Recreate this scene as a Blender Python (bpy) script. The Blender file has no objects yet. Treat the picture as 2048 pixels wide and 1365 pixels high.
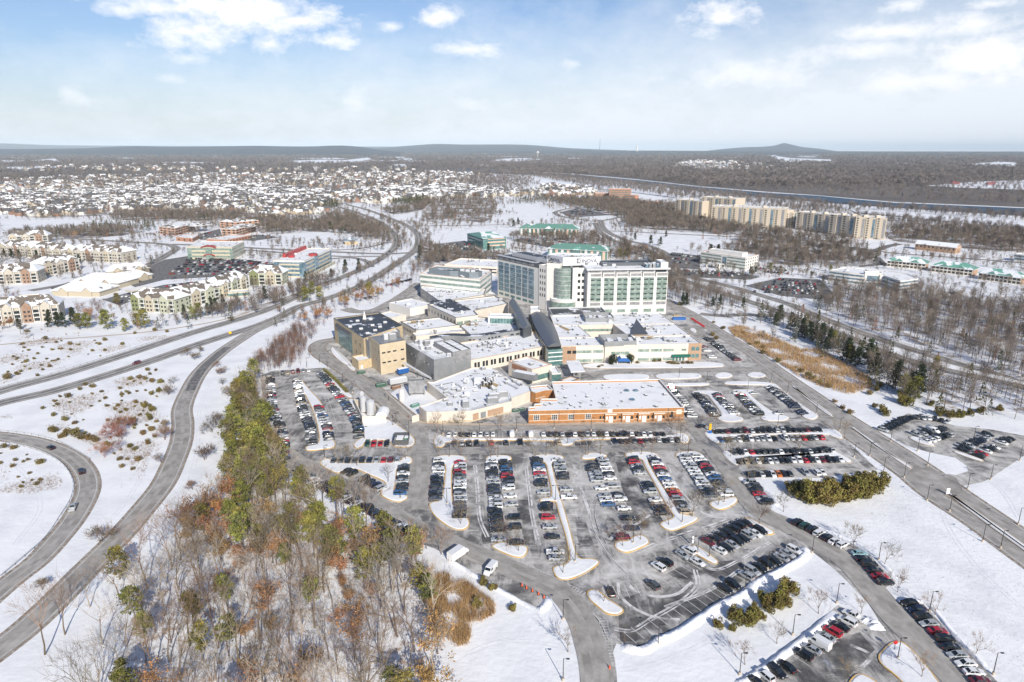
import bpy, bmesh, math, random
import numpy as np
from mathutils import Vector, Matrix

# ------------------------------------------------------------------ camera, world, sun, exposure
CAM_H = 116.0; FPX = 1365.0; TILT = math.atan(385.5 / 1365.0)
SUN_AZ = 161.0; SUN_EL = 29.0
scene = bpy.context.scene
C = scene.collection
cam_d = bpy.data.cameras.new('camera'); cam = bpy.data.objects.new('camera', cam_d); C.objects.link(cam)
cam_d.sensor_width = 36.0; cam_d.lens = 36.0 * FPX / 2048.0
cam_d.clip_start = 1.0; cam_d.clip_end = 300000.0
cam.location = (0, 0, CAM_H); cam.rotation_euler = (math.pi / 2 - TILT, 0, 0)
scene.camera = cam
scene.render.resolution_x = 1024; scene.render.resolution_y = 682
scene.view_settings.view_transform = 'Standard'; scene.view_settings.look = 'None'
scene.view_settings.exposure = 0.45; scene.view_settings.gamma = 1.0
scene.cycles.max_bounces = 6; scene.cycles.volume_bounces = 0; scene.cycles.transparent_max_bounces = 12

world = bpy.data.worlds.new('World'); scene.world = world; world.use_nodes = True
wt = world.node_tree; wt.nodes.clear()
def wn(t, **k):
    n = wt.nodes.new(t)
    for a, v in k.items(): setattr(n, a, v)
    return n
def wm(op, a, b=None, c=None):
    n = wn('ShaderNodeMath', operation=op)
    for i, v in enumerate((a, b, c)):
        if v is None: continue
        if isinstance(v, (int, float)): n.inputs[i].default_value = v
        else: wt.links.new(v, n.inputs[i])
    return n.outputs[0]
sky = wn('ShaderNodeTexSky', sky_type='NISHITA'); sky.sun_disc = False
sky.sun_elevation = math.radians(SUN_EL); sky.sun_rotation = math.radians(SUN_AZ)
sky.air_density = 1.0; sky.dust_density = 1.2; sky.ozone_density = 1.5
tc = wn('ShaderNodeTexCoord')
sx = wn('ShaderNodeSeparateXYZ'); wt.links.new(tc.outputs['Generated'], sx.inputs[0])
nz = wn('ShaderNodeTexNoise'); nz.inputs['Scale'].default_value = 11.0; nz.inputs['Detail'].default_value = 7.0; nz.inputs['Roughness'].default_value = .62
cmap = wn('ShaderNodeMapping'); cmap.inputs['Scale'].default_value = (1, 1, 1.8); wt.links.new(tc.outputs['Generated'], cmap.inputs[0])
wt.links.new(cmap.outputs[0], nz.inputs['Vector'])
nb = wn('ShaderNodeTexNoise'); nb.inputs['Scale'].default_value = 34.0; nb.inputs['Detail'].default_value = 6.0; nb.inputs['Roughness'].default_value = .65
wt.links.new(cmap.outputs[0], nb.inputs['Vector'])
az = wm('ARCTAN2', sx.outputs[0], sx.outputs[1]); el = wm('ARCSINE', sx.outputs[2])
nzc = wm('SUBTRACT', nz.outputs['Fac'], .5); nbc = wm('SUBTRACT', nb.outputs['Fac'], .5)
def pix_dir(px, py):
    x = (px - 1024) / FPX; y = -(py - 682.5) / FPX; s, c = math.sin(TILT), math.cos(TILT)
    v = Vector((x, c + y * s, -s + y * c)).normalized()
    return math.atan2(v.x, v.y), math.asin(v.z)
# cumulus clouds: direction in the sky (given through the pixel it is seen at), half width, half height, weight
CLOUDS = [(470, 22, 215, 60, 1.15), (370, 62, 110, 42, 1.0), (240, 18, 80, 24, .9), (590, 42, 95, 26, 1.0), (300, 12, 130, 26, .95), (540, 88, 60, 26, .85), (662, 80, 52, 22, .95), (870, 36, 46, 22, .95),
    (925, 100, 72, 20, .8), (785, 54, 34, 12, .7), (1445, 30, 84, 40, 1.2), (1420, 58, 40, 20, .8), (1790, 62, 110, 18, .75), (1990, 110, 150, 60, .95), (1700, 105, 130, 22, .6), (1500, 150, 160, 26, .5), (1850, 160, 160, 30, .6), (1960, 50, 120, 30, .8),
    (1810, 10, 50, 16, .7), (385, 118, 50, 13, .5), (340, 158, 34, 13, .45), (700, 205, 38, 26, .4), (1145, 128, 30, 16, .5), (145, 195, 46, 22, .4), (945, 208, 46, 14, .35), (1980, 8, 60, 12, .7)]
mask = None
for (px, py, rx, ry, wgt) in CLOUDS:
    a0, e0 = pix_dir(px, py); ax = pix_dir(px + rx, py)[0] - a0; ey = e0 - pix_dir(px, py + ry)[1]
    da = wm('DIVIDE', wm('SUBTRACT', az, a0), ax); de = wm('DIVIDE', wm('SUBTRACT', el, e0), ey)
    r = wm('SQRT', wm('ADD', wm('MULTIPLY', da, da), wm('MULTIPLY', de, de)))
    d = wm('ADD', wm('SUBTRACT', 1.05, r), wm('ADD', wm('MULTIPLY', nzc, 2.1), wm('MULTIPLY', nbc, 1.9)))
    m = wm('MULTIPLY', wm('MINIMUM', wm('MAXIMUM', wm('MULTIPLY', d, 1.05), 0.0), 1.0), min(1.0, wgt * .95))
    mask = m if mask is None else wm('MAXIMUM', mask, m)
# thin high veil, thicker to the right and towards the horizon
elv = wm('MAXIMUM', el, 0.0)
veil = wm('ADD', wm('MULTIPLY', wm('SUBTRACT', 0.165, elv), 5.2), wm('MULTIPLY', az, .50))
veil = wm('ADD', veil, wm('ADD', wm('MULTIPLY', nzc, .8), wm('MULTIPLY', nbc, .35)))
veil = wm('MINIMUM', wm('MAXIMUM', wm('ADD', veil, .16), 0.0), .94)
mx1 = wn('ShaderNodeMixRGB'); wt.links.new(veil, mx1.inputs[0])
skm = wn('ShaderNodeMixRGB', blend_type='MULTIPLY'); skm.inputs[0].default_value = 1.0; skm.inputs[2].default_value = (.70, .76, .92, 1)
wt.links.new(sky.outputs[0], skm.inputs[1]); wt.links.new(skm.outputs[0], mx1.inputs[1])
mx1.inputs[2].default_value = (6.8, 7.2, 7.75, 1)
mx2 = wn('ShaderNodeMixRGB'); wt.links.new(mask, mx2.inputs[0]); wt.links.new(mx1.outputs[0], mx2.inputs[1])
mx2.inputs[2].default_value = (8.6, 8.5, 8.6, 1)
bg = wn('ShaderNodeBackground'); bg.inputs[1].default_value = .1; wt.links.new(mx2.outputs[0], bg.inputs[0])
wo = wn('ShaderNodeOutputWorld'); wt.links.new(bg.outputs[0], wo.inputs[0])

sun_d = bpy.data.lights.new('sun', 'SUN'); sun = bpy.data.objects.new('sun', sun_d); C.objects.link(sun)
sun_d.energy = 4.05; sun_d.angle = math.radians(.5); sun_d.color = (1.0, .935, .83)
_a, _e = math.radians(SUN_AZ), math.radians(SUN_EL)
sdir = Vector((math.sin(_a) * math.cos(_e), math.cos(_a) * math.cos(_e), math.sin(_e)))
sun.rotation_euler = sdir.to_track_quat('Z', 'Y').to_euler()

# ------------------------------------------------------------------ helpers
RND = random.Random(7)
_s, _c = math.sin(TILT), math.cos(TILT)
def G(px, py, z=0.0):
    """the point at height z that the photograph shows at pixel (px, py) of 2048 x 1365"""
    x = (px - 1024) / FPX; y = -(py - 682.5) / FPX
    t = (z - CAM_H) / (-_s + y * _c)
    return (x * t, (_c + y * _s) * t)
def GP(pts, z=0.0): return [G(a, b, z) for a, b in pts]
def area2(p): return sum(p[i][0] * p[(i + 1) % len(p)][1] - p[(i + 1) % len(p)][0] * p[i][1] for i in range(len(p)))
def ccw(p): return list(p) if area2(p) > 0 else list(p)[::-1]
def smooth(pts, closed=False, n=6):
    out = []; m = len(pts)
    rng = range(m) if closed else range(m - 1)
    for i in rng:
        if closed: p0, p1, p2, p3 = (pts[(i + k) % m] for k in (-1, 0, 1, 2))
        else: p0, p1, p2, p3 = pts[max(i - 1, 0)], pts[i], pts[i + 1], pts[min(i + 2, m - 1)]
        d = [max(math.dist(a, b), 1e-3) ** .5 for a, b in ((p0, p1), (p1, p2), (p2, p3))]
        for k in range(n):
            t = k / n; q = []
            for a in (0, 1):
                m1 = (p2[a] - p1[a]) if p0 == p1 else d[1] * ((p1[a] - p0[a]) / d[0] - (p2[a] - p0[a]) / (d[0] + d[1]) + (p2[a] - p1[a]) / d[1])
                m2 = (p2[a] - p1[a]) if p3 == p2 else d[1] * ((p2[a] - p1[a]) / d[1] - (p3[a] - p1[a]) / (d[1] + d[2]) + (p3[a] - p2[a]) / d[2])
                q.append((2 * p1[a] - 2 * p2[a] + m1 + m2) * t ** 3 + (-3 * p1[a] + 3 * p2[a] - 2 * m1 - m2) * t ** 2 + m1 * t + p1[a])
            out.append(tuple(q))
    if not closed: out.append(tuple(pts[-1]))
    return out
def chaikin(p, n=2):
    for _ in range(n):
        q = []
        for i in range(len(p)):
            a, b = p[i], p[(i + 1) % len(p)]
            q += [(a[0] * .75 + b[0] * .25, a[1] * .75 + b[1] * .25), (a[0] * .25 + b[0] * .75, a[1] * .25 + b[1] * .75)]
        p = q
    return p
def inside(x, y, poly):
    r = False; j = len(poly) - 1
    for i in range(len(poly)):
        xi, yi = poly[i]; xj, yj = poly[j]
        if (yi > y) != (yj > y) and x < (xj - xi) * (y - yi) / (yj - yi) + xi: r = not r
        j = i
    return r
def inset(p, d):
    p = ccw(p); n = len(p); out = []
    for i in range(n):
        a, b, c = Vector(p[i - 1]), Vector(p[i]), Vector(p[(i + 1) % n])
        e1 = (b - a); e2 = (c - b)
        if e1.length < 1e-6 or e2.length < 1e-6: out.append(tuple(b)); continue
        e1.normalize(); e2.normalize()
        n1, n2 = Vector((-e1.y, e1.x)), Vector((-e2.y, e2.x)); k = n1 + n2
        den = max(.35, 1 + n1.dot(n2)); out.append(tuple(b + k * (d / den)))
    return out
def along(pts, n):
    L = [0]
    for i in range(len(pts) - 1): L.append(L[-1] + math.dist(pts[i], pts[i + 1]))
    res = []
    for k in range(n):
        s = L[-1] * k / max(1, n - 1); i = 0
        while i < len(L) - 2 and L[i + 1] < s: i += 1
        t = (s - L[i]) / max(1e-9, L[i + 1] - L[i]); a, b = pts[i], pts[i + 1]
        res.append(((a[0] + (b[0] - a[0]) * t, a[1] + (b[1] - a[1]) * t), math.atan2(b[1] - a[1], b[0] - a[0])))
    return res, L[-1]

# ---- materials
def nodes(name):
    m = bpy.data.materials.new(name); m.use_nodes = True
    return m, m.node_tree, m.node_tree.nodes['Principled BSDF']
def M(name, col, rough=.8, metal=0.0, spec=.3, col2=None, scale=1.0, lo=.4, hi=.6, detail=4, bump=0.0, bscale=3.0, rand=0.0, coat=0.0, stretch=None):
    """Principled material; col2 mixes in by world-space noise, rand varies the value per object"""
    m, t, b = nodes(name)
    b.inputs['Roughness'].default_value = rough; b.inputs['Metallic'].default_value = metal
    b.inputs['Specular IOR Level'].default_value = spec; b.inputs['Coat Weight'].default_value = coat
    c = (*col, 1); b.inputs['Base Color'].default_value = c; src = None
    geo = t.nodes.new('ShaderNodeNewGeometry')
    vec = geo.outputs['Position']
    if stretch:
        mp = t.nodes.new('ShaderNodeMapping'); mp.inputs['Scale'].default_value = stretch[:3]
        if len(stretch) > 3: mp.inputs['Rotation'].default_value = (0, 0, stretch[3])
        t.links.new(vec, mp.inputs[0]); vec = mp.outputs[0]
    if col2 is not None:
        n = t.nodes.new('ShaderNodeTexNoise'); n.inputs['Scale'].default_value = scale; n.inputs['Detail'].default_value = detail
        n.inputs['Roughness'].default_value = .6
        t.links.new(vec, n.inputs['Vector'])
        r = t.nodes.new('ShaderNodeValToRGB'); r.color_ramp.elements[0].position = lo; r.color_ramp.elements[1].position = hi
        r.color_ramp.elements[0].color = c; r.color_ramp.elements[1].color = (*col2, 1)
        t.links.new(n.outputs['Fac'], r.inputs[0]); src = r.outputs[0]
    if rand > 0:
        oi = t.nodes.new('ShaderNodeObjectInfo'); h = t.nodes.new('ShaderNodeHueSaturation')
        mr = t.nodes.new('ShaderNodeMapRange'); mr.inputs['To Min'].default_value = 1 - rand; mr.inputs['To Max'].default_value = 1 + rand
        t.links.new(oi.outputs['Random'], mr.inputs['Value']); t.links.new(mr.outputs[0], h.inputs['Value'])
        mh = t.nodes.new('ShaderNodeMath'); mh.operation = 'MULTIPLY_ADD'; mh.inputs[1].default_value = 7.31; mh.inputs[2].default_value = .2
        fr = t.nodes.new('ShaderNodeMath'); fr.operation = 'FRACT'; t.links.new(oi.outputs['Random'], mh.inputs[0]); t.links.new(mh.outputs[0], fr.inputs[0])
        m2 = t.nodes.new('ShaderNodeMapRange'); m2.inputs['To Min'].default_value = .5 - rand * .07; m2.inputs['To Max'].default_value = .5 + rand * .07
        t.links.new(fr.outputs[0], m2.inputs['Value']); t.links.new(m2.outputs[0], h.inputs['Hue'])
        if src: t.links.new(src, h.inputs['Color'])
        else: h.inputs['Color'].default_value = c
        src = h.outputs[0]
    if src: t.links.new(src, b.inputs['Base Color'])
    if bump > 0:
        n = t.nodes.new('ShaderNodeTexNoise'); n.inputs['Scale'].default_value = bscale; n.inputs['Detail'].default_value = 5
        t.links.new(vec, n.inputs['Vector'])
        bp = t.nodes.new('ShaderNodeBump'); bp.inputs['Strength'].default_value = bump; bp.inputs['Distance'].default_value = .3
        t.links.new(n.outputs['Fac'], bp.inputs['Height']); t.links.new(bp.outputs[0], b.inputs['Normal'])
    return m

# ---- mesh building
class MB:
    def __init__(s): s.v = []; s.f = []; s.mi = []
    def face(s, pts, mi=0):
        i = len(s.v); s.v += [tuple(p) for p in pts]; s.f.append(tuple(range(i, i + len(pts)))); s.mi.append(mi)
    def prism(s, poly, z0, z1, mi=0, top=None, bottom=False):
        p = ccw(poly); n = len(p); i = len(s.v)
        s.v += [(x, y, z0) for x, y in p] + [(x, y, z1) for x, y in p]
        for k in range(n):
            j = (k + 1) % n; s.f.append((i + k, i + j, i + n + j, i + n + k)); s.mi.append(mi)
        s.f.append(tuple(range(i + n, i + 2 * n))); s.mi.append(mi if top is None else top)
        if bottom: s.f.append(tuple(range(i + n - 1, i - 1, -1))); s.mi.append(mi)
    def ring(s, outer, inner, z0, z1, mi=0, inner_z0=None):
        o, q = ccw(outer), ccw(inner); n = len(o); i = len(s.v); zi = z0 if inner_z0 is None else inner_z0
        s.v += [(x, y, z0) for x, y in o] + [(x, y, z1) for x, y in o] + [(x, y, z1) for x, y in q] + [(x, y, zi) for x, y in q]
        for k in range(n):
            j = (k + 1) % n
            for a in range(3):
                s.f.append((i + a * n + k, i + a * n + j, i + (a + 1) * n + j, i + (a + 1) * n + k)); s.mi.append(mi)
    def box(s, c, size, rot=0.0, mi=0):
        cx, cy, cz = c; a, b, h = size[0] / 2, size[1] / 2, size[2] / 2; co, si = math.cos(rot), math.sin(rot)
        p = [(cx + x * co - y * si, cy + x * si + y * co) for x, y in ((-a, -b), (a, -b), (a, b), (-a, b))]
        s.prism(p, cz - h, cz + h, mi, bottom=True)
    def cyl(s, c, r, z0, z1, n=10, r2=None, mi=0, cap=True):
        r2 = r if r2 is None else r2; i = len(s.v)
        for rr, z in ((r, z0), (r2, z1)):
            s.v += [(c[0] + rr * math.cos(2 * math.pi * k / n), c[1] + rr * math.sin(2 * math.pi * k / n), z) for k in range(n)]
        for k in range(n):
            j = (k + 1) % n; s.f.append((i + k, i + j, i + n + j, i + n + k)); s.mi.append(mi)
        if cap: s.f.append(tuple(range(i + n, i + 2 * n))); s.mi.append(mi)
    def tube(s, a, b, r0, r1, n=4, mi=0):
        a, b = Vector(a), Vector(b); d = b - a
        if d.length < 1e-5: return
        d.normalize(); u = d.orthogonal().normalized(); w = d.cross(u); i = len(s.v)
        for p, r in ((a, r0), (b, r1)):
            for k in range(n):
                t = 2 * math.pi * k / n; s.v.append(tuple(p + u * (r * math.cos(t)) + w * (r * math.sin(t))))
        for k in range(n):
            j = (k + 1) % n; s.f.append((i + k, i + j, i + n + j, i + n + k)); s.mi.append(mi)
    def mesh(s, name, mats, off=(0, 0, 0), sm=False):
        me = bpy.data.meshes.new(name)
        me.from_pydata([(v[0] - off[0], v[1] - off[1], v[2] - off[2]) for v in s.v], [], s.f)
        for m in (mats if isinstance(mats, (list, tuple)) else [mats]): me.materials.append(m)
        if any(s.mi): me.polygons.foreach_set('material_index', s.mi)
        if sm: me.polygons.foreach_set('use_smooth', [True] * len(me.polygons))
        me.update(); return me
def link(name, me, parent=None, loc=(0, 0, 0), rz=0.0, sc=None):
    o = bpy.data.objects.new(name, me); C.objects.link(o)
    o.location = loc; o.rotation_euler = (0, 0, rz)
    if sc is not None: o.scale = sc if isinstance(sc, (tuple, list)) else (sc, sc, sc)
    if parent: o.parent = parent
    return o
def tag(o, label, cat, group=None, kind=None):
    if label: o['label'] = label
    if cat: o['category'] = cat
    if group: o['group'] = group
    if kind: o['kind'] = kind
    return o
def thing(name, label, cat, loc, group=None, rz=0.0, sc=None):
    return tag(link(name, None, None, loc, rz, sc), label, cat, group)
def struct(name, me, loc=(0, 0, 0)):
    o = link(name, me, None, loc); o['kind'] = 'structure'; return o
ZC = [.02]
def nextz(): ZC[0] += .004; return ZC[0]
def sheet(name, poly, mat, z=None):
    z = nextz() if z is None else z
    mb = MB(); mb.face([(x, y, z) for x, y in ccw(poly)]); return struct(name, mb.mesh(name, mat))
def strip_pts(pts, w0, w1):
    a = []; n = len(pts)
    for i in range(n):
        p, q = pts[max(0, i - 1)], pts[min(n - 1, i + 1)]; d = Vector((q[0] - p[0], q[1] - p[1])).normalized(); nn = Vector((-d.y, d.x))
        a.append(((pts[i][0] + nn.x * w0, pts[i][1] + nn.y * w0), (pts[i][0] + nn.x * w1, pts[i][1] + nn.y * w1)))
    return a
def strip(mb, pts, w0, w1, z, mi=0):
    a = strip_pts(pts, w0, w1)
    for i in range(len(a) - 1):
        mb.face([(*a[i][1], z), (*a[i + 1][1], z), (*a[i + 1][0], z), (*a[i][0], z)], mi)
def merge_np(name, protos, places, mat, group=None):
    """protos: list of (verts Nx3, tris Mx3); places: (proto, x, y, z, rot, sx, sz) -> one mesh object"""
    V = []; F = []; off = 0
    byp = {}
    for p in places: byp.setdefault(p[0], []).append(p)
    for k, pl in byp.items():
        v, f = protos[k]; a = np.array([p[1:] for p in pl], dtype=np.float64)
        co, si = np.cos(a[:, 3])[:, None], np.sin(a[:, 3])[:, None]
        X = (v[None, :, 0] * co - v[None, :, 1] * si) * a[:, 4][:, None] + a[:, 0][:, None]
        Y = (v[None, :, 0] * si + v[None, :, 1] * co) * a[:, 4][:, None] + a[:, 1][:, None]
        Z = v[None, :, 2] * a[:, 5][:, None] + a[:, 2][:, None]
        V.append(np.stack([X, Y, Z], -1).reshape(-1, 3))
        F.append((f[None] + (np.arange(len(pl)) * len(v))[:, None, None] + off).reshape(-1, 3)); off += len(v) * len(pl)
    V = np.concatenate(V).astype(np.float32); F = np.concatenate(F).astype(np.int32)
    return link(name, np_mesh(name, V, F, mat))
def np_mesh(name, V, F, mat):
    me = bpy.data.meshes.new(name); me.vertices.add(len(V)); me.vertices.foreach_set('co', V.ravel())
    me.loops.add(F.size); me.loops.foreach_set('vertex_index', F.ravel()); me.polygons.add(len(F))
    me.polygons.foreach_set('loop_start', np.arange(0, F.size, 3, dtype=np.int32))
    me.materials.append(mat); me.update(calc_edges=True); me.validate(); return me
def mb_np(mb):
    F = []
    for f in mb.f:
        for k in range(1, len(f) - 1): F.append((f[0], f[k], f[k + 1]))
    return np.array(mb.v, dtype=np.float64), np.array(F, dtype=np.int64)
# ------------------------------------------------------------------ ground, roads, lots
SNOW = M('snow', (.82, .83, .84), .75, spec=.2, col2=(.655, .665, .69), scale=.075, lo=.42, hi=.76, detail=10, bump=.45, bscale=.6)
SNOWROUGH = M('trodden_snow', (.79, .81, .85), .8, spec=.2, col2=(.62, .6, .57), scale=.45, lo=.55, hi=.72, bump=.8, bscale=.9)
ROAD = M('road_asphalt', (.25, .235, .215), .9, spec=.2, col2=(.44, .42, .395), scale=.16, lo=.38, hi=.68, detail=8, bump=.1, bscale=4)
HIGHWAY = M('highway_asphalt', (.15, .148, .145), .9, spec=.2, col2=(.26, .255, .245), scale=.12, lo=.42, hi=.62)
DARKROAD = M('bare_asphalt', (.095, .094, .093), .85, spec=.2, col2=(.23, .225, .22), scale=.5)
GRIT = M('road_grit', (.20, .155, .115), .95, col2=(.42, .38, .34), scale=.9, lo=.4, hi=.65)
PALEROAD = M('salted_road', (.40, .38, .355), .9, spec=.2, col2=(.27, .255, .24), scale=.22, lo=.4, hi=.66, detail=8)
PAINT = M('road_paint', (.62, .61, .59), .7, col2=(.42, .41, .39), scale=1.5, lo=.45, hi=.6)
YPAINT = M('kerb_yellow', (.66, .40, .10), .7, col2=(.58, .45, .28), scale=.5)
KERB = M('kerb_concrete', (.50, .42, .33), .85)
PAVE = M('concrete_walk', (.52, .43, .33), .85, col2=(.44, .36, .28), scale=.5)
SALT = M('salt_dust', (.72, .71, .70), .9, col2=(.55, .54, .53), scale=.5, lo=.4, hi=.62)

def lot_material():
    """asphalt of the car parks: dark where bare, pale where salt has dried, streaked by tyres"""
    m, t, b = nodes('lot_asphalt'); b.inputs['Roughness'].default_value = .88; b.inputs['Specular IOR Level'].default_value = .2
    geo = t.nodes.new('ShaderNodeNewGeometry')
    def noise(scale, st, rot, det=5):
        mp = t.nodes.new('ShaderNodeMapping'); mp.inputs['Scale'].default_value = st; mp.inputs['Rotation'].default_value = (0, 0, rot)
        t.links.new(geo.outputs['Position'], mp.inputs[0])
        n = t.nodes.new('ShaderNodeTexNoise'); n.inputs['Scale'].default_value = scale; n.inputs['Detail'].default_value = det; n.inputs['Roughness'].default_value = .62; n.inputs['Distortion'].default_value = 1.6
        t.links.new(mp.outputs[0], n.inputs['Vector']); return n.outputs['Fac']
    a = noise(.055, (1, 1, 1), .3); s = noise(.30, (1, .22, 1), .06, 8); s2 = noise(.16, (.5, 1, 1), .9, 8); f = noise(2.0, (1, 1, 1), 0)
    mm = t.nodes.new('ShaderNodeMath'); mm.operation = 'MAXIMUM'; t.links.new(s, mm.inputs[0]); t.links.new(s2, mm.inputs[1])
    ad = t.nodes.new('ShaderNodeMath'); ad.operation = 'MULTIPLY_ADD'; ad.inputs[1].default_value = 1.1; t.links.new(a, ad.inputs[0]); t.links.new(mm.outputs[0], ad.inputs[2])
    a2 = t.nodes.new('ShaderNodeMath'); a2.operation = 'MULTIPLY_ADD'; a2.inputs[1].default_value = .35; t.links.new(f, a2.inputs[0]); t.links.new(ad.outputs[0], a2.inputs[2])
    r = t.nodes.new('ShaderNodeValToRGB'); e = r.color_ramp.elements
    e[0].position = .95; e[0].color = (.13, .129, .127, 1); e[1].position = 1.0; e[1].color = (.68, .665, .64, 1)
    mr = t.nodes.new('ShaderNodeMapRange'); mr.inputs['From Min'].default_value = .95; mr.inputs['From Max'].default_value = 1.75
    t.links.new(a2.outputs[0], mr.inputs['Value'])
    e[0].position = .14; e[1].position = .80; mid = e.new(.44); mid.color = (.43, .415, .395, 1)
    t.links.new(mr.outputs[0], r.inputs[0]); t.links.new(r.outputs[0], b.inputs['Base Color']); return m
LOT = lot_material()
def worn(m, scale=.35, lo=.42, hi=.62):
    t = m.node_tree; b = t.nodes['Principled BSDF']; g = t.nodes.new('ShaderNodeNewGeometry'); n = t.nodes.new('ShaderNodeTexNoise'); n.inputs['Scale'].default_value = scale; n.inputs['Detail'].default_value = 6
    r = t.nodes.new('ShaderNodeMapRange'); r.inputs['From Min'].default_value = lo; r.inputs['From Max'].default_value = hi; t.links.new(g.outputs['Position'], n.inputs['Vector']); t.links.new(n.outputs['Fac'], r.inputs['Value']); t.links.new(r.outputs[0], b.inputs['Alpha'])
worn(SALT, .3, .30, .52)
BLACKTOP = M('bare_blacktop', (.075, .075, .077), .8, spec=.25, col2=(.16, .16, .16), scale=.4, lo=.4, hi=.7, detail=8)
worn(BLACKTOP, .12, .42, .66)
LINEPAINT = M('stall_paint', (.74, .73, .71), .7)

gm = MB()
GX = [-60000, -6000, -1200, -500, -200, 0, 200, 500, 1200, 6000, 60000]; GY = [-400, 60, 250, 500, 900, 2000, 6000, 60000]
for i in range(len(GX) - 1):
    for j in range(len(GY) - 1):
        gm.face([(GX[i], GY[j], 0), (GX[i + 1], GY[j], 0), (GX[i + 1], GY[j + 1], 0), (GX[i], GY[j + 1], 0)])
struct('ground', gm.mesh('ground', SNOW))

CAMPUS = [(520, 752), (545, 742), (620, 738), (641, 736), (660, 738), (640, 716), (627, 697), (632, 688), (650, 684), (690, 660), (700, 640), (760, 612), (830, 575), (1000, 590), (1340, 598), (1420, 650),
    (1470, 684), (1530, 728), (1590, 780), (1660, 838), (1681, 862), (1671, 860), (1756, 940), (1700, 948), (1640, 957), (1560, 955), (1520, 955), (1497, 957), (1512, 964), (1550, 1003), (1541, 1021),
    (1583, 1038), (1609, 1050), (1701, 1086), (1737, 1108), (1792, 1164), (1768, 1177), (1793, 1203), (1847, 1209), (1903, 1270), (1985, 1354), (2060, 1430), (2120, 1500), (1430, 1500), (1400, 1420), (1470, 1365), (1493, 1354), (1676, 1211),
    (1720, 1232), (1748, 1256), (1757, 1240), (1737, 1208), (1692, 1161), (1671, 1141), (1644, 1119), (1612, 1094), (1607, 1108), (1542, 1145), (1511, 1159), (1482, 1183), (1437, 1206), (1353, 1259), (1313, 1278), (1282, 1294), (1262, 1297), (1233, 1287),
    (1226, 1305), (1233, 1345), (1242, 1500), (1155, 1500), (1160, 1365), (1157, 1310), (1150, 1270), (1138, 1230), (1118, 1202), (1095, 1189), (1085, 1211), (1072, 1216), (985, 1170), (960, 1158), (925, 1135), (893, 1110),
    (870, 1098), (822, 1081), (760, 1043), (700, 1002), (640, 966), (585, 941), (560, 925), (553, 905), (540, 860), (527, 800)]
sheet('car_park', GP(CAMPUS), LOT)
EAST = [(1782, 870), (1786, 877), (1811, 891), (1861, 906), (1911, 916), (1933, 932), (1936, 943), (1911, 951), (1898, 948), (1880, 952), (1921, 982), (1928, 972), (1965, 965), (1980, 958), (2048, 912), (2100, 888), (2048, 872), (1986, 860), (1941, 855), (1911, 852), (1875, 842), (1841, 832), (1816, 827), (1751, 860)]
sheet('car_park', GP(EAST), LOT)

ROADS = []
def road(name, px, w, mat, edge=True, lines=0, z=None, edgemat=None):
    pts = smooth(GP(px), n=7); z = nextz() if z is None else z
    ROADS.append((pts, w)); mb = MB()
    if w < 5 or mat is DARKROAD: strip(mb, pts, w / 2, -w / 2, z)
    else:                                        # lanes: pale salted crown and edges between darker wheel tracks
        e_ = [w / 2, w * .36, w * .30, w * .16, w * .10, -w * .10, -w * .16, -w * .30, -w * .36, -w / 2]
        for i_ in range(9): strip(mb, pts, e_[i_], e_[i_ + 1], z, 2 if i_ in (0, 4, 8) else 0)
    if edge:
        strip(mb, pts, w / 2 + .9, w / 2, z, 1); strip(mb, pts, -w / 2, -w / 2 - .9, z, 1)
    o = struct(name, mb.mesh(name, [mat, edgemat or GRIT, PALEROAD]))
    if lines:
        lm = MB(); zz = z + .003
        for off in ((w / 2 - .5, w / 2 - .75), (-w / 2 + .75, -w / 2 + .5)): strip(lm, pts, off[0], off[1], zz)
        if lines > 1:
            P, L = along(pts, int(sum(math.dist(pts[i], pts[i + 1]) for i in range(len(pts) - 1)) / 3) * 1)
            for i in range(0, len(P) - 1, 4): strip(lm, [P[i][0], P[i + 1][0]], .1, -.1, zz)
        struct('road_markings', lm.mesh('road_markings', PAINT))
    return pts
FAR_CW = [(-120, 824), (0, 783), (125, 749), (250, 710), (375, 669), (512, 628), (560, 609), (619, 580), (682, 556), (742, 529), (774, 509), (790, 494), (793, 477), (782, 462), (757, 443), (729, 431), (690, 418), (650, 408)]
NEAR_CW = [(-120, 843), (0, 807), (100, 784), (200, 755), (300, 723), (400, 688), (460, 669), (512, 653), (560, 634), (600, 613), (637, 603), (700, 581), (740, 562), (780, 536), (812, 515), (832, 498), (838, 482), (832, 465), (810, 450), (762, 430), (727, 418), (685, 408)]
road('parkway', FAR_CW, 8.5, HIGHWAY, lines=2)
road('parkway', NEAR_CW, 8.5, HIGHWAY, lines=2)
road('ramp', [(560, 640), (512, 660), (485, 676), (440, 707), (400, 745), (377, 785), (364, 820), (366, 850), (362, 885), (347, 925), (325, 970), (282, 1024), (240, 1072), (175, 1137), (112, 1201), (50, 1258), (0, 1297), (-140, 1400)], 7.4, ROAD, lines=1)
road('loop_ramp', [(-60, 868), (0, 873), (62, 883), (112, 899), (150, 921), (172, 950), (176, 978), (165, 1008), (140, 1048), (122, 1070), (75, 1121), (25, 1160), (0, 1180), (-90, 1260)], 6.6, ROAD, lines=1)
road('trail', [(0, 690), (80, 682), (200, 673), (330, 660), (455, 638), (512, 619), (560, 597)], 2.2, PAVE, edge=False)
road('boulevard', [(1325, 600), (1375, 625), (1411, 647), (1460, 679), (1504, 706), (1545, 736), (1590, 768), (1630, 795), (1681, 830), (1761, 881), (1840, 932), (1921, 990), (2048, 1077), (2200, 1180)], 8.6, ROAD, lines=1)
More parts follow.
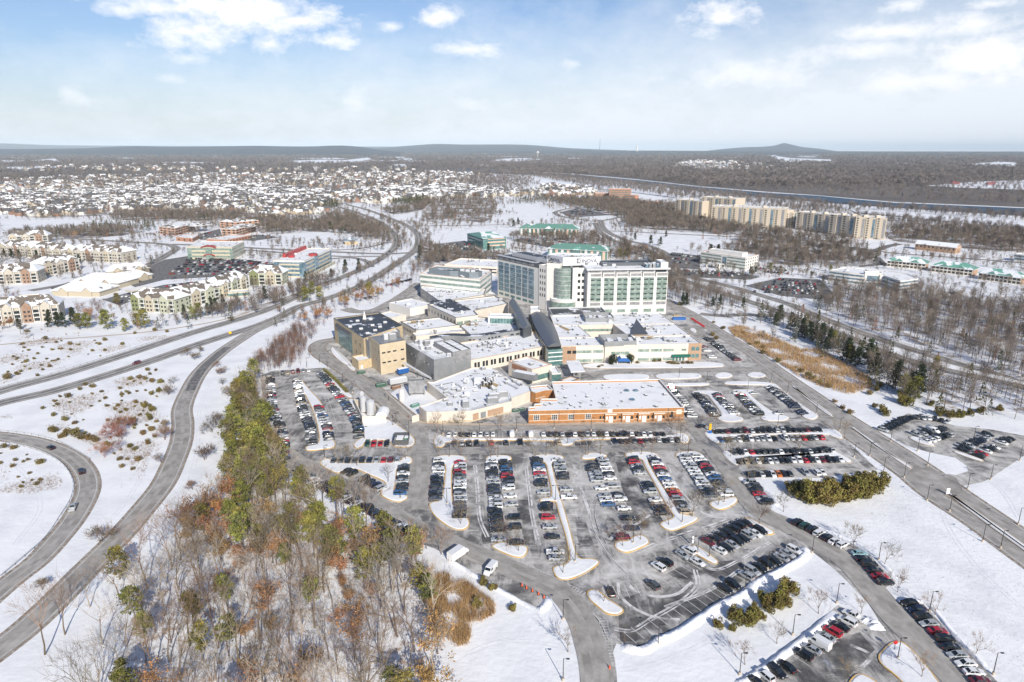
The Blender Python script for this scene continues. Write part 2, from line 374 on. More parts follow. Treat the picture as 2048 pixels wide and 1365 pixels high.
road('boulevard', [(1520, 735), (1565, 770), (1600, 797), (1648, 832), (1715, 880), (1812, 947), (1862, 988), (1950, 1045), (2034, 1106), (2200, 1225)], 7.4, ROAD, lines=1)
JUNC = [(1660, 822), (1690, 838), (1705, 862), (1672, 856), (1640, 842), (1625, 838)]
sheet('boulevard', GP(JUNC), ROAD)
sheet('boulevard', GP([(1827, 934), (1860, 938), (1912, 955), (1925, 978), (1916, 993), (1888, 990), (1850, 985), (1812, 950)]), ROAD)
R6U = [(1199, 440), (1212, 462), (1250, 480), (1294, 491), (1332, 508), (1345, 530), (1370, 552), (1422, 564), (1481, 579), (1540, 597), (1584, 611), (1622, 628), (1666, 645), (1731, 669), (1797, 691), (1862, 711), (1928, 731), (2016, 751), (2200, 792)]
R6L = [(1190, 446), (1204, 468), (1240, 487), (1284, 499), (1318, 514), (1332, 534), (1355, 556), (1408, 575), (1452, 589), (1496, 603), (1537, 617), (1600, 640), (1672, 665), (1731, 691), (1786, 711), (1852, 731), (1928, 749), (2048, 775), (2200, 810)]
road('parkway', R6U, 8.0, HIGHWAY); road('parkway', R6L, 8.0, HIGHWAY)
road('side_road', [(1400, 628), (1440, 632), (1490, 630), (1550, 632), (1590, 628)], 7, HIGHWAY)
road('cross_street', [(340, 489), (430, 492), (512, 497), (637, 503), (774, 508), (822, 506), (874, 504), (937, 510), (1024, 516), (1100, 522)], 9, HIGHWAY)
road('cross_street', [(430, 497), (512, 502), (640, 511), (700, 514), (760, 513)], 6, HIGHWAY)
road('local_road', [(160, 479), (250, 484), (330, 489), (352, 497), (335, 510), (312, 523), (280, 538), (250, 548), (200, 558), (130, 570), (60, 582)], 9, HIGHWAY)
road('local_road', [(375, 484), (400, 476), (440, 471), (500, 478)], 6, HIGHWAY)
road('local_road', [(640, 520), (700, 516), (735, 524), (742, 535)], 6, HIGHWAY)
road('local_road', [(600, 500), (690, 500), (740, 494), (775, 485)], 4, HIGHWAY)
road('local_road', [(835, 488), (842, 495), (860, 500), (900, 507)], 5, HIGHWAY)
road('local_road', [(815, 453), (860, 452), (940, 451), (1020, 450)], 6, HIGHWAY)
road('far_road', [(1110, 425), (1118, 432), (1150, 438), (1190, 443), (1215, 440), (1260, 430)], 8, HIGHWAY)
road('far_road', [(1110, 425), (1125, 420), (1160, 415), (1200, 412)], 8, HIGHWAY)
road('far_road', [(1170, 462), (1240, 463), (1320, 467), (1420, 472), (1540, 478), (1640, 490), (1720, 497), (1780, 506), (1900, 515), (2100, 530)], 7, HIGHWAY)
road('far_road', [(1716, 512), (1750, 502), (1776, 493), (1800, 488)], 9, DARKROAD)
road('driveway', [(752, 560), (735, 572), (700, 590), (735, 590)], 1.5, GRIT, edge=False)
road('driveway', [(840, 566), (815, 585), (780, 607), (745, 622), (715, 624), (690, 618)], 8, ROAD)
road('service_road', [(830, 850), (800, 825), (762, 793), (720, 762), (690, 740), (660, 722), (640, 708), (634, 694), (648, 684), (670, 680)], 8.5, ROAD)
road('service_road', [(832, 846), (836, 880), (838, 930), (833, 985), (828, 1020)], 9.0, ROAD, edge=False)
road('ring_road', [(560, 900), (600, 925), (650, 952), (700, 980), (760, 1012), (830, 1055), (900, 1085), (980, 1120), (1060, 1155), (1105, 1175), (1140, 1205), (1165, 1245), (1180, 1290), (1190, 1330), (1196, 1380), (1200, 1500)], 7.6, ROAD, edge=False)
road('ring_road', [(1385, 850), (1420, 890), (1455, 935), (1490, 985), (1510, 1015), (1545, 1038), (1600, 1066), (1650, 1095), (1700, 1130), (1745, 1180), (1790, 1235), (1840, 1285), (1900, 1345), (1980, 1430)], 8.0, ROAD, edge=False)
road('front_road', [(838, 852), (900, 853), (1050, 855), (1200, 854), (1390, 848)], 6.0, ROAD, edge=False)
road('front_road', [(835, 905), (950, 902), (1100, 900), (1300, 896), (1440, 890)], 6.6, ROAD, edge=False)
road('entrance_road', [(1180, 752), (1230, 743), (1330, 740), (1440, 740), (1530, 738)], 7.5, ROAD, edge=False)
road('front_walk', [(838, 845), (870, 848), (1020, 850), (1060, 850), (1200, 848), (1372, 844)], 2.0, PAVE, edge=False)
LOTS = [GP(CAMPUS), GP(EAST)]
# turning loop and small car parks in the distance
for nm, poly in (('turning_circle', [(1368, 655), (1385, 651), (1405, 655), (1412, 668), (1400, 676), (1378, 668)]),
    ('car_park', [(240, 560), (330, 520), (380, 512), (470, 518), (560, 530), (560, 545), (470, 552), (330, 560), (270, 575)]),
    ('car_park', [(205, 600), (260, 585), (330, 570), (430, 560), (440, 566), (300, 588), (240, 612)]),
    ('car_park', [(1330, 548), (1370, 540), (1480, 545), (1520, 555), (1500, 560), (1400, 556)]),
    ('car_park', [(1490, 572), (1560, 556), (1640, 560), (1670, 590), (1640, 600), (1560, 592)]),
    ('car_park', [(1310, 520), (1345, 505), (1400, 512), (1400, 540), (1340, 535)]),
    ('car_park', [(1700, 512), (1760, 515), (1775, 530), (1720, 535)]),
    ('car_park', [(395, 470), (440, 458), (445, 476), (520, 470), (560, 475), (510, 482), (400, 480)]),
    ('car_park', [(860, 490), (930, 482), (965, 505), (940, 512), (880, 505)]), ('car_park', [(1020, 482), (1170, 478), (1210, 490), (1100, 496)]),
    ('car_park', [(100, 575), (190, 552), (230, 545), (200, 560), (110, 590)]), ('car_park', [(1120, 425), (1200, 405), (1250, 412), (1230, 430), (1140, 436)])):
    LOTS.append(GP(poly)); sheet(nm, GP(poly), DARKROAD if nm == 'car_park' else ROAD)

# ---- snowy islands with kerbs
ISL = []
def island(px, mat=SNOW, kerb=YPAINT, h=.16, mound=.14, it=2):
    p = ccw(chaikin(GP(px), it)); z0 = .0
    q = inset(p, .32); mb = MB(); mb.ring(p, q, z0, h + .12, 1, inner_z0=h)
    r = inset(q, .36)
    mb2 = mb; n = len(q); i = len(mb.v)
    mb.v += [(x, y, h + .10) for x, y in q] + [(x, y, h + .12 + mound) for x, y in r]
    for k in range(n):
        j = (k + 1) % n; mb.f.append((i + k, i + j, i + n + j, i + n + k)); mb.mi.append(0)
    mb.f.append(tuple(range(i + n, i + 2 * n))); mb.mi.append(0)
    struct('parking_island', mb.mesh('parking_island', [mat, kerb]))
ISLANDS = [
 [(866, 922), (872, 914), (890, 911), (925, 912), (934, 918), (930, 926), (906, 927), (903, 960), (905, 1000), (908, 1012), (925, 1030), (938, 1040), (940, 1052), (930, 1061), (910, 1062), (885, 1048), (865, 1030), (857, 1012), (860, 1006), (884, 1003), (889, 960), (892, 927)],
 [(970, 921), (975, 913), (1000, 911), (1022, 913), (1025, 921), (1010, 924), (990, 923), (976, 926)],
 [(982, 1092), (1000, 1085), (1017, 1087), (1018, 1092), (1055, 1092), (1056, 1105), (1048, 1116), (1030, 1117), (1005, 1107), (985, 1097)],
 [(1060, 920), (1066, 912), (1095, 909), (1125, 912), (1129, 919), (1103, 920), (1108, 950), (1118, 985), (1126, 1010), (1138, 1050), (1150, 1100), (1158, 1120), (1180, 1117), (1198, 1122), (1199, 1130), (1165, 1152), (1132, 1163), (1112, 1158), (1105, 1142), (1106, 1134), (1140, 1128), (1135, 1090), (1127, 1060), (1120, 1040), (1113, 1012), (1110, 1003), (1080, 1006), (1078, 1000), (1085, 997), (1106, 996), (1096, 950), (1091, 925), (1075, 923)],
 [(1161, 916), (1168, 909), (1185, 906), (1210, 909), (1216, 914), (1200, 918), (1165, 921)],
 [(1228, 1092), (1232, 1100), (1247, 1107), (1262, 1106), (1281, 1098), (1299, 1089), (1298, 1081), (1289, 1073), (1278, 1071), (1263, 1075), (1256, 1083), (1240, 1083), (1232, 1085)],
 [(1248, 907), (1277, 904), (1306, 905), (1320, 913), (1316, 918), (1294, 917), (1302, 938), (1327, 977), (1347, 1004), (1361, 1030), (1392, 1033), (1400, 1041), (1365, 1057), (1345, 1064), (1327, 1059), (1316, 1047), (1345, 1038), (1347, 1032), (1335, 1016), (1322, 993), (1306, 963), (1288, 932), (1284, 918), (1253, 917)],
 [(1349, 909), (1361, 904), (1392, 903), (1407, 911), (1409, 917), (1384, 913), (1353, 916)],
 [(1417, 1010), (1421, 1004), (1440, 1001), (1462, 996), (1472, 995), (1477, 1003), (1468, 1012), (1445, 1022), (1427, 1018)],
 [(867, 893), (868, 874), (884, 870), (889, 877), (1100, 877), (1340, 874), (1352, 866), (1375, 868), (1381, 884), (1372, 889), (1360, 886), (1352, 877), (1215, 880), (1150, 882), (1146, 891), (1128, 894), (1120, 890), (1120, 883), (1000, 882), (893, 883), (890, 894), (875, 897)],
 [(638, 929), (642, 922), (658, 917), (668, 926), (700, 928), (800, 926), (806, 914), (824, 915), (826, 929), (794, 932), (792, 964), (787, 989), (816, 991), (816, 999), (798, 1007), (775, 1001), (757, 989), (773, 970), (765, 962), (736, 950), (708, 937), (683, 944), (675, 949), (654, 940)],
 [(583, 759), (601, 757), (617, 778), (646, 808), (655, 840), (668, 880), (673, 895), (656, 899), (615, 904), (610, 899), (613, 893), (640, 889), (636, 856), (626, 821), (609, 788), (592, 765)],
 [(706, 888), (708, 895), (714, 899), (728, 893), (730, 882), (781, 881), (783, 895), (822, 896), (831, 887), (829, 876), (792, 848), (773, 838), (728, 832), (712, 800), (694, 798), (704, 815), (722, 845), (729, 872)],
 [(646, 738), (695, 784), (708, 794), (697, 798), (675, 781), (641, 745)],
 [(1382, 785), (1390, 782), (1433, 782), (1444, 788), (1436, 790), (1470, 832), (1488, 837), (1487, 844), (1463, 846), (1440, 844), (1431, 836), (1446, 832), (1422, 800), (1412, 788), (1386, 789)],
 [(1460, 783), (1470, 780), (1506, 780), (1510, 784), (1496, 789), (1551, 830), (1577, 833), (1580, 839), (1568, 844), (1532, 844), (1517, 836), (1532, 831), (1487, 788)],
 [(1446, 766), (1459, 763), (1547, 765), (1564, 779), (1581, 796), (1612, 816), (1636, 830), (1638, 836), (1626, 842), (1607, 837), (1602, 831), (1616, 828), (1555, 775), (1532, 772), (1450, 771)],
 [(1332, 768), (1416, 766), (1421, 769), (1416, 773), (1345, 774)],
 [(1426, 753), (1434, 747), (1450, 745), (1464, 749), (1467, 754), (1455, 758), (1436, 758)],
 [(1491, 751), (1500, 746), (1518, 745), (1530, 749), (1534, 754), (1520, 757), (1502, 756)],
 [(1203, 755), (1210, 750), (1295, 748), (1302, 757), (1290, 762), (1215, 762)], [(1306, 748), (1390, 747), (1404, 751), (1404, 756), (1390, 759), (1315, 761)],
 [(1160, 730), (1210, 726), (1400, 724), (1445, 727), (1450, 733), (1440, 737), (1170, 739)],
 [(1405, 868), (1416, 859), (1424, 865), (1430, 870), (1640, 866), (1634, 858), (1674, 859), (1688, 875), (1684, 880), (1668, 876), (1652, 869), (1437, 874), (1443, 886), (1429, 889)],
 [(1443, 904), (1450, 901), (1470, 911), (1663, 906), (1667, 901), (1704, 921), (1704, 926), (1690, 926), (1676, 912), (1472, 917), (1481, 929), (1472, 934), (1450, 917)],
 [(1470, 958), (1482, 953), (1498, 962), (1512, 978), (1506, 978)],
 [(1583, 774), (1590, 775), (1640, 812), (1668, 832), (1662, 836), (1630, 812)], [(1703, 857), (1709, 857), (1760, 897), (1827, 936), (1820, 940), (1790, 920), (1745, 886)],
 [(1893, 988), (1905, 990), (1960, 1028), (2048, 1089), (2150, 1165), (2140, 1170), (2048, 1103), (1960, 1040)],
 [(1813, 875), (1830, 873), (1871, 890), (1868, 895), (1836, 887)], [(1903, 905), (1911, 902), (1971, 922), (1961, 925)],
 [(1172, 1188), (1178, 1181), (1188, 1180), (1200, 1184), (1212, 1197), (1247, 1218), (1248, 1226), (1235, 1233), (1212, 1230), (1196, 1216), (1180, 1203)],
 [(1377, 1101), (1386, 1091), (1392, 1090), (1437, 1122), (1436, 1129), (1425, 1130)],
 [(1486, 1036), (1496, 1035), (1550, 1064), (1547, 1071), (1530, 1071)],
 [(1770, 1295), (1787, 1283), (1811, 1286), (1860, 1340), (1900, 1400), (1850, 1420), (1800, 1360), (1749, 1321)], [(1690, 1375), (1713, 1345), (1743, 1357), (1800, 1400), (1760, 1450), (1690, 1440)],
 [(1376, 658), (1390, 657), (1395, 665), (1388, 668)]]
for k, p in enumerate(ISLANDS): island(p, kerb=KERB if (k in (13, 36) or 14 <= k <= 30) else YPAINT)
for poly in ([(664, 692), (672, 698), (703, 726), (708, 738), (680, 725), (660, 704)], [(690, 730), (700, 729), (714, 739), (706, 745)]): island(poly, kerb=PAVE)
# ploughed banks along the near lots
def bank(px, w, h, mat=SNOWROUGH, seed=1):
    r = random.Random(seed); pts = smooth(GP(px), n=8); mb = MB(); rows = []
    for i, (a, b) in enumerate(strip_pts(pts, w / 2, -w / 2)):
        f = min(1, min(i, len(pts) - 1 - i) / 3)
        rows.append([(a[0] + (b[0] - a[0]) * t + r.uniform(-.2, .2), a[1] + (b[1] - a[1]) * t + r.uniform(-.2, .2), -.05 + f * h * math.sin(math.pi * t) * r.uniform(.65, 1.2)) for t in (0, .15, .32, .5, .68, .85, 1)])
    for i in range(len(rows) - 1):
        for k in range(6): mb.face([rows[i][k + 1], rows[i + 1][k + 1], rows[i + 1][k], rows[i][k]])
    me = mb.mesh('snow_bank', mat); bm = bmesh.new(); bm.from_mesh(me); bmesh.ops.remove_doubles(bm, verts=bm.verts, dist=.001); bmesh.ops.recalc_face_normals(bm, faces=bm.faces); bm.to_mesh(me); bm.free()
    me.polygons.foreach_set('use_smooth', [True] * len(me.polygons)); struct('snow_bank', me)
bank([(1240, 1293), (1285, 1302), (1315, 1285), (1357, 1266), (1440, 1214), (1486, 1191), (1516, 1166), (1546, 1151), (1610, 1112), (1606, 1095)], 3.2, 1.1)
bank([(1474, 1372), (1497, 1360), (1590, 1292), (1676, 1222)], 2.6, .8, seed=2)
bank([(1075, 1222), (1086, 1218), (1100, 1194)], 3.0, .9, seed=3)
bank([(880, 1108), (935, 1143), (990, 1176), (1072, 1222)], 1.8, .6, seed=4)
bank([(1728, 1236), (1748, 1250), (1757, 1262)], 4, 1.2, seed=5)
bank([(1510, 962), (1552, 1004), (1545, 1016)], 2.4, .7, seed=6)
bank([(1612, 1046), (1701, 1081), (1741, 1106), (1795, 1160)], 1.6, .6, seed=7)
bank([(1800, 1200), (1850, 1206), (1906, 1267), (1990, 1352)], 1.6, .6, seed=8)
bank([(640, 972), (700, 1008), (760, 1049), (822, 1088)], 1.4, .5, seed=9)
# rails along the loop ramp
for k_, poly in enumerate(([(1150, 1035), (1168, 1035), (1196, 1112), (1160, 1114)], [(1232, 925), (1256, 925), (1310, 1010), (1330, 1050), (1270, 1060), (1250, 1000)], [(1235, 1200), (1300, 1180), (1420, 1125), (1480, 1120), (1500, 1150), (1440, 1200), (1300, 1280), (1240, 1285)], [(1215, 1030), (1260, 1070), (1225, 1085), (1205, 1060)], [(960, 1040), (980, 1040), (985, 1085), (965, 1090)],
    [(1030, 1000), (1060, 1000), (1070, 1090), (1050, 1090)], [(905, 884), (1110, 884), (1110, 898), (905, 899)], [(1150, 884), (1220, 882), (1225, 896), (1150, 897)], [(1560, 1340), (1640, 1290), (1720, 1265), (1750, 1300), (1690, 1360), (1600, 1400)], [(985, 1150), (1095, 1192), (1070, 1213), (980, 1168)], [(1330, 1150), (1400, 1110), (1450, 1130), (1400, 1165)])): sheet('bare_asphalt', GP(poly), BLACKTOP, .026 + .0008 * k_)
road('wet_lane', [(455, 695), (436, 710), (410, 733), (392, 758), (380, 782)], 4.6, DARKROAD, edge=False, z=.142)
# ---- tyre tracks of dried salt, crosswalks
tm = MB(); zt = .048
for px, w in (([(1200, 985), (1180, 1010), (1183, 1050), (1200, 1085), (1225, 1120), (1255, 1150)], .35), ([(1205, 985), (1190, 1012), (1193, 1050), (1212, 1088)], .3), ([(1228, 1258), (1260, 1262), (1300, 1240), (1360, 1205), (1395, 1170), (1390, 1140)], .7),
    ([(1236, 1160), (1240, 1190), (1265, 1215), (1310, 1235), (1360, 1240)], .45), ([(1250, 1150), (1262, 1175), (1300, 1192), (1350, 1190), (1384, 1165)], .5), ([(1272, 1105), (1320, 1085), (1380, 1065), (1430, 1050), (1480, 1030)], .8),
    ([(1400, 1130), (1430, 1140), (1480, 1120), (1540, 1085)], .6), ([(1290, 930), (1310, 950), (1325, 985)], .3), ([(1336, 935), (1348, 965), (1375, 1000), (1410, 1030), (1450, 1035)], .8), ([(1256, 940), (1275, 955), (1290, 960)], .5),
    ([(1220, 1080), (1240, 1060), (1270, 1050), (1300, 1030)], .5), ([(950, 930), (955, 980), (960, 1040), (975, 1075)], .7), ([(1052, 930), (1058, 980), (1066, 1040), (1078, 1090)], .7), ([(1148, 930), (1163, 980), (1180, 1030)], .5),
    ([(1120, 1190), (1150, 1195), (1195, 1240), (1215, 1280)], .3), ([(1235, 1010), (1245, 1000), (1230, 990)], .3), ([(1330, 1215), (1420, 1180), (1480, 1140)], .6), ([(1700, 1290), (1740, 1310), (1720, 1340)], .5), ([(1800, 1310), (1830, 1290), (1860, 1310)], .4)):
    pts = smooth(GP(px), n=8)
    strip(tm, pts, w, w - .4 - w * .3, zt); strip(tm, pts, -w + .4, -w, zt); zt += .0006
struct('tyre_tracks', tm.mesh('tyre_tracks', SALT))
cm = MB(); zc = .062
def hatch(p, q, w, n):
    a, b = G(*p), G(*q); d = Vector((b[0] - a[0], b[1] - a[1])); L = d.length; d.normalize(); nn = Vector((-d.y, d.x))
    for k in range(n):
        c = Vector(a) + d * (L * (k + .5) / n); e = d * .13; f = nn * (w / 2)
        cm.face([(*(c - e - f), zc), (*(c + e - f), zc), (*(c + e + f), zc), (*(c - e + f), zc)])
    for s in (-1, 1): strip(cm, [tuple(Vector(a) + nn * (s * (w / 2 + .12))), tuple(Vector(b) + nn * (s * (w / 2 + .12)))], .08, -.08, zc)
hatch((1487, 971), (1470, 1000), 5, 9); hatch((812, 1015), (824, 920), 1.8, 28); hatch((1010, 1112), (1170, 1190), 1.6, 30); hatch((1205, 1235), (1222, 1330), 1.8, 16); hatch((645, 770), (672, 860), 1.4, 22)
for a, b in (((848, 918), (863, 917)), ((952, 917), (966, 917)), ((1042, 916), (1057, 915)), ((1145, 913), (1160, 913)), ((1230, 912), (1246, 911)), ((1335, 910), (1347, 909)), ((929, 1062), (958, 1061)), ((1055, 1115), (1078, 1116)), ((1640, 833), (1668, 834)), ((1582, 775), (1606, 774))):
    strip(cm, [G(*a), G(*b)], .22, -.22, zc)
struct('road_markings', cm.mesh('road_markings', PAINT))
# ------------------------------------------------------------------ buildings
CREAM = M('cream_panel', (.66, .60, .52), .8, col2=(.60, .545, .47), scale=.25)
WHITEP = M('white_panel', (.68, .655, .615), .6, col2=(.67, .65, .62), scale=.3)
BEIGE = M('beige_block', (.54, .45, .32), .85, col2=(.49, .405, .285), scale=.4)
STONEY = M('yellow_stone', (.54, .43, .27), .85, col2=(.45, .36, .235), scale=.8)
BRICK = M('orange_brick', (.42, .20, .08), .85, col2=(.345, .165, .065), scale=.9)
TANBRICK = M('tan_brick', (.42, .28, .19), .85, col2=(.36, .24, .16), scale=.8)
REDBRICK = M('red_brick', (.34, .17, .11), .85, col2=(.42, .22, .14), scale=.5)
GREYM = M('grey_metal', (.30, .31, .32), .5, .3, col2=(.26, .27, .28), scale=.3)
DKMETAL = M('dark_metal', (.13, .14, .155), .4, .4)
LTMETAL = M('pale_metal', (.55, .56, .58), .45, .2)
LOUVER = M('louvre_grey', (.22, .225, .23), .6, .2, col2=(.32, .32, .33), scale=.6)
ROOFSNOW = M('roof_snow', (.80, .81, .82), .75, spec=.2, col2=(.52, .52, .525), scale=.14, lo=.52, hi=.76, detail=9, bump=.25, bscale=.9)
ROOFMELT = M('melting_roof', (.055, .06, .068), .5, col2=(.76, .78, .81), scale=.16, lo=.56, hi=.60)
ROOFDARK = M('dark_roof', (.05, .055, .065), .5, col2=(.76, .78, .81), scale=.13, lo=.60, hi=.63)
SHINGLE = M('shingle_roof', (.16, .135, .11), .9, col2=(.78, .8, .83), scale=.16, lo=.50, hi=.53)
SHSNOW = M('snowy_shingle', (.79, .81, .84), .8, col2=(.2, .18, .15), scale=.13, lo=.62, hi=.65)
GREENROOF = M('green_metal_roof', (.14, .29, .235), .45, .1, col2=(.75, .78, .8), scale=.09, lo=.60, hi=.64)
GREENSNOW = M('snowy_green_roof', (.77, .79, .82), .7, col2=(.14, .36, .28), scale=.10, lo=.50, hi=.54)
GLASS_G = M('green_glass', (.17, .25, .215), .14, .15, .6, col2=(.34, .41, .37), scale=.45, lo=.4, hi=.62)
GLASS_B = M('blue_glass', (.10, .165, .21), .1, .25, .7, col2=(.24, .34, .40), scale=.4, lo=.4, hi=.6)
GLASS_D = M('dark_glass', (.03, .04, .045), .1, .2, .6)
GLASS_T = M('teal_glass', (.08, .18, .18), .12, .25, .6, col2=(.16, .27, .26), scale=.4)
FRAMEW = M('white_trim', (.74, .73, .71), .6)
REDM = M('red_metal', (.36, .05, .05), .5); GREENP = M('green_siding', (.20, .215, .10), .8); SAGE = M('sage_siding', (.40, .41, .31), .8); YSIDE = M('cream_siding', (.52, .47, .36), .8)
PINKP = M('salmon_panel', (.60, .42, .32), .8); TEALP = M('teal_panel', (.10, .22, .18), .6); LOGO = M('logo_ink', (.012, .02, .05), .6); BLUEC = M('blue_canvas', (.03, .12, .36), .7); GREENC = M('green_canvas', (.015, .12, .09), .7)
TANGRASS = M('dry_grass_patch', (.34, .24, .12), .95, col2=(.45, .34, .2), scale=.7)

ROOFS = []; FOOT = []
_ub = {}
def ubox(mat):
    if mat.name not in _ub:
        mb = MB(); mb.box((0, 0, 0), (1, 1, 1)); _ub[mat.name] = mb.mesh('panel_' + mat.name, mat)
    return _ub[mat.name]
class B:
    def __init__(s, name, label, cat, at, group=None):
        s.o = (at[0], at[1], 0.0); s.r = thing(name, label, cat, s.o, group)
    def add(s, name, mb, mats, parent=None, sm=False): return link(name, mb.mesh(name, mats, s.o, sm), parent or s.r)
    def block(s, poly, h, wall=None, roof=None, par=.7, z0=0.0, t=.4, wname='wall', rname='roof', cap=None):
        p = ccw(poly); q = inset(p, t); mb = MB(); mb.ring(p, q, z0, h, 0, inner_z0=h - par)
        w = s.add(wname, mb, wall or CREAM)
        if z0 < 1: FOOT.append(p)
        if roof and s.r.name[:6] != 'brick_' and roof.name == 'roof_snow' and abs(area2(p)) / 2 > 220: ROOFS.append((s, p, h - par))
        if roof:
            mb = MB(); mb.face([(x, y, h - par + .002) for x, y in inset(p, t - .05)]); s.add(rname, mb, roof)
        if cap:
            mb = MB(); mb.ring(inset(p, -.08), inset(p, t + .06), h + .003, h + .16, 0, inner_z0=h - .2); s.add('coping', mb, cap)
        return w
    def panel(s, p, q, a, b, z0, z1, mat, name='window', off=.05, th=.16, parent=None):
        """thin box on the wall p->q from distance a to b, heights z0..z1, standing off proud"""
        d = Vector((q[0] - p[0], q[1] - p[1])).normalized(); n = Vector((d.y, -d.x)); m = (a + b) / 2
        c = Vector(p) + d * m + n * (off - th / 2)
        o = link(name, ubox(mat), s.r, (c.x - s.o[0], c.y - s.o[1], (z0 + z1) / 2), math.atan2(d.y, d.x), (abs(b - a), th, z1 - z0)); return o
    def band(s, p, q, z0, z1, mat, name='window_band', e=.0, off=.05): return s.panel(p, q, e, math.dist(p, q) - e, z0, z1, mat, name, off)
    def row(s, p, q, z0, z1, n, w, mat=None, a=None, b=None, name='window', off=.05):
        L = math.dist(p, q); a = 0 if a is None else a; b = L if b is None else b
        for k in range(n):
            m = a + (b - a) * (k + .5) / n; s.panel(p, q, m - w / 2, m + w / 2, z0, z1, mat or GLASS_D, name, off)
    def unit(s, c, size, rot=0, mat=None, name='rooftop_unit', z=0.0):
        mb = MB(); mb.box((c[0], c[1], z + size[2] / 2), size, rot); top = mb
        mb.box((c[0], c[1], z + size[2] + .09), (size[0] * .9, size[1] * .9, .16), rot, 1); return s.add(name, mb, [mat or GREYM, ROOFSNOW])
    def hip(s, A, Bq, depth, ze, rise, mats, over=.9, ridge=None, gable=False, name='roof'):
        """hip or gable roof over the rectangle with front edge A-B, ridge along it"""
        A, Bq = Vector(A), Vector(Bq); d = (Bq - A).normalized(); n = Vector((-d.y, d.x))
        a = A - d * over - n * over; b = Bq + d * over - n * over; c = Bq + d * over + n * (depth + over); e = A - d * over + n * (depth + over)
        ins = 0.0 if gable else (depth / 2 if ridge is None else ridge)
        r0 = (a + e) / 2 + d * ins; r1 = (b + c) / 2 - d * ins; zr = ze + rise
        P = lambda v, z: (v.x, v.y, z)
        mb = MB(); mb.face([P(a, ze), P(b, ze), P(r1, zr), P(r0, zr)], 0); mb.face([P(c, ze), P(e, ze), P(r0, zr), P(r1, zr)], 1)
        mb.face([P(b, ze), P(c, ze), P(r1, zr)], 2); mb.face([P(e, ze), P(a, ze), P(r0, zr)], 2)
        mb.prism([tuple(a), tuple(b), tuple(c), tuple(e)], ze - .35, ze - .01, 3, bottom=True)
        return s.add(name, mb, mats if len(mats) == 4 else list(mats) + [FRAMEW])
def nest(o, p):
    """make o a sub-part of the part p, keeping its place"""
    def mat(x): return Matrix.LocRotScale(x.location, x.rotation_euler, x.scale)
    m = mat(p).inverted() @ mat(o); o.parent = p; o.matrix_basis = m
def rect(A, Bq, depth):
    A, Bq = Vector(A), Vector(Bq); d = (Bq - A).normalized(); n = Vector((-d.y, d.x))
    return [tuple(A), tuple(Bq), tuple(Bq + n * depth), tuple(A + n * depth)]
def off(A, Bq, u, v):
    """point u metres along A->B and v metres behind it"""
    A, Bq = Vector(A), Vector(Bq); d = (Bq - A).normalized(); n = Vector((-d.y, d.x)); return tuple(A + d * u + n * v)
def text_on(s, txt, p, q, a, z, size, mat, name='lettering', offd=.1):
    cu = bpy.data.curves.new(name, 'FONT'); cu.body = txt; cu.size = size; cu.extrude = .04; cu.space_character = 1.02
    tmp = bpy.data.objects.new(name, cu); C.objects.link(tmp); bpy.context.view_layer.update()
    me = bpy.data.meshes.new_from_object(tmp.evaluated_get(bpy.context.evaluated_depsgraph_get())); C.objects.unlink(tmp); bpy.data.objects.remove(tmp)
    me.materials.clear(); me.materials.append(mat)
    d = Vector((q[0] - p[0], q[1] - p[1])).normalized(); n = Vector((d.y, -d.x)); c = Vector(p) + d * a + n * offd
    o = link(name, me, s.r, (c.x - s.o[0], c.y - s.o[1], z)); o.rotation_euler = (math.pi / 2, 0, math.atan2(d.y, d.x)); return o
def logo(s, p, q, a, z, size):
    """square emblem: dark tile with a pale notched shape, at the left of the lettering"""
    s.panel(p, q, a, a + size * .8, z, z + size, LOGO, 'emblem', .08)
    d = Vector((q[0] - p[0], q[1] - p[1])).normalized(); n = Vector((d.y, -d.x)); mb = MB()
    def pt(u, w): c = Vector(p) + d * (a + u * size * .8) + n * .1; return (c.x, c.y, z + w * size)
    for poly in ([(.30, .12), (.52, .12), (.34, .5), (.52, .88), (.30, .88), (.14, .5)], [(.62, .14), (.95, .14), (.95, .3), (.78, .5), (.95, .7), (.95, .86), (.62, .86), (.46, .5)]): mb.face([pt(*c) for c in poly])
    s.add('emblem_shape', mb, WHITEP)

# ================= hospital tower
TH_ = 34.0
eA, eB = G(1176, 538, TH_), G(1337, 535.7, TH_)
t = B('hospital_tower', 'tall white hospital tower with green glass bays and the dark INOVA lettering on its crown', 'hospital', off(eA, eB, 0, 0))
ew = rect(eA, eB, 24); t.block(ew, 30.6, WHITEP, None, par=.5, wname='wall')
LE = math.dist(eA, eB)
n = 6; mgn = .5; bw = (LE - mgn) / n
for k in range(n):
    a = mgn + bw * k + bw * .19; b_ = mgn + bw * (k + 1) - bw * .05
    t.panel(eA, eB, a, b_, 10.2, 27.4, GLASS_G, 'glass_bay', .12)
    for j in range(5):
        t.panel(eA, eB, a, b_, 12.6 + j * 3.45, 12.75 + j * 3.45, DKMETAL, 'sun_shade', .5, .5)
        for sgn in (0, 1): t.panel(eA, eB, (a if sgn == 0 else b_ - bw * .3), (a + bw * .3 if sgn == 0 else b_), 11.5 + j * 3.45, 12.2 + j * 3.45, GLASS_D, 'window', .15)
    t.panel(eA, eB, a - .2, b_ + .2, 28.3, 30.2, LOUVER, 'louvre', .1)
    t.panel(eA, eB, a, b_, 7.2, 9.4, LOUVER, 'louvre', .08)
    t.panel(eA, eB, a + .8, b_ - .8, 1.8, 4.2, GLASS_G, 'window', .08)
    t.panel(eA, eB, a - bw * .14 - .35, a - bw * .14 + .35, 27.8, 31.4, DKMETAL if k else WHITEP, 'mullion', .2)
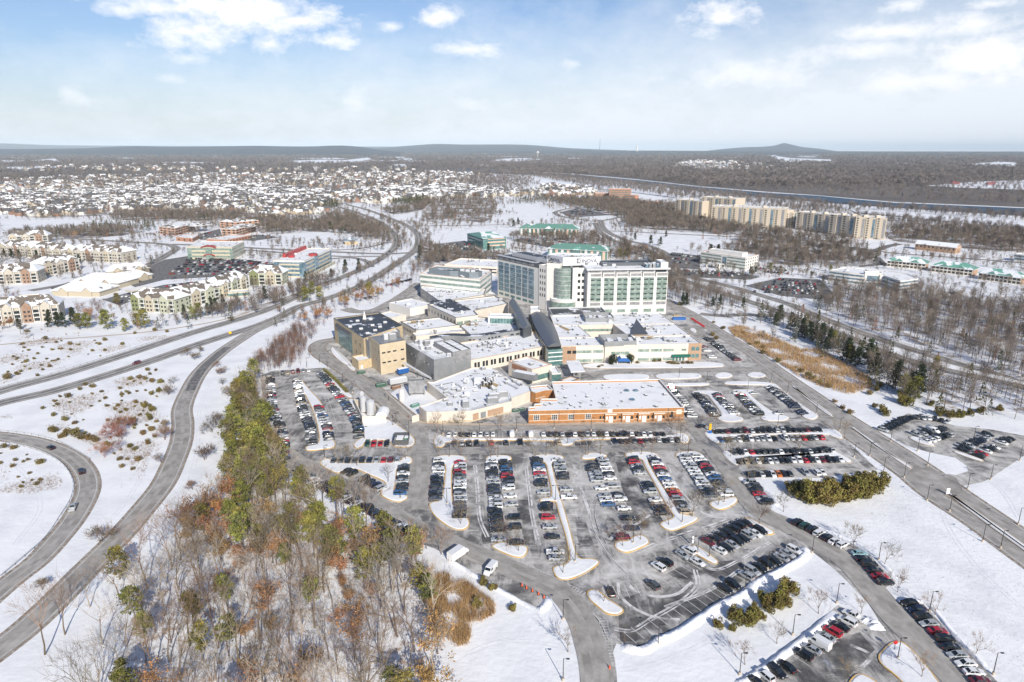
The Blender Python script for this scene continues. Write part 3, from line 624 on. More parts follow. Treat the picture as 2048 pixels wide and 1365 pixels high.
lou = rect(off(eA, eB, .2, .6), off(eA, eB, LE - .2, .6), 23); t.block(lou, 32.8, LTMETAL, None, z0=30.61, wname='mechanical_storey')
for k in range(5):
    t.panel(lou[0], lou[1], .6 + bw * k, bw * (k + 1) - .6, 31.0, 32.5, LOUVER, 'louvre', .1)
t.panel(lou[0], lou[1], LE - bw + .3, LE - 1.3, 30.9, 32.6, GLASS_D, 'open_terrace', .1)
ov = rect(off(eA, eB, -1.0, -1.4), off(eA, eB, LE + 1.2, -1.4), 27); t.block(ov, 34.0, LTMETAL, ROOFSNOW, par=.35, z0=32.85, t=.5, rname='roof', wname='roof_edge')
bk = rect(off(eA, eB, 13, 12), off(eA, eB, LE - 8, 12), 11); t.block(bk, 36.2, DKMETAL, ROOFDARK, z0=33.7, wname='penthouse', par=.4)
bk = rect(off(eA, eB, LE - 5, 2), off(eA, eB, LE + .3, 2), 13); t.block(bk, 37.6, WHITEP, ROOFSNOW, z0=33.7, wname='penthouse', par=.4)
for k in range(7): t.unit(off(eA, eB, LE - 15 + (k % 4) * 2.6, 3 + (k // 4) * 4), (1.8, 2.4, 2.6), mat=(GLASS_B if k % 3 == 0 else GREYM), z=33.7)
# block with two window columns
cA, cB = off(eA, eB, -9.6, 6.5), off(eA, eB, -.02, 6.5); t.block(rect(cA, cB, 16), 33.6, WHITEP, None, wname='wall')
for j in range(5): t.row(cA, cB, 9.2 + j * 4.5, 11.4 + j * 4.5, 2, 1.9, GLASS_D, 3.2, 9.0)
# curved glass bay
gc = off(cA, cB, -4.4, 9.5); mb = MB(); ringp = [(gc[0] + 7.2 * math.cos(a), gc[1] + 7.2 * math.sin(a)) for a in [math.radians(192 + 156 * k / 14) for k in range(15)]]
mb.prism(ringp + [off(cA, cB, 0, 17), off(cA, cB, -11, 17)], 0, 32.2); t.add('glass_bay', mb, GLASS_G)
for j in range(8):
    mb = MB(); z = 6.5 + j * 3.4; outer = [(gc[0] + 7.5 * math.cos(a), gc[1] + 7.5 * math.sin(a)) for a in [math.radians(194 + 152 * k / 14) for k in range(15)]]
    mb.prism(outer + [tuple(gc)], z, z + .28, bottom=True); t.add('floor_edge', mb, LTMETAL)
for k in range(1, 14, 1):
    a = math.radians(192 + 156 * k / 14); mb = MB(); mb.box((gc[0] + 7.25 * math.cos(a), gc[1] + 7.25 * math.sin(a), 19), (.22, .16, 26), a); t.add('mullion', mb, GREYM)
mb = MB(); ringp = [(gc[0] + 11 * math.cos(a), gc[1] - 1 + 11 * math.sin(a)) for a in [math.radians(196 + 148 * k / 14) for k in range(15)]]
mb.prism(ringp, 0, 10.4, 0, 1); t.add('glass_podium', mb, [GLASS_G, ROOFSNOW])
mb = MB(); mb.ring(inset(ringp, -.15), inset(ringp, .2), 8.6, 10.7); t.add('podium_edge', mb, WHITEP)
# west wing, stair tower, sign crown
wA, wB = G(995, 510.5, 33.4), G(1079, 528.5, 33.4)
sB = off(cA, cB, -13.6, 1.0)
wv = Vector((wB[0] - wA[0], wB[1] - wA[1])).normalized()
t.block(rect(wA, wB, 22), 30.0, WHITEP, None, wname='wall'); LW = math.dist(wA, wB); n = 6; bw2 = (LW - 7.0) / n
for k in range(n):
    a = .8 + bw2 * k + .9; b_ = .8 + bw2 * (k + 1) - .3
    t.panel(wA, wB, a, b_, 5.5, 28.5, GLASS_B, 'glass_bay', .14)
    for j in range(6): t.panel(wA, wB, a, b_, 9.0 + j * 3.4, 9.2 + j * 3.4, LTMETAL, 'sun_shade', .42, .4)
    t.panel(wA, wB, a + .5, b_ - .5, 2.0, 3.8, GLASS_T, 'window', .1)
    t.panel(wA, wB, a, b_, 30.6, 32.5, LOUVER, 'louvre', .15)
lou = rect(off(wA, wB, .1, .5), off(wA, wB, LW - .1, .5), 21); t.block(lou, 33.0, DKMETAL, ROOFDARK, z0=30.01, par=.3, wname='mechanical_storey')
mb = MB(); q = rect(off(wA, wB, -.8, -1.0), off(wA, wB, LW - 8, -1.0), 3.2); mb.prism(q, 33.3, 33.65, bottom=True); t.add('roof_edge', mb, LTMETAL)
q = rect(off(wA, wB, 9, 8), off(wA, wB, LW - 1, 8), 11); t.block(q, 36.2, LTMETAL, ROOFDARK, z0=33.0, wname='penthouse', par=.5)
# stepped white stair block right of the west wing
s0 = off(wA, wB, LW + .02, -.4); s1 = tuple(Vector(G(1093.5, 526, 35.5)) + Vector((.0, .6)))
t.block(rect(s0, s1, 20), 33.0, WHITEP, ROOFSNOW, wname='wall')
for j in range(5): t.row(s0, s1, 9.5 + j * 4.6, 11.8 + j * 4.6, 3, .95, GLASS_D, .4, math.dist(s0, s1) - .5)
stA = G(1093.5, 526, 35.5); stB = G(1120, 527.5, 35.5)
t.block(rect(stA, stB, 17), 35.5, WHITEP, ROOFMELT, wname='stair_tower', cap=DKMETAL)
# crown with lettering
kA = G(1126, 515, 39.6); kB = G(1202, 513, 39.6); kW = (kA[0] - wv.x * 19, kA[1] - wv.y * 19)
crown = [kA, kB, (kB[0], kB[1] + 12), (kA[0] - 2, kA[1] + 24), kW]
kx = [(kA[0] + 1.3 * 0, kA[1])]
t.block(crown, 39.6, M('crown_metal', (.56, .57, .60), .6, 0), ROOFSNOW, z0=33.2, par=1.0, wname='sign_crown')
logo(t, kA, kB, 10.6, 35.0, 3.3); text_on(t, 'INOVA', kA, kB, 14.2, 35.2, 3.6, LOGO)
logo(t, kW, kA, 1.6, 35.0, 3.2); text_on(t, 'INOVA', kW, kA, 4.7, 35.3, 3.35, LOGO)
for k in range(9): t.unit((kA[0] + 2 + k * 2.4, kA[1] + 5 + (k % 3) * 2), (1.2, 1.2, 1.2), z=38.7)

# ================= office block to the left of the tower
oA, oB = G(840, 547.5, 17.5), G(960, 559.5, 17.5); oC = G(984, 541, 17.5)
t = B('office_block', 'white office block with green window ribbons and a grey penthouse left of the hospital tower', 'office building', oA)
poly = [oA, oB, oC, tuple(Vector(oA) + Vector(oC) - Vector(oB))]
t.block(poly, 17.5, WHITEP, ROOFSNOW, cap=PINKP)
for p, q in ((oA, oB), (oB, oC)):
    for j in range(4):
        z = 1.9 + j * 4.1; t.band(p, q, z, z + 1.9, GLASS_G, e=.05)
        L = math.dist(p, q)
        for k in range(int(L / 6)): t.panel(p, q, 6 * k + 2.9, 6 * k + 3.1, z, z + 1.9, GREYM, 'mullion', .09)
ph = [off(oA, oB, 6, 4), off(oA, oB, 27, 3), off(oA, oB, 33, 6), off(oA, oB, 45, 3.5), off(oA, oB, 50, 9), off(oA, oB, 50, 15), off(oA, oB, 33, 19), off(oA, oB, 6, 16)]
t.block(ph, 21.5, M('penthouse_blue', (.2, .235, .26), .5, .2), ROOFMELT, z0=16.9, par=1.6, wname='penthouse')
for k in range(3): t.unit(off(oA, oB, 34 + 5 * k, 11), (3.5, 5, 2.0), z=19.9, mat=LTMETAL)
# parking deck behind it
pA, pB = G(889, 528.5, 7.5), G(997, 534.5, 7.5)
t = B('parking_deck', 'long low cream parking deck behind the white office block', 'parking deck', pA)
t.block(rect(pA, pB, 40), 7.5, CREAM, ROOFSNOW, par=1.1); t.band(pA, pB, 1.2, 2.6, GLASS_D, 'opening', 2); t.band(pA, pB, 4.3, 5.4, GLASS_D, 'opening', 2)

# ================= low wings west of the atrium
def wing(name, label, A, Bq, depth, h, wall, roof, win=None, cap=None, cat='building', par=.6, left=None):
    t = B(name, label, cat, A); q = rect(A, Bq, depth); t.block(q, h, wall, roof, par=par, cap=cap)
    if win:
        z0, z1, n, w = win; t.row(A, Bq, z0, z1, n, w, GLASS_D)
    if left:
        z0, z1, n, w = left; t.row(q[3], q[0], z0, z1, n, w, GLASS_D)
    return t, q
h = 8.0; a, b, c = G(841, 577, h), G(880, 604, h), G(968, 590, h)
t = B('hospital_wing', 'cream two-storey wing with snowy roof at the foot of the white office block', 'hospital wing', a)
t.block([a, b, c, G(972, 578, h), G(842, 572, h)], h, CREAM, ROOFSNOW, cap=DKMETAL)
t.row(a, b, 4.8, 6.2, 4, 1.2); t.row(a, b, .8, 3.4, 14, 1.1)
for k in range(5): t.unit(G(895 + 12 * k, 584 - k % 2 * 3, 7.4), (2.2, 1.4, .8), z=7.4, mat=LOUVER)
h = 6.0; a, b = G(820, 617, h), G(866, 608, h)
t, q = wing('storage_hall', 'plain white windowless hall beside the service drive, left of the solar roof', a, b, 26, 6, WHITEP, ROOFSNOW)
h = 4.5; a, b = G(783, 636, h), G(812, 629, h)
t, q = wing('annexe', 'small cream annexe with stepped snowy roof behind the dark-roofed pavilion', a, b, 16, 4.5, CREAM, ROOFSNOW)
h = 9.0; a, b, c = G(855, 609.5, h), G(912, 636, h), G(956, 630.5, h)
t = B('hospital_wing', 'cream wing whose dark solar roof panels show through the snow', 'hospital wing', b)
d1 = G(1016, 607, h); t.block([a, b, c, G(948, 622, h), d1, G(990, 592, h), G(900, 602, h)], h, CREAM, ROOFSNOW, cap=DKMETAL)
t.row(a, b, 4.4, 6.6, 9, 1.3); t.row(b, c, 3.2, 6.2, 3, 4.2, GLASS_G)
for k in range(5):
    mb = MB(); p0 = Vector(G(872 + 9 * k, 611 + 3.2 * k, 8.8)); u = Vector((Vector(c) - Vector(b))).normalized(); v = Vector((-u.y, u.x)); L = 17 - k
    for r_ in range(2): mb.face([(*(p0 + u * (x) + v * (y + r_ * 8)), 8.75 + (.5 if y > 2 else 0)) for x, y in ((0, 0), (L, 0), (L, 6), (0, 6))])
    t.add('solar_panel', mb, ROOFMELT)
h = 6.5; a, b, c = G(801, 643.5, h), G(832.5, 661.5, h), G(918, 650.5, h)
t = B('hospital_wing', 'cream wing with a row of small square windows right of the dark-roofed pavilion', 'hospital wing', b)
t.block([a, b, c, G(880, 635, h)], h, CREAM, ROOFSNOW, cap=DKMETAL); t.row(a, b, 2.6, 4.4, 10, 1.1); t.row(b, c, 2.6, 4.0, 10, 1.5)
mb = MB(); mb.face([(*G(x, y, h - .5), h - .55) for x, y in ((820, 648), (850, 644), (846, 641), (822, 643))]); t.add('grass_patch', mb, TANGRASS)
h = 5.0; a, b = G(832, 673, h), G(935, 662, h)
t, q = wing('link_corridor', 'low cream corridor in front of the small-windowed wing', a, b, 9, 5.0, CREAM, ROOFSNOW)
h = 5.5; a, b = G(920, 652, h), G(985, 668, h)
t = B('hospital_wing', 'low courtyard roof between the solar wing and the curved grey gallery', 'hospital wing', a)
t.block([a, G(951, 680, h), G(1045, 660, h), G(1035, 642, h), G(957, 634, h)], h, CREAM, ROOFSNOW, cap=DKMETAL)
mb = MB(); mb.face([(*G(x, y, h - .45), h - .5) for x, y in ((930, 650), (940, 652), (957, 650), (952, 646), (938, 645))]); t.add('grass_patch', mb, TANGRASS)
# glazed atrium and folded dark roof
h = 9.5; a, b = G(976, 633, h), G(1030, 634, h)
t = B('glass_atrium', 'curved teal glass atrium front with white edge below the folded dark roof', 'atrium', a); t.block(rect(a, b, 9), h, WHITEP, ROOFSNOW); t.panel(a, b, 1.2, math.dist(a, b), 2, 8.2, GLASS_T, 'glass_wall', .1)
for k in range(10): t.panel(a, b, 2 + 2.0 * k, 2.12 + 2.0 * k, 2, 8.2, LTMETAL, 'mullion', .16)
t = B('folded_roof_gallery', 'long folded dark grey roof running down to the curved spine', 'gallery', G(1030, 640))
mb = MB(); P = [(1018, 603), (1032, 601), (1063, 657), (1047, 662)]; w = [G(x, y, 13 if k < 2 else 11) for k, (x, y) in enumerate(P)]
mb.prism(w, 0, 12.3); rdg = ((w[0][0] + w[1][0]) / 2, (w[0][1] + w[1][1]) / 2, 15.6), ((w[2][0] + w[3][0]) / 2, (w[2][1] + w[3][1]) / 2, 13.8); t.add('wall', mb, DKMETAL)
mb = MB(); e = [(*p, 12.35) for p in w]; mb.face([e[0], e[3], rdg[1], rdg[0]]); mb.face([e[2], e[1], rdg[0], rdg[1]]); mb.face([e[1], e[0], rdg[0]]); mb.face([e[3], e[2], rdg[1]]); t.add('roof', mb, M('folded_metal', (.16, .17, .185), .4, .3))
# curved grey gallery
h = 9.5; top = smooth([G(868, 677, h), G(900, 672, h), G(945, 673.5, h), (G(975, 671, h)), G(1010, 665, h), G(1064, 658.5, h)], n=5)
t = B('curved_gallery', 'long grey metal gallery curving across the snowy roofs to the spine', 'gallery', top[0])
back = [a[0] for a in strip_pts(top, 5.5, 0)]; poly = top + back[::-1]
mb = MB(); mb.prism(poly, 0, h, 0, 1); t.add('wall', mb, [GREYM, ROOFMELT])
for a0, b0 in ((.36, .40), (.42, .46), (.48, .52), (.62, .65), (.66, .69), (.70, .73), (.74, .77), (.85, .88), (.89, .92), (.93, .96)):
    i0, i1 = int(a0 * (len(top) - 1)), max(int(a0 * (len(top) - 1)) + 1, int(b0 * (len(top) - 1))); t.panel(top[i0], top[i1], .3, math.dist(top[i0], top[i1]) * .7, 7.0, 7.9, GLASS_D, 'window', .1)
# long white wing with paired windows
h = 7.0; a, b = G(941, 721, h), G(1094, 692.5, h)
t = B('hospital_wing', 'long white wing with paired windows and vent-covered snowy roof, left of the curved spine', 'hospital wing', a)
q = [a, b, G(1068, 664, h), G(920, 686, h)]; t.block(q, h, CREAM, ROOFSNOW, cap=PINKP)
L = math.dist(a, b)
for k in range(9):
    for e in (-1.0, 1.0): m = 4 + (L - 6) * k / 8.6; t.panel(a, b, m + e - .7, m + e + .7, 2.2, 5.2, GLASS_D, 'window', .06)
rr = random.Random(3)
for k in range(26):
    x = rr.uniform(0, 1); c = G(945 + rr.uniform(0, 50) + x * 60, 705 - rr.uniform(0, 16) - x * 12, h - .6); t.unit(c, (rr.uniform(.5, 1.6), rr.uniform(.4, 1.2), rr.uniform(.6, 1.8)), rr.uniform(0, 1), z=h - .6, name='roof_vent', mat=rr.choice([LOUVER, GREYM, LTMETAL]))
# the curved spine with barrel roof
hS = 11.0
lft = smooth([G(1060, 624, hS), G(1066, 642, hS), G(1078, 665, hS), G(1095, 692, hS)], n=5); rgt = smooth([G(1085, 623, hS), G(1103, 641, hS), G(1115, 664, hS), G(1122, 690, hS)], n=5)
t = B('curved_spine', 'sweeping dark grey barrel roof of the curved entrance spine, glass at its near end', 'entrance hall', lft[-1])
mb = MB(); mb.prism(lft + rgt[::-1], 0, hS - 1.5); t.add('wall', mb, GLASS_D)
mb = MB(); rows = []
for p, q in zip(lft, rgt):
    rows.append([(p[0] + (q[0] - p[0]) * (u), p[1] + (q[1] - p[1]) * u, hS - 1.5 + 2.6 * math.sin(math.pi * (.08 + .84 * u))) for u in (0, .15, .3, .45, .6, .75, .9, 1)])
for i in range(len(rows) - 1):
    for k in range(7): mb.face([rows[i + 1][k], rows[i + 1][k + 1], rows[i][k + 1], rows[i][k]])
mb.face(rows[-1][::-1]); mb.face(rows[0]); t.add('roof', mb, M('spine_metal', (.15, .155, .165), .38, .35), sm=True)
mb = MB(); ed = smooth([G(1057, 626, hS - 2), G(1063, 644, hS - 2), G(1074, 667, hS - 2), G(1093, 695, hS - 2)], n=5); mb.prism(ed + lft[::-1], 0, hS - 2.4); t.add('plinth', mb, BEIGE)
fA, fB = lft[-1], rgt[-1]; fa, fb = off(fA, fB, -.2, -2.2), off(fA, fB, math.dist(fA, fB) + .3, -2.2)
t.block(rect(fa, fb, 5), 9.2, GLASS_T, ROOFMELT, wname='glass_front'); 
for z in (2.4, 4.8, 7.2): t.band(fa, fb, z, z + .5, FRAMEW, 'spandrel', 0, .08)
# white hall behind the spine
h = 13.0; a, b = G(1105, 632, h - 3), G(1216, 630, h - 3)
t = B('mechanical_hall', 'pale ribbed metal hall under a melting dark roof at the foot of the tower', 'plant building', a); t.block(rect(a, b, 22), 10.5, LTMETAL, ROOFMELT, wname='wall')
a2, b2 = G(1061, 622, 12.5), G(1080, 622, 12.5); t.block(rect(a2, b2, 12), 13, WHITEP, ROOFSNOW, wname='wall')
# ================= east wing: white, two storeys round a courtyard
h = 10.0; a, b = G(1122.5, 692.5, h), G(1404, 687, h)
t = B('hospital_wing', 'broad two-storey white wing with snowy roof round a courtyard, blue awning at its door', 'hospital wing', a)
L = math.dist(a, b); bl = G(1100, 630, h); br = G(1320, 626, h)
def ip(u, v):
    f = Vector(a).lerp(Vector(b), u); g = Vector(bl).lerp(Vector(br), u); return tuple(f.lerp(g, v))
T_ = .003
for nm, cells in (('front', [(0, 0), (1, 0), (1, .24), (0, .24)]), ('back', [(0, .62), (1, .62), (1, 1), (0, 1)]), ('left', [(0, .2405), (.25, .2405), (.2, .6195), (0, .6195)]), ('right', [(.53, .2405), (1, .2405), (1, .6195), (.49, .6195)])):
    t.block([ip(*c) for c in cells], h + (.01 if nm in ('left', 'right') else 0), CREAM, ROOFSNOW, par=.35 if nm != 'front' else .5)
fa = lambda u: u * L
t.panel(a, b, .3, fa(.105), .1, 9.6, TANBRICK, 'brick_pier', .06); t.panel(a, b, fa(.905), L, 0, 10.05, TANBRICK, 'brick_pier', .12)
t.row(a, b, 5.4, 7.2, 2, 2.2, GLASS_D, 3.0, 9.0, off=.12)
for u0, u1 in ((.11, .215), (.225, .295), (.545, .625), (.635, .715), (.725, .80)):
    t.panel(a, b, fa(u0), fa(u1), 5.6, 7.2, GLASS_G, 'window_band', .07); t.panel(a, b, fa(u0), fa(u1), .4, 2.0, GLASS_G, 'window_band', .07)
    t.panel(a, b, fa(u0) - .5, fa(u1) + .5, 2.6, 5.2, WHITEP, 'white_panel', .04)
t.panel(a, b, fa(.855), fa(.89), 5.8, 7.0, GLASS_G, 'window', .07)
for z in (1.6, 5.8):
    t.row(a, b, z, z + 2.2, 2, 2.0, GLASS_T, fa(.925), fa(.985), off=.18)
t.panel(a, b, fa(.305), fa(.52), 0, 10.2, CREAM, 'entrance_bay', 1.2, 1.4); t.row(a, b, 4.6, 6.4, 4, 2.4, GLASS_G, fa(.35), fa(.48), off=1.26)
mb = MB()
for k in range(8):
    A0 = Vector(off(a, b, fa(.785), -.1)); d = (Vector(b) - Vector(a)).normalized(); nn = Vector((d.y, -d.x))
    p = A0 + d * (k * 1.35); q_ = p + d * 1.33
    mb.face([(*p, 3.8), (*q_, 3.8), (*(q_ + nn * 1.6), 3.1), (*(p + nn * 1.6), 3.1)][::-1]); mb.face([(*(p + nn * 1.6), 3.1), (*(q_ + nn * 1.6), 3.1), (*(q_ + nn * 1.6), 2.6), (*(p + nn * 1.6), 2.6)])
t.add('awning', mb, GREENC)
t.row(a, b, .1, 2.4, 4, 1.3, GLASS_T, fa(.79), fa(.885), off=.08)
ca, cb = ip(.25, .62), ip(.49, .62)
t.row(off(ca, cb, 0, 0), cb, 5.6, 7.2, 5, 4.0, GLASS_G, off=.05, name='window')
def screen(t, P, h0, h1, name='roof_screen'):
    p = ccw(P); mb = MB(); mb.ring(p, inset(p, .3), h0, h1, 0); t.add(name, mb, GREYM)
for (x0, y0, x1, y1, dp) in ((1171, 645, 1228, 644.5, 15), (1209, 693.5, 1273, 691.5, 15)):
    A0, B0 = G(x0, y0, h - .3), G(x1, y1, h - .3); q = rect(A0, B0, dp); screen(t, q, h - .35, h + 2.6)
    for k in range(3): t.unit(off(A0, B0, 4 + 6.2 * k, 6), (2.6, 8, 2.2), z=h - .3, mat=LTMETAL, name='chiller')
for (x, y) in ((1158, 690), (1155, 645), (1250, 632), (1285, 640), (1340, 652), (1342, 683), (1330, 682), (1290, 636), (1262, 633), (1270, 634), (1380, 684), (1310, 660)): t.unit(G(x, y, h - .35), (1.7, 1.3, 1.0), .3, z=h - .35, name='roof_vent')
for P in ([(1110, 646), (1118, 650), (1142, 660), (1136, 663), (1120, 655)], [(1262, 668), (1280, 667), (1308, 673), (1300, 679), (1270, 674)], [(1282, 655), (1292, 655), (1298, 659), (1290, 661)]):
    mb = MB(); mb.face([(*G(x, y, h - .3), h - .28) for x, y in P][::-1]); t.add('grass_patch', mb, TANGRASS)
mb = MB(); p0 = [(*G(1272, 649, h), h + 3.6), (*G(1260, 669, h), h - .3), (*G(1297, 668, h), h - .3), (*G(1280, 662, h), h + .8)]; mb.face([p0[0], p0[1], p0[2]]); mb.face([p0[0], p0[2], p0[3]]); t.add('tent_roof', mb, DKMETAL)
# canopies
t = B('canopy', 'white tilted drop-off canopy on posts before the glass entrance', 'canopy', G(1150, 745)); mb = MB()
P = [G(1132, 722, 5), G(1158, 721, 5), G(1170, 744, 4.6), G(1142, 746, 4.6)]; mb.prism(P, 4.6, 5.0, bottom=True); t.add('canopy_roof', mb, ROOFSNOW)
for x, y in ((1160, 746), (1148, 748), (1137, 729), (1157, 728)):
    mb = MB(); mb.cyl(G(x, y, 4.4), .2, 0, 4.61, 8); t.add('post', mb, LTMETAL)
t = B('entrance_awning', 'curved royal blue awning over the walk between two round evergreens', 'awning', G(1247, 732)); mb = MB()
A0 = Vector(G(1247, 730)); 
for i in range(4):
    for k in range(6):
        def pt(i, k): u = math.pi * k / 6; return (A0.x - 3.6 * math.cos(u), A0.y - 1.2 + 2.4 * i, 2.2 + 2.0 * math.sin(u))
        mb.face([pt(i, k), pt(i, k + 1), pt(i + 1, k + 1), pt(i + 1, k)][::-1])
mb.face([pt(0, k) for k in range(7)][::-1]); t.add('awning_cover', mb, BLUEC)
mb = MB(); mb.box((A0.x, A0.y + 2.5, 4.2), (3.4, 6.4, .25)); t.add('snow_cap', mb, ROOFSNOW)
for sx_ in (-3.5, 3.5):
    mb = MB(); mb.box((A0.x + sx_, A0.y - 1, 1.15), (.25, .25, 2.3)); t.add('post', mb, WHITEP)

# ================= pavilion with dark roof, beige stair block, grey plant
h = 15.0; a, b, c, d1 = G(667, 637, h), G(727, 677, h), G(805, 651, h), G(758, 625.5, h)
t = B('treatment_pavilion', 'yellow stone pavilion with dark flat roof and a tall slanted glass front', 'hospital wing', a)
t.block([a, b, c, d1], h, STONEY, ROOFDARK, cap=DKMETAL, par=.5)
L = math.dist(a, b); t.panel(a, b, 8, L * .62, .6, 11.6, GLASS_T, 'glass_wall', .1)
for k in range(6): t.panel(a, b, 8 + 4.3 * k, 8.12 + 4.3 * k, .6, 11.6, GREYM, 'mullion', .15)
t.panel(a, b, 7, L * .64, 11.8, 13.4, DKMETAL, 'eave', 1.4, 1.6)
t.row(a, b, 8.5, 10.5, 2, 1.0, GLASS_D, L * .68, L * .95); t.row(a, b, 3.0, 5.0, 2, 1.0, GLASS_D, L * .68, L * .95)
mb = MB(); mb.cyl(G(729, 637, h), 1.3, h - .5, h + 4.5, 10, r2=.15); t.add('spire', mb, WHITEP)
for x, y in ((741, 640), (715, 643), (700, 655), (722, 659), (745, 652), (770, 646), (750, 662), (735, 668), (760, 655)): t.unit(G(x, y, h - .5), (2.2, 1.6, .7), .4, z=h - .5, name='roof_vent', mat=LTMETAL)
a2, b2, c2 = G(725, 673, 14.5), G(738, 684, 14.5), G(800, 662, 14.5); q = [a2, b2, c2, tuple(Vector(c2) + Vector(a2) - Vector(b2))]
t = B('stair_block', 'grey panelled block joining the pavilion to the beige tower', 'plant building', a2); t.block(q, 14.5, GREYM, ROOFSNOW)
a, b, c = G(737, 673, 16.6), G(759, 690, 16.6), G(811, 681, 16.6); d1 = tuple(Vector(a) + Vector(c) - Vector(b))
t = B('stair_block', 'square beige block with eight slot windows and a railed roof deck', 'plant building', b)
t.block([a, b, c, d1], 16.6, BEIGE, GREYM, par=.3)
L = math.dist(b, c)
for z in (6.0, 11.4):
    for u in (.14, .34, .56, .86): t.panel(b, c, L * u - 1.0, L * u + 1.0, z, z + .8, GLASS_D, 'window', .06)
t.row(a, b, 11.4, 12.4, 4, .6); t.row(a, b, 6.0, 7.0, 4, .6)
def railing(t, poly, z, hh, closed=True):
    n = len(poly); mb = MB()
    for k in range(n if closed else n - 1):
        p, q = poly[k], poly[(k + 1) % n]; L = math.dist(p, q); m = max(1, int(L / 1.4))
        for j in range(m + 1): u = j / m; x, y = p[0] + (q[0] - p[0]) * u, p[1] + (q[1] - p[1]) * u; mb.box((x, y, z + hh / 2), (.07, .07, hh))
        for zz in (z + hh, z + hh * .5): mb.tube((*p, zz), (*q, zz), .05, .05, 4)
    t.add('railing', mb, GREYM)
railing(t, inset([a, b, c, d1], .5), 16.6, 1.3)
t.unit(tuple((Vector(a) + Vector(c)) / 2), (4, 3.4, 2.8), .5, LTMETAL, z=16.2); t.unit(tuple(Vector(a) * .35 + Vector(c) * .65), (4, 2.4, 3.2), .5, GREYM, z=16.2)
a, b, c = G(703, 713, 5), G(716.5, 722.5, 5), G(743, 717, 5)
t = B('guard_hut', 'small yellow stone hut with snowy flat roof at the foot of the beige block', 'hut', b); t.block([a, b, c, tuple(Vector(a) + Vector(c) - Vector(b))], 5, STONEY, ROOFSNOW); t.panel(b, c, 1.2, 2.6, .1, 2.3, WHITEP, 'door')
# grey plant
a, b, c = G(811, 686.5, 11.2), G(867.5, 720.5, 11.2), G(941.5, 706, 11.2); d1 = tuple(Vector(a) + Vector(c) - Vector(b))
t = B('plant_building', 'big grey metal plant building with louvred roof enclosure and railings', 'plant building', b)
t.block([a, b, c, d1], 11.2, GREYM, ROOFSNOW, par=.5)
L = math.dist(a, b); 
for k in range(10): u = .14 + .075 * k; t.panel(a, b, L * u, L * u + .7, 6.6, 7.5, WHITEP if k % 2 else GLASS_D, 'window')
t.panel(a, b, L * .9, L * .96, 0, 3, DKMETAL, 'door')
def lp(u, v): return tuple(Vector(b) + (Vector(c) - Vector(b)) * u + (Vector(a) - Vector(b)) * v)
en = [lp(.5, -.003), lp(1.003, -.003), lp(1.003, .62), lp(.5, .62)]; mb = MB(); mb.ring(en, inset(en, .3), 7.0, 13.6); t.add('louvre_enclosure', mb, LOUVER)
for k in range(4):
    for j in range(2): t.unit(lp(.62 + .25 * j, .1 + .14 * k), (4.6, 4.6, 2.2), .6, mat=DKMETAL, z=10.9, name='cooling_fan')
railing(t, [lp(.5, .02), lp(.01, .02), lp(.01, .98)], 11.2, 1.4, False)
for k in range(9): t.unit(lp(.12 + .3 * rr.random(), .25 + .7 * rr.random()), (rr.uniform(1, 3), rr.uniform(1, 2.5), rr.uniform(1, 3)), .6, z=10.7, mat=rr.choice([LTMETAL, GREYM, LOUVER]))
# walls and service court
h = 5.2; P = [(838, 813), (853, 824.5), (943, 822), (1023, 803), (1023, 797), (1062, 782), (1062, 776), (1045, 762), (1010, 752), (985, 735), (945, 735), (868, 764), (853, 764), (893, 795)]
t = B('service_wing', 'low cream service wing with snowy roof, steel flues, brown doors and railings', 'hospital wing', G(853, 845))
w = [G(x, y, h) for x, y in P]; t.block(w, h, CREAM, ROOFSNOW, par=.45, cap=None)
A0, B0, C0 = w[1], w[2], w[3]
t.panel(B0, C0, .6, 3.6, .2, 3.6, TANBRICK, 'roller_door'); t.panel(B0, C0, 4.6, 7.4, .2, 3.4, GREYM, 'door'); t.panel(B0, C0, 8.2, 16.6, .6, 3.6, TANBRICK, 'brown_panel')
t.band(A0, B0, 0, .9, BEIGE, 'plinth', 0, .07); t.band(B0, C0, 0, .55, BEIGE, 'plinth', 0, .07)
for k in range(11): t.unit(G(960 + (k % 6) * 6 + rr.uniform(-1, 1), 778 - (k % 3) * 6, h - .45), (.7, .7, rr.uniform(2.5, 4.2)), 0, LTMETAL, 'flue', h - .45)
for k in range(46):
    u = rr.random(); x, y = 875 + 150 * u + rr.uniform(-20, 20), 792 - 26 * u + rr.uniform(-26, 14)
    q = G(x, y, h)
    if inside(*q, inset(w, 2)): t.unit(q, (rr.uniform(.6, 2.6), rr.uniform(.5, 1.6), rr.uniform(.4, 1.4)), rr.uniform(.3, .6), rr.choice([GREYM, LTMETAL, LOUVER]), 'roof_vent', h - .45)
for k in range(3): t.unit(G(985, 804, h) if k == 0 else G(972 + 16 * k, 800 - 4 * k, h), (5.2, 2.2, 2.6), .26, GREYM, 'chiller', h - .45)
t.unit(G(931, 812, h), (3.0, 3.0, 3.0), .2, GREYM, 'chiller', h - .45); t.unit(G(1050, 755, h), (13, 3.6, 3.0), -.55, GREYM, 'air_handler', h - .45); t.unit(G(955, 762, h), (4, 3, 2.2), .3, LTMETAL, 'air_handler', h - .45)
for p, q in (((880, 775), (905, 790)), ((905, 790), (915, 786)), ((910, 768), (930, 778)), ((930, 778), (960, 772)), ((1000, 742), (1040, 772)), ((1010, 765), (1035, 778))):
    mb = MB(); mb.tube((*G(*p, h), h + .2), (*G(*q, h), h + .2), .35, .35, 6); t.add('duct', mb, LTMETAL)
railing(t, [w[2], w[3], (w[3][0] - 1, w[3][1] + 7)], h, 1.3, False)
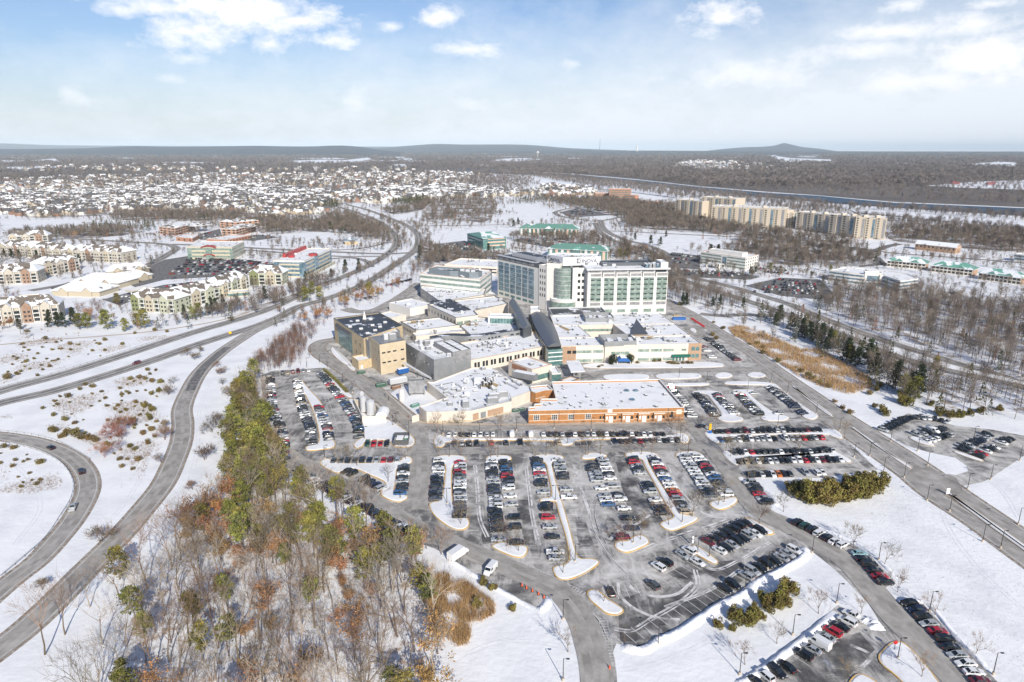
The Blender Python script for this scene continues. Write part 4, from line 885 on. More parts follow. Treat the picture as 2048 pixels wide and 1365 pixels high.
mb = MB(); mb.face([(*G(x, y, h - .4), h - .43) for x, y in ((955, 772), (990, 778), (998, 770), (985, 765))]); t.add('grass_patch', mb, TANGRASS)
a, b, b2 = G(770, 783, 3.2), G(824, 833, 3.2), G(838, 829, 3.2)
t = B('court_wall', 'cream wall round the snowy service court with red sign', 'wall', a); mb = MB()
for p, q in ((a, b), (b, b2)): mb.prism(rect(p, q, .4), 0, 3.2)
t.add('wall', mb, CREAM); L = math.dist(a, b); t.panel(a, b, L * .85, L * .88, .9, 1.9, REDM, 'sign'); t.panel(a, b, L * .12, L * .15, .1, 2.2, DKMETAL, 'door')
sheet('court_snow', [a, b, b2, G(896, 797), G(853, 770), G(800, 775)], SNOW, .125)
t = B('cooling_tower', 'rusty grey louvred cooling tower standing in the service court', 'cooling tower', G(832, 792)); A0, B0 = G(818, 792), G(850, 790); t.block(rect(A0, B0, 5), 7.5, LOUVER, GREYM, z0=1.0)
for x, y in ((820, 792), (848, 790), (825, 786), (846, 785)):
    mb = MB(); mb.box((*G(x, y), .55), (.5, .5, 1.1)); t.add('leg', mb, DKMETAL)
for k, (x, y, r_, hh) in enumerate(((804, 803, 1.3, 5.5),)):
    t = B('storage_tank', 'white upright gas tank inside the service court', 'tank', G(x, y)); mb = MB(); mb.cyl(G(x, y), r_, .3, hh, 16); mb.cyl(G(x, y), r_, hh, hh + .6, 16, r2=.3); t.add('tank_shell', mb, WHITEP, sm=False); mb = MB(); mb.cyl(G(x, y), r_ * .8, 0, .3, 12); t.add('tank_foot', mb, DKMETAL)
# oxygen tanks in their walled yard
a, b, c, d1 = G(706, 797, 3.4), G(724, 833, 3.4), G(772, 832, 3.4), G(752, 808, 3.4)
t = B('yard_wall', 'cream walled yard with sloping snowy cover round the grey gas tanks', 'wall', b); mb = MB(); mb.ring([a, b, c, d1], inset([a, b, c, d1], .35), 0, 3.4); t.add('wall', mb, CREAM)
mb = MB(); q0 = Vector(G(762, 830, 3.4))
for k in range(6):
    u0, u1 = math.pi * k / 6, math.pi * (k + 1) / 6; f = lambda u, y: (q0.x - 2.6 * math.cos(u), q0.y + y, 2.5 + 2.2 * math.sin(u)); mb.face([f(u0, 0), f(u1, 0), f(u1, 7), f(u0, 7)][::-1])
mb.face([f(math.pi * k / 6, 0) for k in range(7)][::-1]); t.add('vault_roof', mb, ROOFSNOW)
for k, (x, y, r_, hh, lb) in enumerate(((728, 826, 1.5, 7.5, 'rear of the two slim grey gas tanks in the walled yard'), (742, 832, 1.9, 7.2, 'stout grey gas tank nearest the front of the walled yard'), (725, 818, 1.2, 8.0, 'slim grey gas tank against the back of the walled yard'))):
    t = B('storage_tank', lb, 'tank', G(x, y)); mb = MB(); mb.cyl(G(x, y), r_, .8, hh, 16); mb.cyl(G(x, y), r_, hh, hh + .7, 16, r2=.4); t.add('tank_shell', mb, LTMETAL)
    for a_ in range(3): mb = MB(); mb.box((G(x, y)[0] + r_ * .8 * math.cos(a_ * 2.1), G(x, y)[1] + r_ * .8 * math.sin(a_ * 2.1), .45), (.2, .2, .9)); t.add('leg', mb, DKMETAL)
t = B('generator', 'dark fenced generator with pale green housing at the corner of the snowy yard', 'generator', G(800, 885)); A0, B0 = G(786, 893), G(817, 892); q = rect(A0, B0, 8); mb = MB(); mb.ring(q, inset(q, .12), 0, 2.6); t.add('mesh_fence', mb, DKMETAL)
t.unit(off(A0, B0, 2.6, 3.5), (3, 4.4, 2.0), 0, SAGE, 'generator_housing', .15); t.unit(off(A0, B0, 5.2, 4.5), (1.6, 2.4, 1.8), 0, TEALP, 'generator_housing', .15)

# ================= orange brick clinic
h = 6.0; P = [(1057, 822), (1368.6, 815.5), (1319, 759), (1103, 764), (1112, 798), (1082, 798), (1080, 808), (1069, 808.5), (1068, 814), (1057, 814.5)]
w = [G(x, y, h) for x, y in P]; a, b = w[0], w[1]
t = B('brick_clinic', 'long single-storey orange brick clinic with cream bands and a broad flat snowy roof', 'clinic', a)
t.block(w, h, BRICK, ROOFSNOW, par=.8, cap=FRAMEW); L = math.dist(a, b)
t.band(a, b, 4.0, 4.35, CREAM, 'stone_band', .2, .08); t.band(a, b, 1.1, 1.3, CREAM, 'stone_band', .2, .08)
for u in (.035, .15, .255, .365):
    FR_ = t.panel(a, b, L * u - .2, L * u + 2.5, 1.5, 3.9, FRAMEW, 'window_frame', .07)
    fr_ = FR_
    for k in range(3):
        for j in range(3):
            o_ = t.panel(a, b, L * u + .0 + .82 * k, L * u + .68 + .82 * k, 1.65 + .76 * j, 2.3 + .76 * j, GLASS_D, 'window_pane', .12)
            nest(o_, fr_)
for u in (.525, .635, .74, .84):
    t.panel(a, b, L * u - 2.6, L * u + 2.6, 0, 4.0, BRICK, 'bay', .9, 1.1); t.panel(a, b, L * u - 2.6, L * u + 2.6, 3.6, 4.05, CREAM, 'stone_band', .96); t.panel(a, b, L * u - 2.7, L * u + 2.7, 1.1, 1.3, CREAM, 'stone_band', .97)
    t.panel(a, b, L * u - .9, L * u + .9, .1, 2.9, FRAMEW, 'door', 1.0); t.panel(a, b, L * u - 2.2, L * u - 1.4, 1.5, 2.9, FRAMEW, 'window', 1.0); t.panel(a, b, L * u + 1.4, L * u + 2.2, 1.5, 2.9, GLASS_D, 'window', 1.0)
for u in (.455, .475, .58, .69, .79, .905): t.panel(a, b, L * u, L * u + .8, 1.5, 2.8, GLASS_D, 'window', .08)
t.panel(a, b, L * .915, L * .93, 1.4, 4.2, GLASS_D, 'window', .08); t.panel(a, b, L * .505, L * .535, 4.5, 5.9, FRAMEW, 'sign_panel', .15); t.panel(a, b, L * .95, L * .985, 4.4, 5.1, CREAM, 'sign_panel', .1); t.panel(a, b, L * .95, L * .985, 3.0, 3.9, CREAM, 'sign_panel', .1)
for u in (.195, .29, .897): t.panel(a, b, L * u - .08, L * u + .08, 0, 5.9, DKMETAL, 'downpipe', .1)
for k in range(58):
    x, y = rr.uniform(1075, 1345), rr.uniform(765, 818); q = G(x, y, h)
    if inside(*q, inset(w, 2)): s_ = rr.choice([.35, .5, .5, 1.2]); t.unit(q, (s_, s_ * rr.uniform(.6, 1.4), rr.uniform(.3, .9)), rr.random(), rr.choice([DKMETAL, LOUVER, LOUVER]), 'roof_vent', h - .8)
mb = MB()
for x, y in ((1253, 781), (1271, 781), (1264, 799)):
    q = G(x, y, h - .6)
    mb.cyl(q, 1.5, h - .75, h - .35, 14, r2=1.1)
t.add('skylight', mb, GLASS_B)
a, b = G(1063, 783, 5.6), G(1107, 780.5, 5.6)
t = B('brick_link', 'small stepped orange brick link with striped bands between clinic and service wing', 'building', a); t.block([a, G(1071, 786, 5.6), G(1090, 781, 5.6), b, G(1095, 770, 5.6), G(1060, 773, 5.6)], 5.6, BRICK, ROOFSNOW, cap=FRAMEW)
t.panel(G(1071, 786, 5.6), G(1090, 781, 5.6), 0, 6.5, 2.4, 2.7, CREAM, 'stone_band', .08)
a, b = G(1064, 740, 7.5), G(1104, 729.5, 7.5)
t = B('cafe_wing', 'cream block with green glass strip overlooking the snowy terrace', 'hospital wing', a); t.block(rect(a, b, 19), 7.5, CREAM, ROOFSNOW, cap=PINKP); t.panel(a, b, 1, math.dist(a, b) - .3, 1.0, 3.8, GLASS_T, 'window_band'); 
mb = MB(); q = rect(a, b, 19); t.panel(q[3], q[0], 3, 15, 4.4, 7.0, REDBRICK, 'brick_panel', .08)
a, b = G(1104, 744, 6), G(1122, 743, 6); t = B('cafe_wing', 'low glazed entrance lobby with white window grid under the spine', 'lobby', a); t.block(rect(a, b, 12), 5.2, WHITEP, ROOFSNOW); t.row(a, b, .8, 4.4, 4, 1.3, GLASS_T)
a, b = G(1135, 766, 3.5), G(1160, 757, 3.5); t = B('garden_shelter', 'little brick-edged shelter with pitched snowy roof beside the canopy', 'shelter', a); t.block(rect(a, b, 6), 3.5, TANBRICK, ROOFSNOW, cap=DKMETAL)
# ------------------------------------------------------------------ buildings of the middle distance
def ribbons(t, p, q, n, z0, fl, hh, mat, n2=0):
    for j in range(n): t.band(p, q, z0 + j * fl, z0 + j * fl + hh, mat)
# cream office with red arch
h = 13.5; a, b, c = G(373, 493.8, h), G(464, 494.8, h), G(488, 483.5, h); d1 = tuple(Vector(a) + Vector(c) - Vector(b))
t = B('office_building', 'cream and pale green glass office with a red arch, beyond the full car park', 'office building', a)
t.block([a, b, c, d1], h, YSIDE, ROOFSNOW, par=.4, cap=WHITEP); L = math.dist(a, b)
for p, q in ((a, b), (b, c)): ribbons(t, p, q, 3, 2.0, 4.0, 2.0, GLASS_G)
t.panel(a, b, .1, 5, .3, 12, GLASS_G, 'corner_glass', .1); t.panel(a, b, L - 3, L, .3, 12, GLASS_G, 'corner_glass', .1)
t.panel(a, b, L * .42, L * .55, .2, 12.6, GLASS_G, 'glass_bay', 1.2, 1.6); 
mb = MB(); m = Vector(off(a, b, L * .485, -1.5)); u = (Vector(b) - Vector(a)).normalized()
for zc, r_ in ((11.6, 8.5), (2.6, 6.5)):
    arc = [(m + u * (r_ * math.cos(math.pi * k / 10)), zc + 2.6 * math.sin(math.pi * k / 10)) for k in range(11)]
    for k in range(10): (p, z), (q, w_) = arc[k], arc[k + 1]; mb.face([(*p, z), (*q, w_), (*q, w_ + .9), (*p, z + .9)]); mb.face([(p.x, p.y, z + .9), (q.x, q.y, w_ + .9), (q.x, q.y + 5, w_ + .9), (p.x, p.y + 5, z + .9)])
t.add('red_arch', mb, REDM)
for k in range(6): t.unit(off(a, b, L * (.3 + .09 * k), 14 + k % 2 * 4), (3, 2.2, 1.2), z=h - .4, mat=LOUVER)
# red roofed glass office
h = 16.0; a, b, c = G(547, 521, h), G(608, 522, h), G(662, 497.5, h); d1 = tuple(Vector(a) + Vector(c) - Vector(b))
t = B('office_building', 'four-storey glass and cream office with red roof trim and red corner barrels', 'office building', b)
t.block([a, b, c, d1], h, YSIDE, ROOFSNOW, par=.5, cap=WHITEP)
for p, q in ((a, b), (b, c)):
    ribbons(t, p, q, 4, 1.6, 3.8, 2.2, GLASS_B); L = math.dist(p, q); t.panel(p, q, 0, 5, .3, h - 1.4, GLASS_B, 'corner_glass', .1); t.panel(p, q, L - 5, L, .3, h - 1.4, GLASS_B, 'corner_glass', .1); t.band(p, q, 14.4, 15.9, WHITEP, 'cornice', 0, .1)
L = math.dist(b, c); t.panel(b, c, L * .34, L * .46, .3, 16.6, GLASS_B, 'glass_bay', 1.0, 1.2)
m = off(b, c, L * .4, 2.5); mb = MB(); mb.cyl(m, 4.2, h - .4, h + 2.0, 14, mi=0); t.add('red_barrel', mb, REDM)
m = off(a, b, 8, 22); mb = MB(); mb.cyl(m, 3.2, h - .4, h + 1.8, 14); t.add('red_barrel', mb, REDM)
La = math.dist(a, d1); q = [off(a, d1, La * .25, -4), off(a, d1, La * .97, -4), off(a, d1, La * .97, -1), off(a, d1, La * .25, -1)]; t.block(ccw(q), h + 3.0, REDM, ROOFSNOW, z0=h - .4, wname='red_screen')
t.panel(b, c, 6, L, 0, 3.4, YSIDE, 'arcade', 3.4, .5); t.row(b, c, .2, 2.6, 15, 1.8, GLASS_D, 7, L - .5, 'arch_opening', 3.45)
# brick office pair
for nm, pts, hh, lb in (('a', [(317.6, 453.4), (350, 457), (389, 445.8)], 10.2, 'three-storey brick and cream office with olive hip roofs, the left one of the pair'),
        ('b', [(442.6, 458.2), (472, 459.2), (510, 448.8)], 10.2, 'three-storey brick and cream office with olive hip roofs, the right one of the pair'),
        ('c', [(438.7, 443), (470, 445), (517, 440.8)], 10.2, 'brick and cream office half hidden behind the right-hand brick office')):
    a, b, c = (G(x, y, hh) for x, y in pts); d1 = tuple(Vector(a) + Vector(c) - Vector(b))
    t = B('office_building', lb, 'office building', b, 'brick offices by the meadow'); t.block([a, b, c, d1], hh, REDBRICK, ROOFSNOW, cap=WHITEP, par=.4)
    for p, q in ((a, b), (b, c)):
        L = math.dist(p, q)
        for j in range(3): t.row(p, q, 1.0 + j * 3.2, 3.0 + j * 3.2, max(3, int(L / 9)), 3.4, GLASS_D); t.band(p, q, 3.25 + j * 3.2, 3.8 + j * 3.2, CREAM, 'stone_band', 0, .07)
    L1, L2 = math.dist(a, b), math.dist(b, c); D = math.dist(a, b)
    t.hip(off(a, b, 2, 2), off(a, b, L1 * .7, 2), min(14, L2 * .3), hh - .3, 3.0, [SHINGLE, SHINGLE, SHINGLE]); t.hip(off(a, b, L1 * .2, L2 * .4), off(a, b, L1 * .9, L2 * .4), L2 * .35, hh - .3, 4.0, [SHINGLE, SHINGLE, SHINGLE])
h = 5; a, b, c = G(352, 474.5, h), G(385, 477, h), G(398, 470.5, h); t = B('bank_building', 'one-storey brick building with white flat roof in front of the left brick office', 'building', b)
t.block([a, b, c, tuple(Vector(a) + Vector(c) - Vector(b))], h, REDBRICK, ROOFSNOW, cap=WHITEP); t.row(b, c, 1, 3.2, 6, 2.6); t.row(a, b, 1, 3.2, 3, 2.6)
h = 4.5; a, b, c = G(413, 478.5, h), G(452, 480, h), G(500, 471, h); t = B('shop_row', 'long low brick building with snowy roof behind the red-arched office', 'building', b); t.block([a, b, c, tuple(Vector(a) + Vector(c) - Vector(b))], h, REDBRICK, ROOFSNOW, cap=WHITEP); t.row(b, c, 1, 3, 8, 2.4)
a, b, c = G(690, 483, 4.5), G(715, 482, 4.5), G(719, 477, 4.5); t = B('pavilion', 'small tan pavilion with blue-grey hip roof beside the highway bend', 'pavilion', a); q = rect(a, b, 16); t.block(q, 4.5, STONEY, None); t.hip(a, b, 16, 4.55, 3.6, [M('slate_blue_roof', (.2, .27, .33), .7, col2=(.7, .72, .75), scale=.2, lo=.55, hi=.6)] * 3, 1.4)
# green roofed offices
def green_office(label, a, b, depth, h, fl, rise, n, salmon=True, right=True):
    t = B('green_roof_office', label, 'office building', a, 'offices with green metal roofs'); q = rect(a, b, depth); t.block(q, h, TEALP, None); L = math.dist(a, b)
    for p, s_ in ((q[0], q[1]), (q[1], q[2])) if right else ((q[0], q[1]), (q[3], q[0])):
        ll = math.dist(p, s_)
        for j in range(fl): t.band(p, s_, .9 + j * h / fl, .9 + j * h / fl + h / fl * .5, GLASS_T)
        m = max(2, int(n * ll / L))
        for k in range(m):
            if abs(k - (m - 1) / 2) < .6 and ll == L: continue
            u = (k + .5) / m * ll; t.panel(p, s_, u - ll / m * .22, u + ll / m * .22, .1, h - .5, (PINKP if k % 2 else WHITEP) if salmon else PINKP, 'pier', .12)
    t.hip(a, b, depth, h + .02, rise, [GREENROOF, GREENROOF, GREENSNOW], 1.6); 
    m = L / 2; t.panel(a, b, m - 4, m + 4, .1, h + .3, GLASS_T, 'entrance_bay', 1.6, 2)
    t.hip(off(a, b, m - 4.5, -2.2), off(a, b, m + 4.5, -2.2), 9, h + .35, 2.6, [GREENSNOW, GREENROOF, GREENROOF], .5, gable=False)
    return t
A0, B0 = G(1039, 456.5, 9.7), G(1156.5, 459, 9.7); green_office('green-roofed two-storey office with pink and white piers, farthest back behind the tower', A0, B0, 22, 9.7, 2, 5.5, 14)
A0, B0 = G(1096, 497, 9.7), G(1214, 502.8, 9.7); green_office('green-roofed office directly behind the hospital tower and its crown', A0, B0, 22, 9.7, 2, 5.0, 11)
h = 13; a, b, c = G(934.5, 467.5, h), G(966, 478, h), G(1012, 475.2, h)
t = B('green_roof_office', 'three-storey green glass office with salmon bands under a snowy green hip roof', 'office building', b, 'offices with green metal roofs'); d1 = tuple(Vector(a) + Vector(c) - Vector(b)); t.block([a, b, c, d1], h, TEALP, None)
for p, q in ((a, b), (b, c)):
    for j in range(3): t.band(p, q, 1 + j * 4, 3.2 + j * 4, GLASS_T)
L = math.dist(b, c)
for j in range(3): t.panel(b, c, L * .2, L * .95, 3.5 + j * 4, 5.0 + j * 4, PINKP, 'salmon_band', .12); t.panel(a, b, 8, math.dist(a, b) * .85, 3.5 + j * 4, 4.6 + j * 4, TEALP, 'band', .12)
cen = tuple((Vector(a) + Vector(c)) / 2); mb = MB(); hi_ = 4.6; e = [tuple(Vector(cen) + (Vector(p) - Vector(cen)) * 1.06) for p in (a, b, c, d1)]; r0, r1 = tuple(Vector(e[0]).lerp(Vector(e[1]), .5).lerp(Vector(cen), .45)), tuple(Vector(e[2]).lerp(Vector(e[3]), .5).lerp(Vector(cen), .45))
P3 = lambda p, z: (p[0], p[1], z)
mb.face([P3(e[0], h), P3(e[1], h), P3(r0, h + hi_)], 0); mb.face([P3(e[1], h), P3(e[2], h), P3(r1, h + hi_), P3(r0, h + hi_)], 1); mb.face([P3(e[2], h), P3(e[3], h), P3(r1, h + hi_)], 0); mb.face([P3(e[3], h), P3(e[0], h), P3(r0, h + hi_), P3(r1, h + hi_)], 0); t.add('roof', mb, [GREENROOF, GREENSNOW])
for (x0, y0, x1, y1, lb) in ((1775, 521, 1852, 528, 'leftmost low office with snowy green roof beyond the faceted glass office'), (1864, 531, 1946, 540, 'middle low office with snowy green roof beyond the faceted glass office'), (1958, 545.5, 2043, 556.5, 'rightmost low office with snowy green roof at the frame edge')):
    h = 6.3; a, b = G(x0, y0, h), G(x1, y1, h); L = math.dist(a, b); t = B('green_roof_office', lb, 'office building', a, 'low offices with green roofs'); q = rect(a, b, 17); t.block(q, h, CREAM, None)
    for j in range(2): t.row(a, b, .7 + j * 3, 2.6 + j * 3, 10, L / 14, GLASS_D)
    t.hip(a, b, 17, h + .02, 4.4, [GREENSNOW, GREENROOF, GREENROOF], 1.2)
    for u in (.3, .7): t.hip(off(a, b, L * u - 4, -1.4), off(a, b, L * u + 4, -1.4), 8, h + .3, 2.0, [GREENROOF, GREENSNOW, GREENSNOW], .4)
    t.panel(q[1], q[2], .3, 16.5, .1, h - .2, TANBRICK, 'brick_end', .08)
# white office on the right
h = 12.4; a, b, c = G(1402.7, 504, h), G(1491.5, 516.3, h), G(1517.7, 510.2, h); d1 = tuple(Vector(a) + Vector(c) - Vector(b))
t = B('office_building', 'white four-storey office with green window ribbons and porte-cochere right of the tower', 'office building', a); t.block([a, b, c, d1], h, WHITEP, ROOFSNOW, cap=PINKP); L = math.dist(a, b)
for j in range(4): t.panel(a, b, .1, L * .47, 1 + j * 2.95, 2.5 + j * 2.95, GLASS_G, 'window_band'); t.panel(a, b, L * .6, L - .1, 1 + j * 2.95, 2.5 + j * 2.95, GLASS_G, 'window_band'); t.row(b, c, 1 + j * 2.95, 2.5 + j * 2.95, 6, 1.6, GLASS_D)
t.panel(a, b, L * .5, L * .59, .2, 10.6, GLASS_B, 'glass_bay', .1)
q = rect(off(a, b, L * .1, 6), off(a, b, L * .85, 6), 9); t.block(q, 15.6, WHITEP, ROOFSNOW, z0=h - .7, wname='penthouse')
q = rect(off(a, b, L * .34, -14), off(a, b, L * .62, -14), 9); t.block(q, 4.6, WHITEP, ROOFSNOW, z0=3.6, par=.3, wname='canopy', rname='canopy_roof')
for p in q: mb = MB(); mb.box((p[0] * .97 + q[0][0] * .0 + p[0] * .03, p[1], 1.8), (1.2, 1.2, 3.6)); t.add('pillar', mb, CREAM)
# faceted glass office
h = 9.5; P = [(1659, 540.5), (1699, 546), (1727, 549), (1768, 551), (1801, 562), (1836, 557.5)]; w = [G(x, y, h) for x, y in P]
t = B('office_building', 'faceted low office of white bands and dark blue glass beside the right-hand wood', 'office building', w[2]); back = [G(1815, 548, h), G(1775, 542, h), G(1735, 538, h), G(1690, 535, h)]
t.block(w + back, h, WHITEP, ROOFSNOW, par=.5)
for k in range(5):
    for j in range(3): t.band(w[k], w[k + 1], .8 + j * 3.0, 2.3 + j * 3.0, GLASS_B)
q = rect(off(w[2], w[3], 1, -.6), off(w[2], w[3], math.dist(w[2], w[3]) * .9, -.6), 7); t.block(q, 11.6, WHITEP, ROOFSNOW, wname='entrance_tower', z0=3)
t.panel(w[2], w[3], 3, math.dist(w[2], w[3]) * .8, 3.6, 8.6, GLASS_B, 'glass_bay', .7)
h = 7; a, b = G(1831, 487.5, h), G(1912, 496, h); t = B('brick_house', 'long old tan building with snowy gable roof among the trees at the right', 'building', a); t.block(rect(a, b, 13), h, TANBRICK, None); t.hip(a, b, 13, h + .02, 4, [SHSNOW, SHSNOW, TANBRICK], .6, gable=True); t.row(a, b, 3.6, 5.6, 10, 1.8)
h = 8; a, b = G(2030, 508, h), G(2085, 514, h); t = B('office_building', 'pale office cut off by the right edge, behind the low green roofs', 'office building', a); t.block(rect(a, b, 16), h, WHITEP, ROOFSNOW); t.band(a, b, 2, 4, GLASS_B); t.band(a, b, 5, 7, GLASS_B)
# far brick college
t = B('brick_college', 'far red brick office with a tall centre tower near the river', 'office building', G(1191, 406))
for x0, x1, yt, hh, dp, y2 in ((1191, 1219, 387, 14, 24, 387), (1219, 1262, 378, 26, 22, 378.5), (1232, 1270, 389, 13, 16, 391)):
    a, b = G(x0, yt, hh), G(x1, y2, hh); t.block(rect(a, b, dp), hh, REDBRICK, ROOFSNOW, cap=CREAM)
    for j in range(int(hh / 4)): t.band(a, b, 1.2 + j * 4, 2.8 + j * 4, GLASS_T, e=2)
a, b = G(1241, 402, 5), G(1315, 404, 5); t = B('brick_hall', 'long low brick hall with snowy roof right of the far brick office', 'building', a); t.block(rect(a, b, 26), 5, REDBRICK, ROOFSNOW)
# ---- high-rise flats
def highrise(label, a, b, depth, h, nb, wall=YSIDE, dark=False, left=True):
    nb = max(2, round(nb * .8))
    t = B('apartment_tower', label, 'apartment tower', a, 'cream high-rise flats by the river'); L = math.dist(a, b); q = rect(a, b, depth); t.block(q, h, M('flat_cream', (.50, .43, .34), .85) if 'flat_cream' not in bpy.data.materials else bpy.data.materials['flat_cream'], ROOFSNOW, cap=WHITEP); bw = L / nb
    cream = bpy.data.materials['flat_cream']
    for k in range(nb):
        t.panel(a, b, bw * k + .3, bw * k + bw * .58, 0, h - .2, cream, 'bay', .9, 1.1)
        t.panel(a, b, bw * k + bw * .66, bw * k + bw * .90, 2, h - 2, GLASS_B if k % 2 else LOUVER, 'balcony_stack', .3, .5)
        nf = int(h / 3.1)
        for j in range(nf):
            if nb * nf > 100 and j % 2: continue
            t.panel(a, b, bw * k + bw * .12, bw * k + bw * .30, .9 + j * 3.1, 2.6 + j * 3.1, GLASS_D, 'window', .96); 
    if left:
        p, s_ = q[3], q[0]
        for k in range(max(2, int(depth / 8))): t.panel(p, s_, 2 + 8 * k, 6 + 8 * k, 1, h - 1, GLASS_B, 'balcony_stack', .4, .6)
    for u in (.3, .7): t.unit(off(a, b, L * u, depth * .5), (6, 5, 2.6), z=h - .6, mat=cream, name='lift_house')
    return t
for (x0, y0, x1, y1, dp, hh, nb, lb) in ((1352, 399, 1405, 403, 40, 30, 4, 'leftmost cream high-rise with its left side in shade'), (1404, 394, 1472, 398, 30, 36, 5, 'tallest cream high-rise, set back behind the longest one'), (1424, 412.5, 1572, 418, 34, 30, 9, 'longest cream high-rise with many glass balcony stacks'),
        (1573, 424, 1594, 424, 20, 24, 2, 'short low cream block between the two long high-rises'), (1595, 424, 1660, 430, 26, 26, 4, 'middle cream high-rise right of the low link block'), (1661, 429, 1711, 434, 24, 28, 3, 'shaded high-rise between the middle and the rightmost blocks'), (1712, 434.5, 1775, 437, 28, 28, 4, 'rightmost cream high-rise at the edge of the flats')):
    highrise(lb, G(x0, y0, hh), G(x1, y1, hh), dp, hh, nb)
# ---- garden apartments on the left
def gable_bay(t, a, b, u0, u1, h, rise, out, mat, rmat, depth=8):
    p, q = off(a, b, u0, -out), off(a, b, u1, -out); mb = MB(); mb.prism(rect(p, q, out + .3), 0, h); d = (Vector(q) - Vector(p)).normalized(); n = Vector((-d.y, d.x)); m = (Vector(p) + Vector(q)) / 2
    mb.face([(*p, h), (*q, h), (m.x, m.y, h + rise)]); t.add('bay', mb, mat)
    e = .5; P0, Q0 = Vector(p) - d * e - n * e, Vector(q) + d * e - n * e; M0 = m - n * e; k = n * (depth + out); mb = MB()
    mb.face([(*P0, h - .1), (*M0, h + rise + .35), (*(M0 + k), h + rise + .35), (*(P0 + k), h - .1)][::-1]); mb.face([(*M0, h + rise + .35), (*Q0, h - .1), (*(Q0 + k), h - .1), (*(M0 + k), h + rise + .35)][::-1]); t.add('bay_roof', mb, rmat)
def apartments(label, a, b, depth, h, pal, rise=4.5, nbay=None, seed=1, left=True, green=False):
    r = random.Random(seed); t = B('apartment_block', label, 'apartment block', a, 'garden apartment blocks'); L = math.dist(a, b); q = rect(a, b, depth); t.block(q, h, pal[0], None, par=.3)
    t.hip(a, b, depth, h + .02, rise + 1.2, [SHINGLE, SHSNOW, SHSNOW], 1.0, ridge=depth * .4); nb = nbay or max(2, int(L / 11)); bw = L / nb; fl = max(2, int(h / 3))
    for k in range(nb):
        u0, u1 = bw * k + bw * .05, bw * k + bw * .55; m = pal[1 + k % (len(pal) - 1)]
        gable_bay(t, a, b, u0, u1, h + .1, rise * .62, 1.5, m, r.choice([SHINGLE, SHSNOW, SHSNOW]), depth * .45)
        for j in range(fl):
            z = j * 3.0
            for e in (.28, .72): t.panel(a, b, u0 + (u1 - u0) * e - .7, u0 + (u1 - u0) * e + .7, z + 1.0, z + 2.4, GLASS_D, 'window', 1.56)
            t.panel(a, b, bw * k + bw * .60, bw * k + bw * .95, z + .1, z + .35, FRAMEW, 'balcony', 1.5, 1.6); t.panel(a, b, bw * k + bw * .62, bw * k + bw * .93, z + .6, z + 2.5, GLASS_D, 'balcony_door', .06)  # dark panel paints the shade of the recess behind each balcony
        for e in (.60, .95): t.panel(a, b, bw * k + bw * e - .15, bw * k + bw * e + .15, 0, h, FRAMEW, 'balcony_post', 1.5, .3)
    for (p, s_) in ((q[1], q[2]), (q[3], q[0])):
        for j in range(fl): t.row(p, s_, j * 3 + 1, j * 3 + 2.4, 3, 1.5, GLASS_D)
    return t
FB = M('flat_beige', (.47, .43, .365), .85, col2=(.42, .385, .325), scale=.3); FT = M('flat_tan', (.43, .38, .29), .85); CR = [FB, FT, FB, M('flat_brick', (.31, .205, .145), .85, col2=(.26, .17, .12), scale=.6), FB]; GRN = [SAGE, GREENP, FT, SAGE]
def ap(label, x0, y0, x1, y1, depth, h, pal, seed, **k): return apartments(label, G(x0, y0), G(x1, y1), depth, h, pal, seed=seed, **k)
ap('cream apartment block at the frame edge nearest the highway, firs before it', -30, 652, 122, 640, 18, 11.5, CR, 1)
ap('cream and red brick apartment block at the left edge above the nearest one', -20, 570, 78, 566, 18, 11, CR, 2)
ap('cream apartment block with white corner balconies beside the apartment drive', 92, 552, 160, 540, 18, 11, CR, 3)
ap('longest cream apartment block in the left estate, dark firs before it', 6, 510, 130, 521, 18, 11, CR, 4)
ap('cream apartment block at the right end of the left estate', 140, 521, 246, 526, 20, 11, CR, 5)
ap('rearmost cream apartment block in the left estate', 20, 489, 98, 486, 16, 10, CR, 6)
ap('nearest green and cream apartment block with white balcony stacks above the highway', 266, 622, 352, 627, 16, 10.5, GRN, 7)
ap('green and cream apartment block slanting back from the nearest one', 354, 622, 440, 600, 16, 10.5, GRN, 8)
ap('sage green apartment block with tan end wall in the middle of the crescent', 444, 596, 498, 576, 16, 10.5, [SAGE, YSIDE, SAGE], 9)
ap('sage apartment block with white corner balconies at the right end of the crescent', 500, 570, 566, 570, 16, 10.5, GRN, 10)
a, b = G(455, 586, 4), G(498, 583, 4); t = B('clubhouse', 'low glazed sun room with white flat roof before the green crescent', 'sun room', a); t.block(rect(a, b, 12), 4, YSIDE, ROOFSNOW); t.row(a, b, .8, 3, 9, 1.8, GLASS_T)
# big snowy-roofed club with gables
t = B('club_building', 'sprawling one-storey cream building with huge snow-covered gable roofs', 'club building', G(150, 590))
for (x0, y0, x1, y1, dp, hh, rs) in ((105, 592, 200, 594, 24, 4.5, 5.5), (145, 575, 238, 578, 26, 5, 6), (235, 572, 305, 558, 18, 4.5, 5), (215, 553, 300, 545, 16, 4.5, 5)):
    a, b = G(x0, y0), G(x1, y1); t.block(rect(a, b, dp), hh, FT, None, par=.2); t.hip(a, b, dp, hh + .02, rs, [ROOFSNOW, SHINGLE, SHSNOW], 1.0); L = math.dist(a, b)
    for u in (.25, .75): gable_bay(t, a, b, L * u - 4, L * u + 4, hh - .4, 3, 1.2, FT, SHSNOW, dp * .5)
a, b = G(262, 583, 4), G(305, 575, 4); t.block(rect(a, b, 8), 4.2, YSIDE, ROOFSNOW, z0=3.2, par=.2, wname='porte_cochere', rname='porte_roof')
